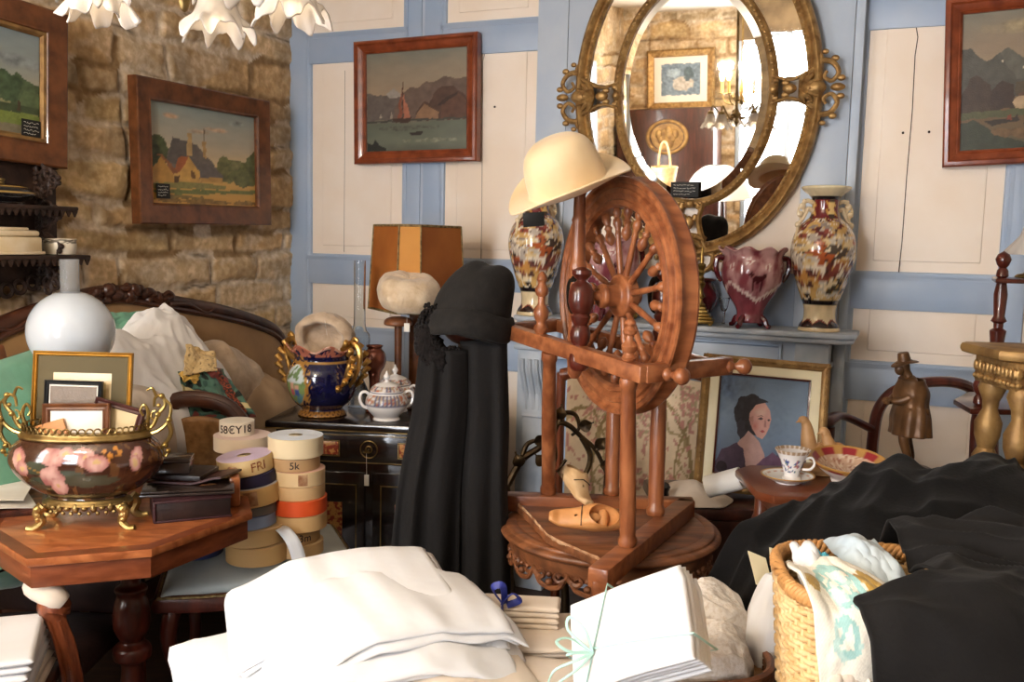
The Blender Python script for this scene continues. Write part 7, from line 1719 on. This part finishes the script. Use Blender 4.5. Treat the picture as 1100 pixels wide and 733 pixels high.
# fur collar
q = P(470, 366, mY - .06); mb = MB(); rnd = random.Random(2)
pth = spline([P(466, 338, mY - .05), P(459, 356, mY - .07), P(462, 374, mY - .08), P(474, 386, mY - .08), P(488, 384, mY - .07)], 40)
mb.tube(pth, lambda s: .026 + .010 * sin(pi * s), 14)
mb.v = [p + V(nz(p.x * 60, p.y * 60, p.z * 60), nz(p.x * 60, p.y * 60, p.z * 60 + 9), nz(p.x * 60, p.y * 60 + 5, p.z * 60)) * .012 for p in mb.v]
for p in pth:
    for k in range(26):
        a = rnd.uniform(0, 6.28); d = V(cos(a), -abs(sin(a)) * .8, sin(a)) * rnd.uniform(.022, .034); mb.ball(p + d, rnd.uniform(.003, .006), 5, 4)
o = mb.build('fur_collar', M['black_fur'], ang=180); tag(o, 'black curly fur collar below the left side of the black hat', 'collar')
def drape_panel(label, ctop, cbot, wt, wb, nf, amp, seed, name='long_scarf'):
    """scarf panel hanging in vertical folds; closed front and back"""
    ct, cb = Vector(ctop), Vector(cbot)
    def f(a, b):
        th = a * 2 * pi; c, s = cos(th), sin(th)
        w = lerp(wt, wb, b ** .8) / 2; dp = lerp(.035, .055, b)
        u = c * abs(c) ** -.25 if abs(c) > 1e-4 else 0
        ph = nf * u * 1.6 + seed + .6 * nz(b * 2, u, seed)
        k = amp * (.25 + b) * (sin(ph * pi * .5) + .4 * sin(ph * 2.3 + 2 * b))
        p = lerp(ct, cb, b)
        return V(p.x + w * u + .01 * nz(b * 3, seed), p.y + dp * s + k * (1 if s < 0 else .4), p.z + .012 * sin(3 * u + seed) * b)
    mb = MB(); mb.grid(110, 60, f, closeu=True)
    n0 = 0
    for e in (0, 59): mb.f.append([i * 60 + e for i in range(110)]); mb.m.append(0)
    o = mb.build(name, M['black_cloth'], ang=180); return tag(o, label, 'scarf', 'black scarves on the stand')
zb_ = .42
def dp(px, Y, z): q = P(px, 400, Y); return V(px_x(px, Y), Y, z)
def px_x(px, Y): return P(px, 480, Y).x
drape_panel('long black scarf hanging at the left of the stand from the fur collar', V(px_x(477, mY), mY - .075, P(470, 372, mY).z), V(px_x(453, mY), mY - .06, zb_), .13, .215, 3.2, .016, 1.)
drape_panel('long black scarf hanging at the right of the stand below the hat', V(px_x(518, mY), mY - .05, P(510, 365, mY).z), V(px_x(524, mY), mY - .04, zb_ - .02), .13, .155, 2.6, .012, 4.)
drape_panel('black shawl hanging at the back of the stand behind the two scarves', V(px_x(497, mY), mY + .05, P(500, 392, mY).z), V(px_x(486, mY), mY + .06, zb_ - .04), .10, .26, 4.0, .012, 7., 'black_shawl')
# ================================================================== foreground table and its cloths
FT = .66
ft_ = thing('display_table', 'long dark display table under the linens and the wicker basket in the foreground', 'table', (.08, 1.62, 0))
mb = MB(); mb.box(1.40, .93, .035, .008, loc=(0, 0, FT - .0175)); mb.build('table_top', M['wood_dark'], ft_)
mb = MB(); mb.box(1.28, .82, .09, .006, loc=(0, 0, FT - .08)); mb.build('apron', M['wood_dark'], ft_)
for x in (-.62, .62):
    for y in (-.40, .40): mb = MB(); mb.turn((x, y, FT - .04), (x, y, 0), [(0, .032), (.15, .034), (.18, .022), (.3, .036), (.8, .022), (1, .028)], 16); mb.build('leg', M['wood_dark'], ft_)
# the big pile of white linen: soft folded sheets bent over one another
def bend(cx, kx, ky, sx=0., sy=0., ed=0.):
    def f(p):
        x, y = p.x - cx, p.y
        return V(p.x, p.y, p.z - kx * x * x - ky * y * y + sx * x + sy * y + .010 * nz(p.x * 5, p.y * 5, ed) - .016 * abs(nz(p.x * 7 + 2 * p.y, p.y * 4, ed + 3)) + .003 * nz(p.x * 24, p.y * 18, ed))
    return f
PC = V(-.34, 1.74, 0)
def bendz(cx, kx, ky, sx, sy, ed, p): return bend(cx, kx, ky, sx, sy, ed)(p)
G = 'white linens piled on the foreground table'
def pile(label, x, y, z, w, d, n, t, seed, mat, rot, dr, wav=.012, jit=.010): return linen(label, V(x, y, z), w, d, n, t, seed, mat, radians(rot), dr, G, wav=wav, jit=jit)
pile('beige folded linen lowest in the foreground pile, its grey folds facing forward', -.24, 1.60, FT + .012, .52, .46, 5, .012, 1, 'beige_linen', 4, bend(0, .12, .10, 0, .0, 1), .012, .016)
pile('white folded linen second from the bottom of the foreground pile', -.33, 1.64, FT + .060, .50, .48, 4, .012, 2, 'white_linen', 24, bend(-.05, .3, .12, 0, .02, 2), .014, .016)
pile('white folded linen at the left of the foreground pile with ruffled front edges', -.41, 1.67, FT + .092, .38, .50, 5, .010, 3, 'white_linen', 18, bend(.12, .8, .3, .10, .05, 3), .022, .016)
pile('cream edged linen at the right of the foreground pile drooping towards the napkins', -.15, 1.68, FT + .098, .40, .40, 4, .014, 4, 'cream_linen', 24, bend(.02, 1.0, .9, -.05, .10, 4), .014, .022)
pile('thick white folded sheet across the middle of the foreground pile', -.24, 1.69, FT + .140, .46, .34, 3, .016, 5, 'white_linen', 20, bend(.02, .9, .9, -.04, .10, 5), .014, .020)
pile('white folded sheet with thin layered edges just below the top of the pile', -.21, 1.735, FT + .170, .42, .28, 5, .0125, 6, 'white_linen', 27, bend(.03, 1.0, 1.3, -.05, .13, 6), .012, .024)
pile('broad bright white sheet on top of the foreground linen pile', -.32, 1.80, FT + .210, .42, .30, 3, .011, 7, 'white_linen', 20, bend(.04, 1.1, .9, .06, .10, 7), .016, .014)
# napkin bundles between pile and ribboned packet
def bundle(label, c, w, d, n, t, seed, mat, rot, tilt=None, name='napkin_bundle', dr=None): return linen(label, c, w, d, n, t, seed, mat, radians(rot), dr, 'napkins between the linen pile and the ribboned packet', name, tilt, .006, .006, 'napkins')
bundle('cream napkins fanned beside the foot of the white linen pile', V(.00, 1.66, FT + .02), .26, .20, 6, .011, 21, 'cream_linen', -8)
bundle('beige napkin stack with curled edges at the right foot of the pile', V(-.06, 1.52, FT + .012), .22, .17, 7, .010, 22, 'beige_linen', 12)
bundle('cream napkin stack under the blue ribboned roll', V(.02, 1.84, FT + .012), .28, .18, 7, .013, 23, 'cream_linen', 3)
nr = P(568, 662, 1.86); bw = linen('rolled cream napkins tied with a navy ribbon behind the white pile', V(nr.x - .02, 1.87, nr.z - .030), .17, .07, 5, .0115, 24, 'cream_linen', radians(-4), None, None, 'napkin_roll', None, .004, .003, 'napkins')
t = thing('navy_ribbon', 'navy blue ribbon tied round the rolled cream napkins', 'ribbon', (nr.x - .055, 1.87, nr.z - .032))
mb = MB(); mb.tube([V(.0, .042 * cos(a) , .030 + .038 * sin(a)) for a in [2 * pi * i / 30 for i in range(30)]], .012, 6, closed=True, flat=.22); mb.build('band', M['navy_ribbon'], t)
mb = MB()
for sg, pts in ((1, [(0, -.03, .065), (.02, -.04, .09), (.035, -.035, .075), (.01, -.03, .062)]), (-1, [(0, -.03, .065), (-.02, -.04, .10), (.0, -.045, .108), (.005, -.03, .066)])): mb.tube(spline(pts, 20), .008, 6, flat=.25)
mb.build('bow', M['navy_ribbon'], t)

# ribboned packet of napkins leaning up to the right
pk = P(676, 676, 1.60)
n_ = V(-.62, -.52, .59).normalized(); e1 = V(.64, -.50, .60); e1 = (e1 - n_ * e1.dot(n_)).normalized(); e2 = n_.cross(e1)
PR = Matrix(((e1.x, e2.x, n_.x), (e1.y, e2.y, n_.y), (e1.z, e2.z, n_.z)))
Rp = PR.to_4x4()
PT = .0145
def packet_drape(p): return V(p.x + .012 * sin(p.y * 38 + 1.) * sstep(.06, .15, p.x), p.y, p.z - .06 + .014 * sin(p.y * 34 + .4) * sstep(-.02, .15, p.x) - .5 * min(p.x, 0) ** 2)
mb = MB(); folded(mb, .255, .175, 5, PT, 41, packet_drape, .003, 60, .003)
o = mb.build('napkin_packet', M['white_cotton'], ang=180); o.location = pk; o.rotation_euler = Rp.to_euler(); tag(o, 'stack of white folded napkins tied with a mint ribbon leaning beside the lace', 'napkins')
t = thing('mint_ribbon', 'thin mint green ribbon tied in a bow round the white napkin packet', 'ribbon', pk, Rp.to_euler())
def pr(x, y, up): q = packet_drape(V(x, y, PT * 5 if up else 0)); return V(q.x, q.y, q.z + (.004 if up else -.004))
mb = MB()
mb.tube([pr(-.06 + .35 * y, y, True) for y in [-.090 + .18 * k / 14 for k in range(15)]] + [pr(-.06 + .35 * y, y, False) for y in [.092 - .184 * k / 6 for k in range(7)]], (.0024), 6, closed=True, flat=.4)
mb.tube([pr(x, -.03 - .12 * x, True) for x in [-.131 + .262 * k / 20 for k in range(21)]] + [pr(x, -.03 - .12 * x, False) for x in [.133 - .266 * k / 10 for k in range(11)]], (.0024), 6, closed=True, flat=.4); mb.build('band', M['mint_ribbon'], t)
b0 = pr(-.07, -.03, True)
mb = MB()
for pts in ([(0, 0, 0), (.005, .03, .03), (-.015, .055, .045), (-.03, .04, .03), (0, 0, .002)], [(0, 0, 0), (-.03, .0, .03), (-.05, .02, .04), (-.035, .03, .02), (0, 0, .002)], [(0, 0, 0), (-.02, -.03, .02), (-.06, -.045, .022), (-.09, -.05, .01)], [(0, 0, 0), (-.03, -.015, .02), (-.07, -.02, .02), (-.10, -.03, .0)]): mb.tube(spline([b0 + V(*p) for p in pts], 24), .0032, 6, flat=.35)
mb.build('bow', M['mint_ribbon'], t)

# wicker tray and lace
tw = V(.36, 1.905, FT)
t = thing('wicker_tray', 'flat woven wicker tray with a dark varnished rim under the lace', 'tray', (tw.x, tw.y, FT + .001), radians(8))
mb = MB(); mb.grid(70, 50, lambda a, b: V((a - .5) * .34, (b - .5) * .33, .012 + .003 * sin(a * 150) * sin(b * 120)), thick=.010); mb.build('woven_base', M['tray_weave'], t, ang=180)
mb = MB()
for z in (.014, .028, .042): mb.tube([V(.18 * cos(s) * abs(cos(s)) ** -.35 if abs(cos(s)) > .01 else 0, .175 * sin(s) * abs(sin(s)) ** -.35 if abs(sin(s)) > .01 else 0, z) for s in [2 * pi * (i + .5) / 80 for i in range(80)]], .009, 6, closed=True)
mb.build('rim', M['wood_worn'], t)
c = P(800, 690, 1.62); rumple('lace_doilies', 'cream cotton lace heap lying on the wicker tray in front of the basket', 'lace', (.395, 1.84), FT + .024, .2, [(0, 0, .12, .09, .055), (.03, .02, .09, .06, .07)], 3.1, 'lace', .020, 10.)
c = P(790, 655, 1.74); rumple('crochet_roll', 'rolled ivory crochet lace behind the lace heap on the tray', 'lace', (.41, 1.97), FT + .024, .25, [(0, 0, .12, .075, .11), (.05, -.02, .07, .07, .09)], 6.2, 'lace', .024, 9.)
c = P(815, 648, 1.80); rumple('white_gauze', 'crumpled white gauze tucked beside the wicker basket', 'lace', (.585, 1.95), FT + .002, .0, [(0, 0, .075, .08, .13), (-.02, -.02, .06, .06, .15)], 9.2, 'white_cotton', .026, 12.)
# cards
for k, (a, b, c_, d, lb) in enumerate((((803, 592), (822, 600), (832, 640), (812, 628), 'cream card standing foremost between the lace and the basket'), ((826, 588), (838, 592), (840, 632), (830, 634), 'cream card standing behind the first card beside the basket rim'))):
    Y = 1.99 + .03 * k; mb = MB(); pts = [P(*p, Y + dy) for p, dy in zip((a, b, c_, d), (.03, .03, 0, 0))]
    nn = (pts[1] - pts[0]).cross(pts[3] - pts[0]).normalized() * .003
    mb.add(pts + [p - nn for p in pts], [[0, 1, 2, 3], [7, 6, 5, 4], [0, 4, 5, 1], [1, 5, 6, 2], [2, 6, 7, 3], [3, 7, 4, 0]]); o = mb.build('card', M['card_cream']); tag(o, lb, 'card', 'cream cards beside the basket')

# wicker basket
bx = V(.640, 1.575, 0); bk_ = thing('wicker_basket', 'large honey coloured wicker basket of cloths in the right foreground', 'basket', (bx.x, bx.y, FT + .001), radians(-6))
BH = .325
def ring(t, s, z, wob=0): 
    c, q = cos(t), sin(t); e = 2 / 3.2
    return V((.138 + .022 * z / .3) * s * abs(c) ** e * (1 if c > 0 else -1), (.132 + .022 * z / .3) * s * abs(q) ** e * (1 if q > 0 else -1), z)
NSx = 46; mb = MB(); rows = 26
for r in range(rows):
    z = .012 + (BH - .03) * r / (rows - 1)
    mb.tube([ring(2 * pi * i / (NSx * 2), 1 + .022 * (1 if (i // 2 + r) % 2 else -1) , z) for i in range(NSx * 2)], (.0058), 6, closed=True)
mb.build('woven_side', M['wicker'], bk_, ang=180)
mb = MB()
for i in range(NSx): 
    t = 2 * pi * (i + .25) / NSx; mb.tube([ring(t, 1., z) for z in (.0, BH * .5, BH - .01)], .005, 6)
mb.build('stakes', M['wicker'], bk_, ang=180)
mb = MB()
for ph in range(4): mb.tube([ring(2 * pi * i / 160, 1 + .040 * cos(2 * pi * i / 160 * 22 + ph * pi / 2), BH - .004 + .011 * sin(2 * pi * i / 160 * 22 + ph * pi / 2)) for i in range(160)], .0062, 7, closed=True)
mb.build('plaited_rim', M['wicker_rim'], bk_, ang=180)
mb = MB(); mb.prism([(ring(2 * pi * i / 40, 1., 0).x, ring(2 * pi * i / 40, 1., 0).y) for i in range(40)], .01); mb.build('base', M['wicker'], bk_)
# cloths in the basket
def xst(s, t):
    x, y = s, t
    q = floor(x * 70) / 70, floor(y * 90) / 90; c = s2l('efe8d8')
    x, y = q
    for k, (cx, cy, r) in enumerate(((.42, .42, .20), (.62, .75, .18), (.25, .72, .12))):
        d = sqrt((x - cx) ** 2 + ((y - cy) * 1.1) ** 2) / r + .25 * nz(x * 12, y * 12, k)
        if d < 1 and (d > .62 or nz(x * 22, y * 22, k + 4) > .08): c = s2l('9cc4bf') if nz(x * 9, y * 9, k) > -.2 else s2l('b9d4cc')
    for k, (cx, cy, r) in enumerate(((.72, .45, .12), (.12, .40, .09), (.80, .92, .11))):
        d = sqrt((x - cx) ** 2 + ((y - cy) * 1.4) ** 2) / r + .4 * nz(x * 14, y * 14, k + 9)
        if d < 1: c = s2l('b9923e') if nz(x * 16, y * 30, k) > -.1 else s2l('caa85e')
    if y < .10 and abs(y - .07) < .02: c = s2l('c99a6a')
    m = 1 - .10 * ((int(s * 70) + int(t * 90)) % 2); return tuple(v * m for v in c)
def basket_cloth(name, label, pts, mat, colfn, amp, seed, sag, n=80, th=.006, cat='cloth'):
    o = sheetpatch(name, label, cat, pts, mat, colfn, amp, seed, th, n, sag); return o
CF = FT + BH
def over_rim(name, label, rows, mat, colfn, amp, seed, th=.006, n=110, cat='cloth'):
    """cloth following a path over the rim: rows of (x left, x right, y, z)"""
    sp = [spline([V(r[0], r[2], r[3]) for r in rows], 48), spline([V(r[1], r[2] - r[4] if len(r) > 4 else r[2], r[3]) for r in rows], 48)]
    m_ = len(sp[0]) - 1
    def f(s_, t_):
        k = t_ * m_; i = min(int(k), m_ - 1); u = k - i
        p = lerp(lerp(sp[0][i], sp[0][i + 1], u), lerp(sp[1][i], sp[1][i + 1], u), s_)
        w_ = amp * (2 * fbm(s_ * 3, t_ * 3, seed, 3) + sin(7 * s_ + 3 * t_ + seed))
        return p + V(0, -.5 * w_, w_ * .9)
    mb = MB(); mb.grid(n, n, f, thick=th, colfn=colfn); o = mb.build(name, M[mat], ang=180); return tag(o, label, cat)
fy = 1.575 - .154
over_rim('cross_stitch_cloth', 'white cloth cross stitched with teal and gold flowers hanging over the basket front', [(.500, .562, 1.64, CF - .005), (.480, .578, 1.55, CF + .022), (.472, .605, 1.46, CF + .032), (.476, .640, fy - .020, CF + .004), (.482, .655, fy - .032, CF - .06), (.490, .66, fy - .034, CF - .12)], 'cloth_attr', xst, .006, 2.2)
basket_cloth('white_cloth', 'plain white cloth folded at the left inside the basket rim', (P(850, 588, 1.66), P(872, 586, 1.66), P(900, 640, 1.52), P(868, 648, 1.50)), 'white_cotton', None, .005, 4.2, -.03, 40)
basket_cloth('blue_satin', 'pale blue satin cloth spilling out of the back of the basket', (P(886, 582, 1.67), P(940, 582, 1.68), P(1000, 668, 1.47), P(928, 640, 1.50)), 'satin_blue', None, .006, 7.7, -.045)
basket_cloth('silver_satin', 'silvery satin fold below the blue satin in the basket', (P(905, 634, 1.54), P(945, 640, 1.54), P(994, 684, 1.44), P(930, 664, 1.46)), 'satin_blue', None, .008, 3.7, -.02, 40)
mb = MB(); rnd = random.Random(6); c = P(881, 602, 1.60)
for k in range(3): mb.tube(spline([c + V(rnd.uniform(-.016, .016), rnd.uniform(-.012, .012), rnd.uniform(-.010, .016)) for _ in range(7)], 40), .004, 6)
o = mb.build('teal_cord', M['teal_ribbon']); tag(o, 'knot of bright teal cord between the cloths in the basket', 'cord')
clothheap('cloth_filling', 'dark folded cloth filling the wicker basket below the satin', 'cloth', (bk_.location.x, bk_.location.y), FT + .014, .118, .112, BH - .035, 2.9, 'leather_dark', .008, 7., pw=7.)
over_rim('basket_towel', 'cream towel roll hanging lowest over the basket front', [(.50, .56, fy - .034, CF - .09), (.498, .566, fy - .050, CF - .12), (.50, .57, fy - .052, CF - .17), (.502, .572, fy - .040, CF - .24)], 'cream_linen', None, .004, 5.2, n=50)

# ================================================================== black garments
gt_ = thing('garment_table', 'dark table hidden under the heap of black garments', 'table', (1.29, 1.84, 0))
mb = MB(); mb.box(.96, 1.14, .03, .008, loc=(0, 0, .70)); mb.build('table_top', M['wood_dark'], gt_)
for x in (-.43, .43):
    for y in (-.5, .5): mb = MB(); mb.turn((x, y, .69), (x, y, 0), [(0, .026), (.5, .02), (1, .022)], 12); mb.build('leg', M['wood_dark'], gt_)
def field(name, label, hf, out, seed, mat, nx=170, ny=120, fold=.02, ang=.4, freq=7., base=None):
    """draped garment over a free outline; out(a, b) gives the plan position, hf the height; closed by its hem"""
    ca, sa = cos(ang), sin(ang)
    def f(a, b):
        x, y = out(a, b)
        wx = x + .07 * nz(x * 3, y * 3, seed) + .03 * nz(x * 7, y * 7, seed + 2); wy = y + .07 * nz(x * 3, y * 3, seed + 7)
        u = wx * ca + wy * sa; v = -wx * sa + wy * ca
        r1 = 1 - 2.2 * abs(nz(u * freq, v * freq * .28, seed + 3)); r2 = 1 - 2.2 * abs(nz(u * freq * 2.1 + .5 * v, v * freq * .5, seed + 5)); r3 = 1 - 2 * abs(nz(v * freq * 1.2, u * freq * .4, seed + 15))
        return V(x, y, hf(a, b, x, y) + fold * (r1 + .45 * r2 + .4 * r3 - .7))
    mb = MB(); mb.grid(nx, ny, f, thick=.006); o = mb.build(name, M[mat], ang=180); return tag(o, label, 'garment', 'black garments heaped at the right')
def out1(a, b):
    x = lerp(.44, 1.74, a); k = sstep(0, .35, a)
    return x + .03 * nz(b * 5, 1., 2.) * (1 - k), lerp(lerp(2.10, 1.74, k), lerp(2.24, 2.40, k), b) + .03 * nz(a * 5, 3., 2.)
def hf1(a, b, x, y):
    top = lerp(.865, 1.015, sstep(.06, .46, a)) - .05 * sstep(.55, 1., a)
    drop = lerp(.36, .0, sstep(0, .11, a))                              # hangs over the table end at the left
    fr = sstep(0, .75, b) ** .8
    z = lerp(.80, top, fr) - drop * (1 - .45 * b)
    return z - .16 * sstep(.86, 1., b) ** 1.5
field('black_velvet_coat', 'black velvet coat heaped behind the basket below the crockery', hf1, out1, 3.3, 'black_velvet', fold=.034, ang=-.6, freq=8.)
def out2(a, b):
    # a runs left to right, b from the front hem to the back
    xl = lerp(.53, .685, sstep(.31, .42, b)) + .03 * sstep(.5, .9, b)
    return lerp(xl, 1.25, a), lerp(1.20, 1.80, b) + .02 * nz(a * 4, b * 2, 5.)
def hf2(a, b, x, y):
    z = lerp(1.01, 1.04, sstep(.15, .7, b)) - .10 * sstep(.86, 1., b) - .03 * a
    lip = sstep(.0, .10, a); z -= .02 * (1 - lip) ** 2
    return z - .30 * (1 - sstep(0., .24, b)) ** 1.6 + .03 * nz(x * 4, y * 4, 8.)
field('black_cotton_coat', 'black cotton coat draped over the right side of the wicker basket', hf2, out2, 8.1, 'black_cloth', fold=.036, ang=.9, freq=7.)
# ================================================================== behind the camera, seen in the mirror
def RW(px, py, v=RV - .02):                                             # where a mirror pixel's reflection meets the rear wall
    d = ray(px, py); nrm = -my; t = (q0 - CAMP).dot(nrm) / d.dot(nrm); h = CAMP + d * t; r = d - nrm * (2 * d.dot(nrm))
    k = (v - (h - CORNER).dot(WN)) / r.dot(WN); return h + r * k
def room_uv(p): return (p - CORNER).dot(WU), (p - CORNER).dot(WN)
# stone facing on the rear wall
ua = axis(0, WI0, .02, .02, 0, 1); zs = axis(0, RH, .02, .02, 0, 3)
vs = []; cs = []; fs = []
for u in ua:
    for z in zs:
        d, c = stone_vert(u + 3.1, z); vs.append(RM(u, RV - .012 - max(d, -.01), z)); cs.append(c)
n = len(zs)
for i in range(len(ua) - 1):
    for j in range(n - 1): fs.append([i * n + j, i * n + j + 1, (i + 1) * n + j + 1, (i + 1) * n + j])
mb = MB(); mb.add(vs, fs, None, 0, cs); mb.build('stone_facing', M['stone'], wall_r, ang=180)
a, b = RW(760, 60), RW(706, 110)
ca_, cb_ = room_uv(a)[0], room_uv(b)[0]; u_c = (ca_ + cb_) / 2; w_ = abs(ca_ - cb_) + .18; z_c = (a.z + b.z) / 2; h_ = abs(a.z - b.z) + .16
T = Matrix.Translation(RM(u_c, RV - .07, z_c)) @ Matrix.Rotation(YAW + pi, 4, 'Z')
t = thingM('framed_print', 'gilt framed blue grey print with a white mount, seen in the mirror', 'painting', T)
mb = MB(); mitre(mb, w_, h_, [(0, -.03), (0, .02), (.02, .035), (.06, .02), (.075, .01), (.075, -.01)]); mb.build('picture_frame', M['gilt'], t, ang=25)
pr_ = Pic(lambda x, y: s2l('e9e0d2')).poly([(.14, .16), (.86, .16), (.86, .84), (.14, .84)], '6a7a88', n=.3).blob(.45, .6, .2, .14, 'b3a89a').blob(.62, .35, .12, .1, '8fa0ac').blob(.35, .38, .1, .14, '4a5a60')
mb = MB(); canvas(mb, w_ - .14, h_ - .14, pr_, 70, y=.0); mb.build('print', M['picture'], t, ang=180)
# candle chandelier
cc2 = RP(797, 96, 4.3); CH2 = V(cc2.x, cc2.y, cc2.z)
t = thing('candle_chandelier', 'brass chandelier with lit candle bulbs reflected in the mirror', 'chandelier', CH2)
mb = MB(); mb.turn((0, 0, -.14), (0, 0, RH - CH2.z), [(0, .004), (.03, .02), (.06, .03), (.1, .016), (.16, .02), (.2, .008), (1, .007)], 16); mb.build('stem', M['brass'], t)
for k in range(5):
    an = 2 * pi * k / 5 + .4; d = V(cos(an), sin(an), 0); am = MB()
    am.tube(spline([d * .01 + V(0, 0, -.08), d * .07 + V(0, 0, -.12), d * .14 + V(0, 0, -.10), d * .17 + V(0, 0, -.03)], 24), .006, 8)
    am.tube(spiral((0, 0, 0), .05, .012, 0, 1.4, 24) and [d * (.10 + p.x * .8) + V(0, 0, p.z - .07) for p in spiral((0, 0, 0), .05, .012, 0, 1.4, 24)], .004, 6)
    am.lathe(prof([(.008, -.035), (.03, -.03), (.032, -.024), (.012, -.02), (.012, -.01)], 12), 16, Matrix.Translation(d * .17)); a_ = am.build('arm', M['brass'], t)
    m2 = MB(); m2.turn(d * .17 + V(0, 0, -.02), d * .17 + V(0, 0, .075), [(0, .012), (1, .012)], 12); m2.build('candle_sleeve', M['candle'], a_)
    m2 = MB(); m2.lathe(prof([(.008, .075), (.014, .09), (.021, .115), (.018, .135), (.006, .152), (0, .155)], 16), 14, Matrix.Translation(d * .17)); m2.build('light_bulb', M['bulb_hot'], a_)
    point('candle_light', CH2 + d * .17 + V(0, 0, .19), CANDLE_W, (1., .85, .67), .03)
# low cupboard with a carved oval, basket and shade
a = RW(695, 148, RV - .5); u_c = room_uv(a)[0]
t = thing('carved_cupboard', 'dark cupboard with a carved oval medallion at the rear, seen in the mirror', 'cupboard', RM(max(u_c, .52), RV - .26, 0), YAW + pi); H_ = a.z + .28
mb = MB(); mb.box(.95, .42, H_, .012, loc=(0, 0, H_ / 2)); mb.build('cupboard_body', M['wood_dark'], t)
mb = MB(); mb.torus(.20, .022, 40, 8, Matrix.Translation((0, -.215, a.z)) @ Matrix.Rotation(pi / 2, 4, 'X') @ Matrix.Scale(.8, 4, (0, 1, 0))); mb.ball((0, -.20, a.z), .19, 24, 16, sc=(1, .12, .8))
for k in range(10): mb.ball((.09 * cos(k * 2.4) * (.3 + k / 12), -.225, a.z + .08 * sin(k * 2.4) * (.3 + k / 12)), .035, 8, 6, sc=(1, .5, 1.4))
mb.build('carved_medallion', M['gilt_paint'], t)
q = RP(714, 190, 5.3); t = thing('side_stand', 'dark stand behind the camera carrying the reflected basket', 'stand', (q.x, q.y, 0)); bz = q.z - .10
mb = MB(); mb.lathe(prof([(0, bz - .03), (.2, bz - .03), (.21, bz - .015), (.2, bz), (0, bz)], 16), 40); mb.build('stand_top', M['wood_dark'], t); mb = MB(); mb.turn((0, 0, .0), (0, 0, bz - .03), [(0, .14), (.05, .12), (.1, .03), (.5, .04), (1, .03)], 20); mb.build('column', M['wood_dark'], t)
t = thing('handled_basket', 'small pale wicker basket with a tall hoop handle, reflected in the mirror', 'basket', (q.x, q.y, bz + .001), radians(30))
mb = MB()
for k in range(12): mb.torus((.085 + .035 * k / 11) * 1.25, .011, 40, 6, Matrix.Translation((0, 0, .011 + .016 * k)), sy=.75)
mb.build('woven_side', M['wicker'], t); mb = MB(); mb.lathe([(0, .004), (.085, .004), (.085, .012), (0, .012)], 32, sy=.75); mb.build('base', M['wicker'], t)
mb = MB(); mb.tube([V(.145 * cos(x), 0, .18 + .25 * sin(x)) for x in [pi * i / 24 for i in range(25)]], .011, 8); mb.build('hoop_handle', M['wicker'], t)
q = RP(770, 196, 5.2); t = thing('fringed_lampshade', 'cream cloth lampshade on a dark stand behind the camera, reflected in the mirror', 'lampshade', (q.x, q.y, 0)); bz = q.z
mb = MB(); mb.lathe(prof([(.06, bz + .16), (.13, bz + .14), (.22, bz + .06), (.29, bz - .08), (.287, bz - .08), (.215, bz + .06), (.13, bz + .135)], 30), 48, fn=lambda p, a, z, r: V(p.x * (1 + .04 * cos(8 * a)), p.y * (1 + .04 * cos(8 * a)), p.z), cap=False); mb.build('cloth_shade', M['white_cotton'], t, ang=180)
mb = MB(); mb.turn((0, 0, 0), (0, 0, bz + .13), [(0, .15), (.02, .14), (.04, .03), (.4, .02), (.6, .03), (1, .012)], 20); mb.build('stand', M['wood_dark'], t)
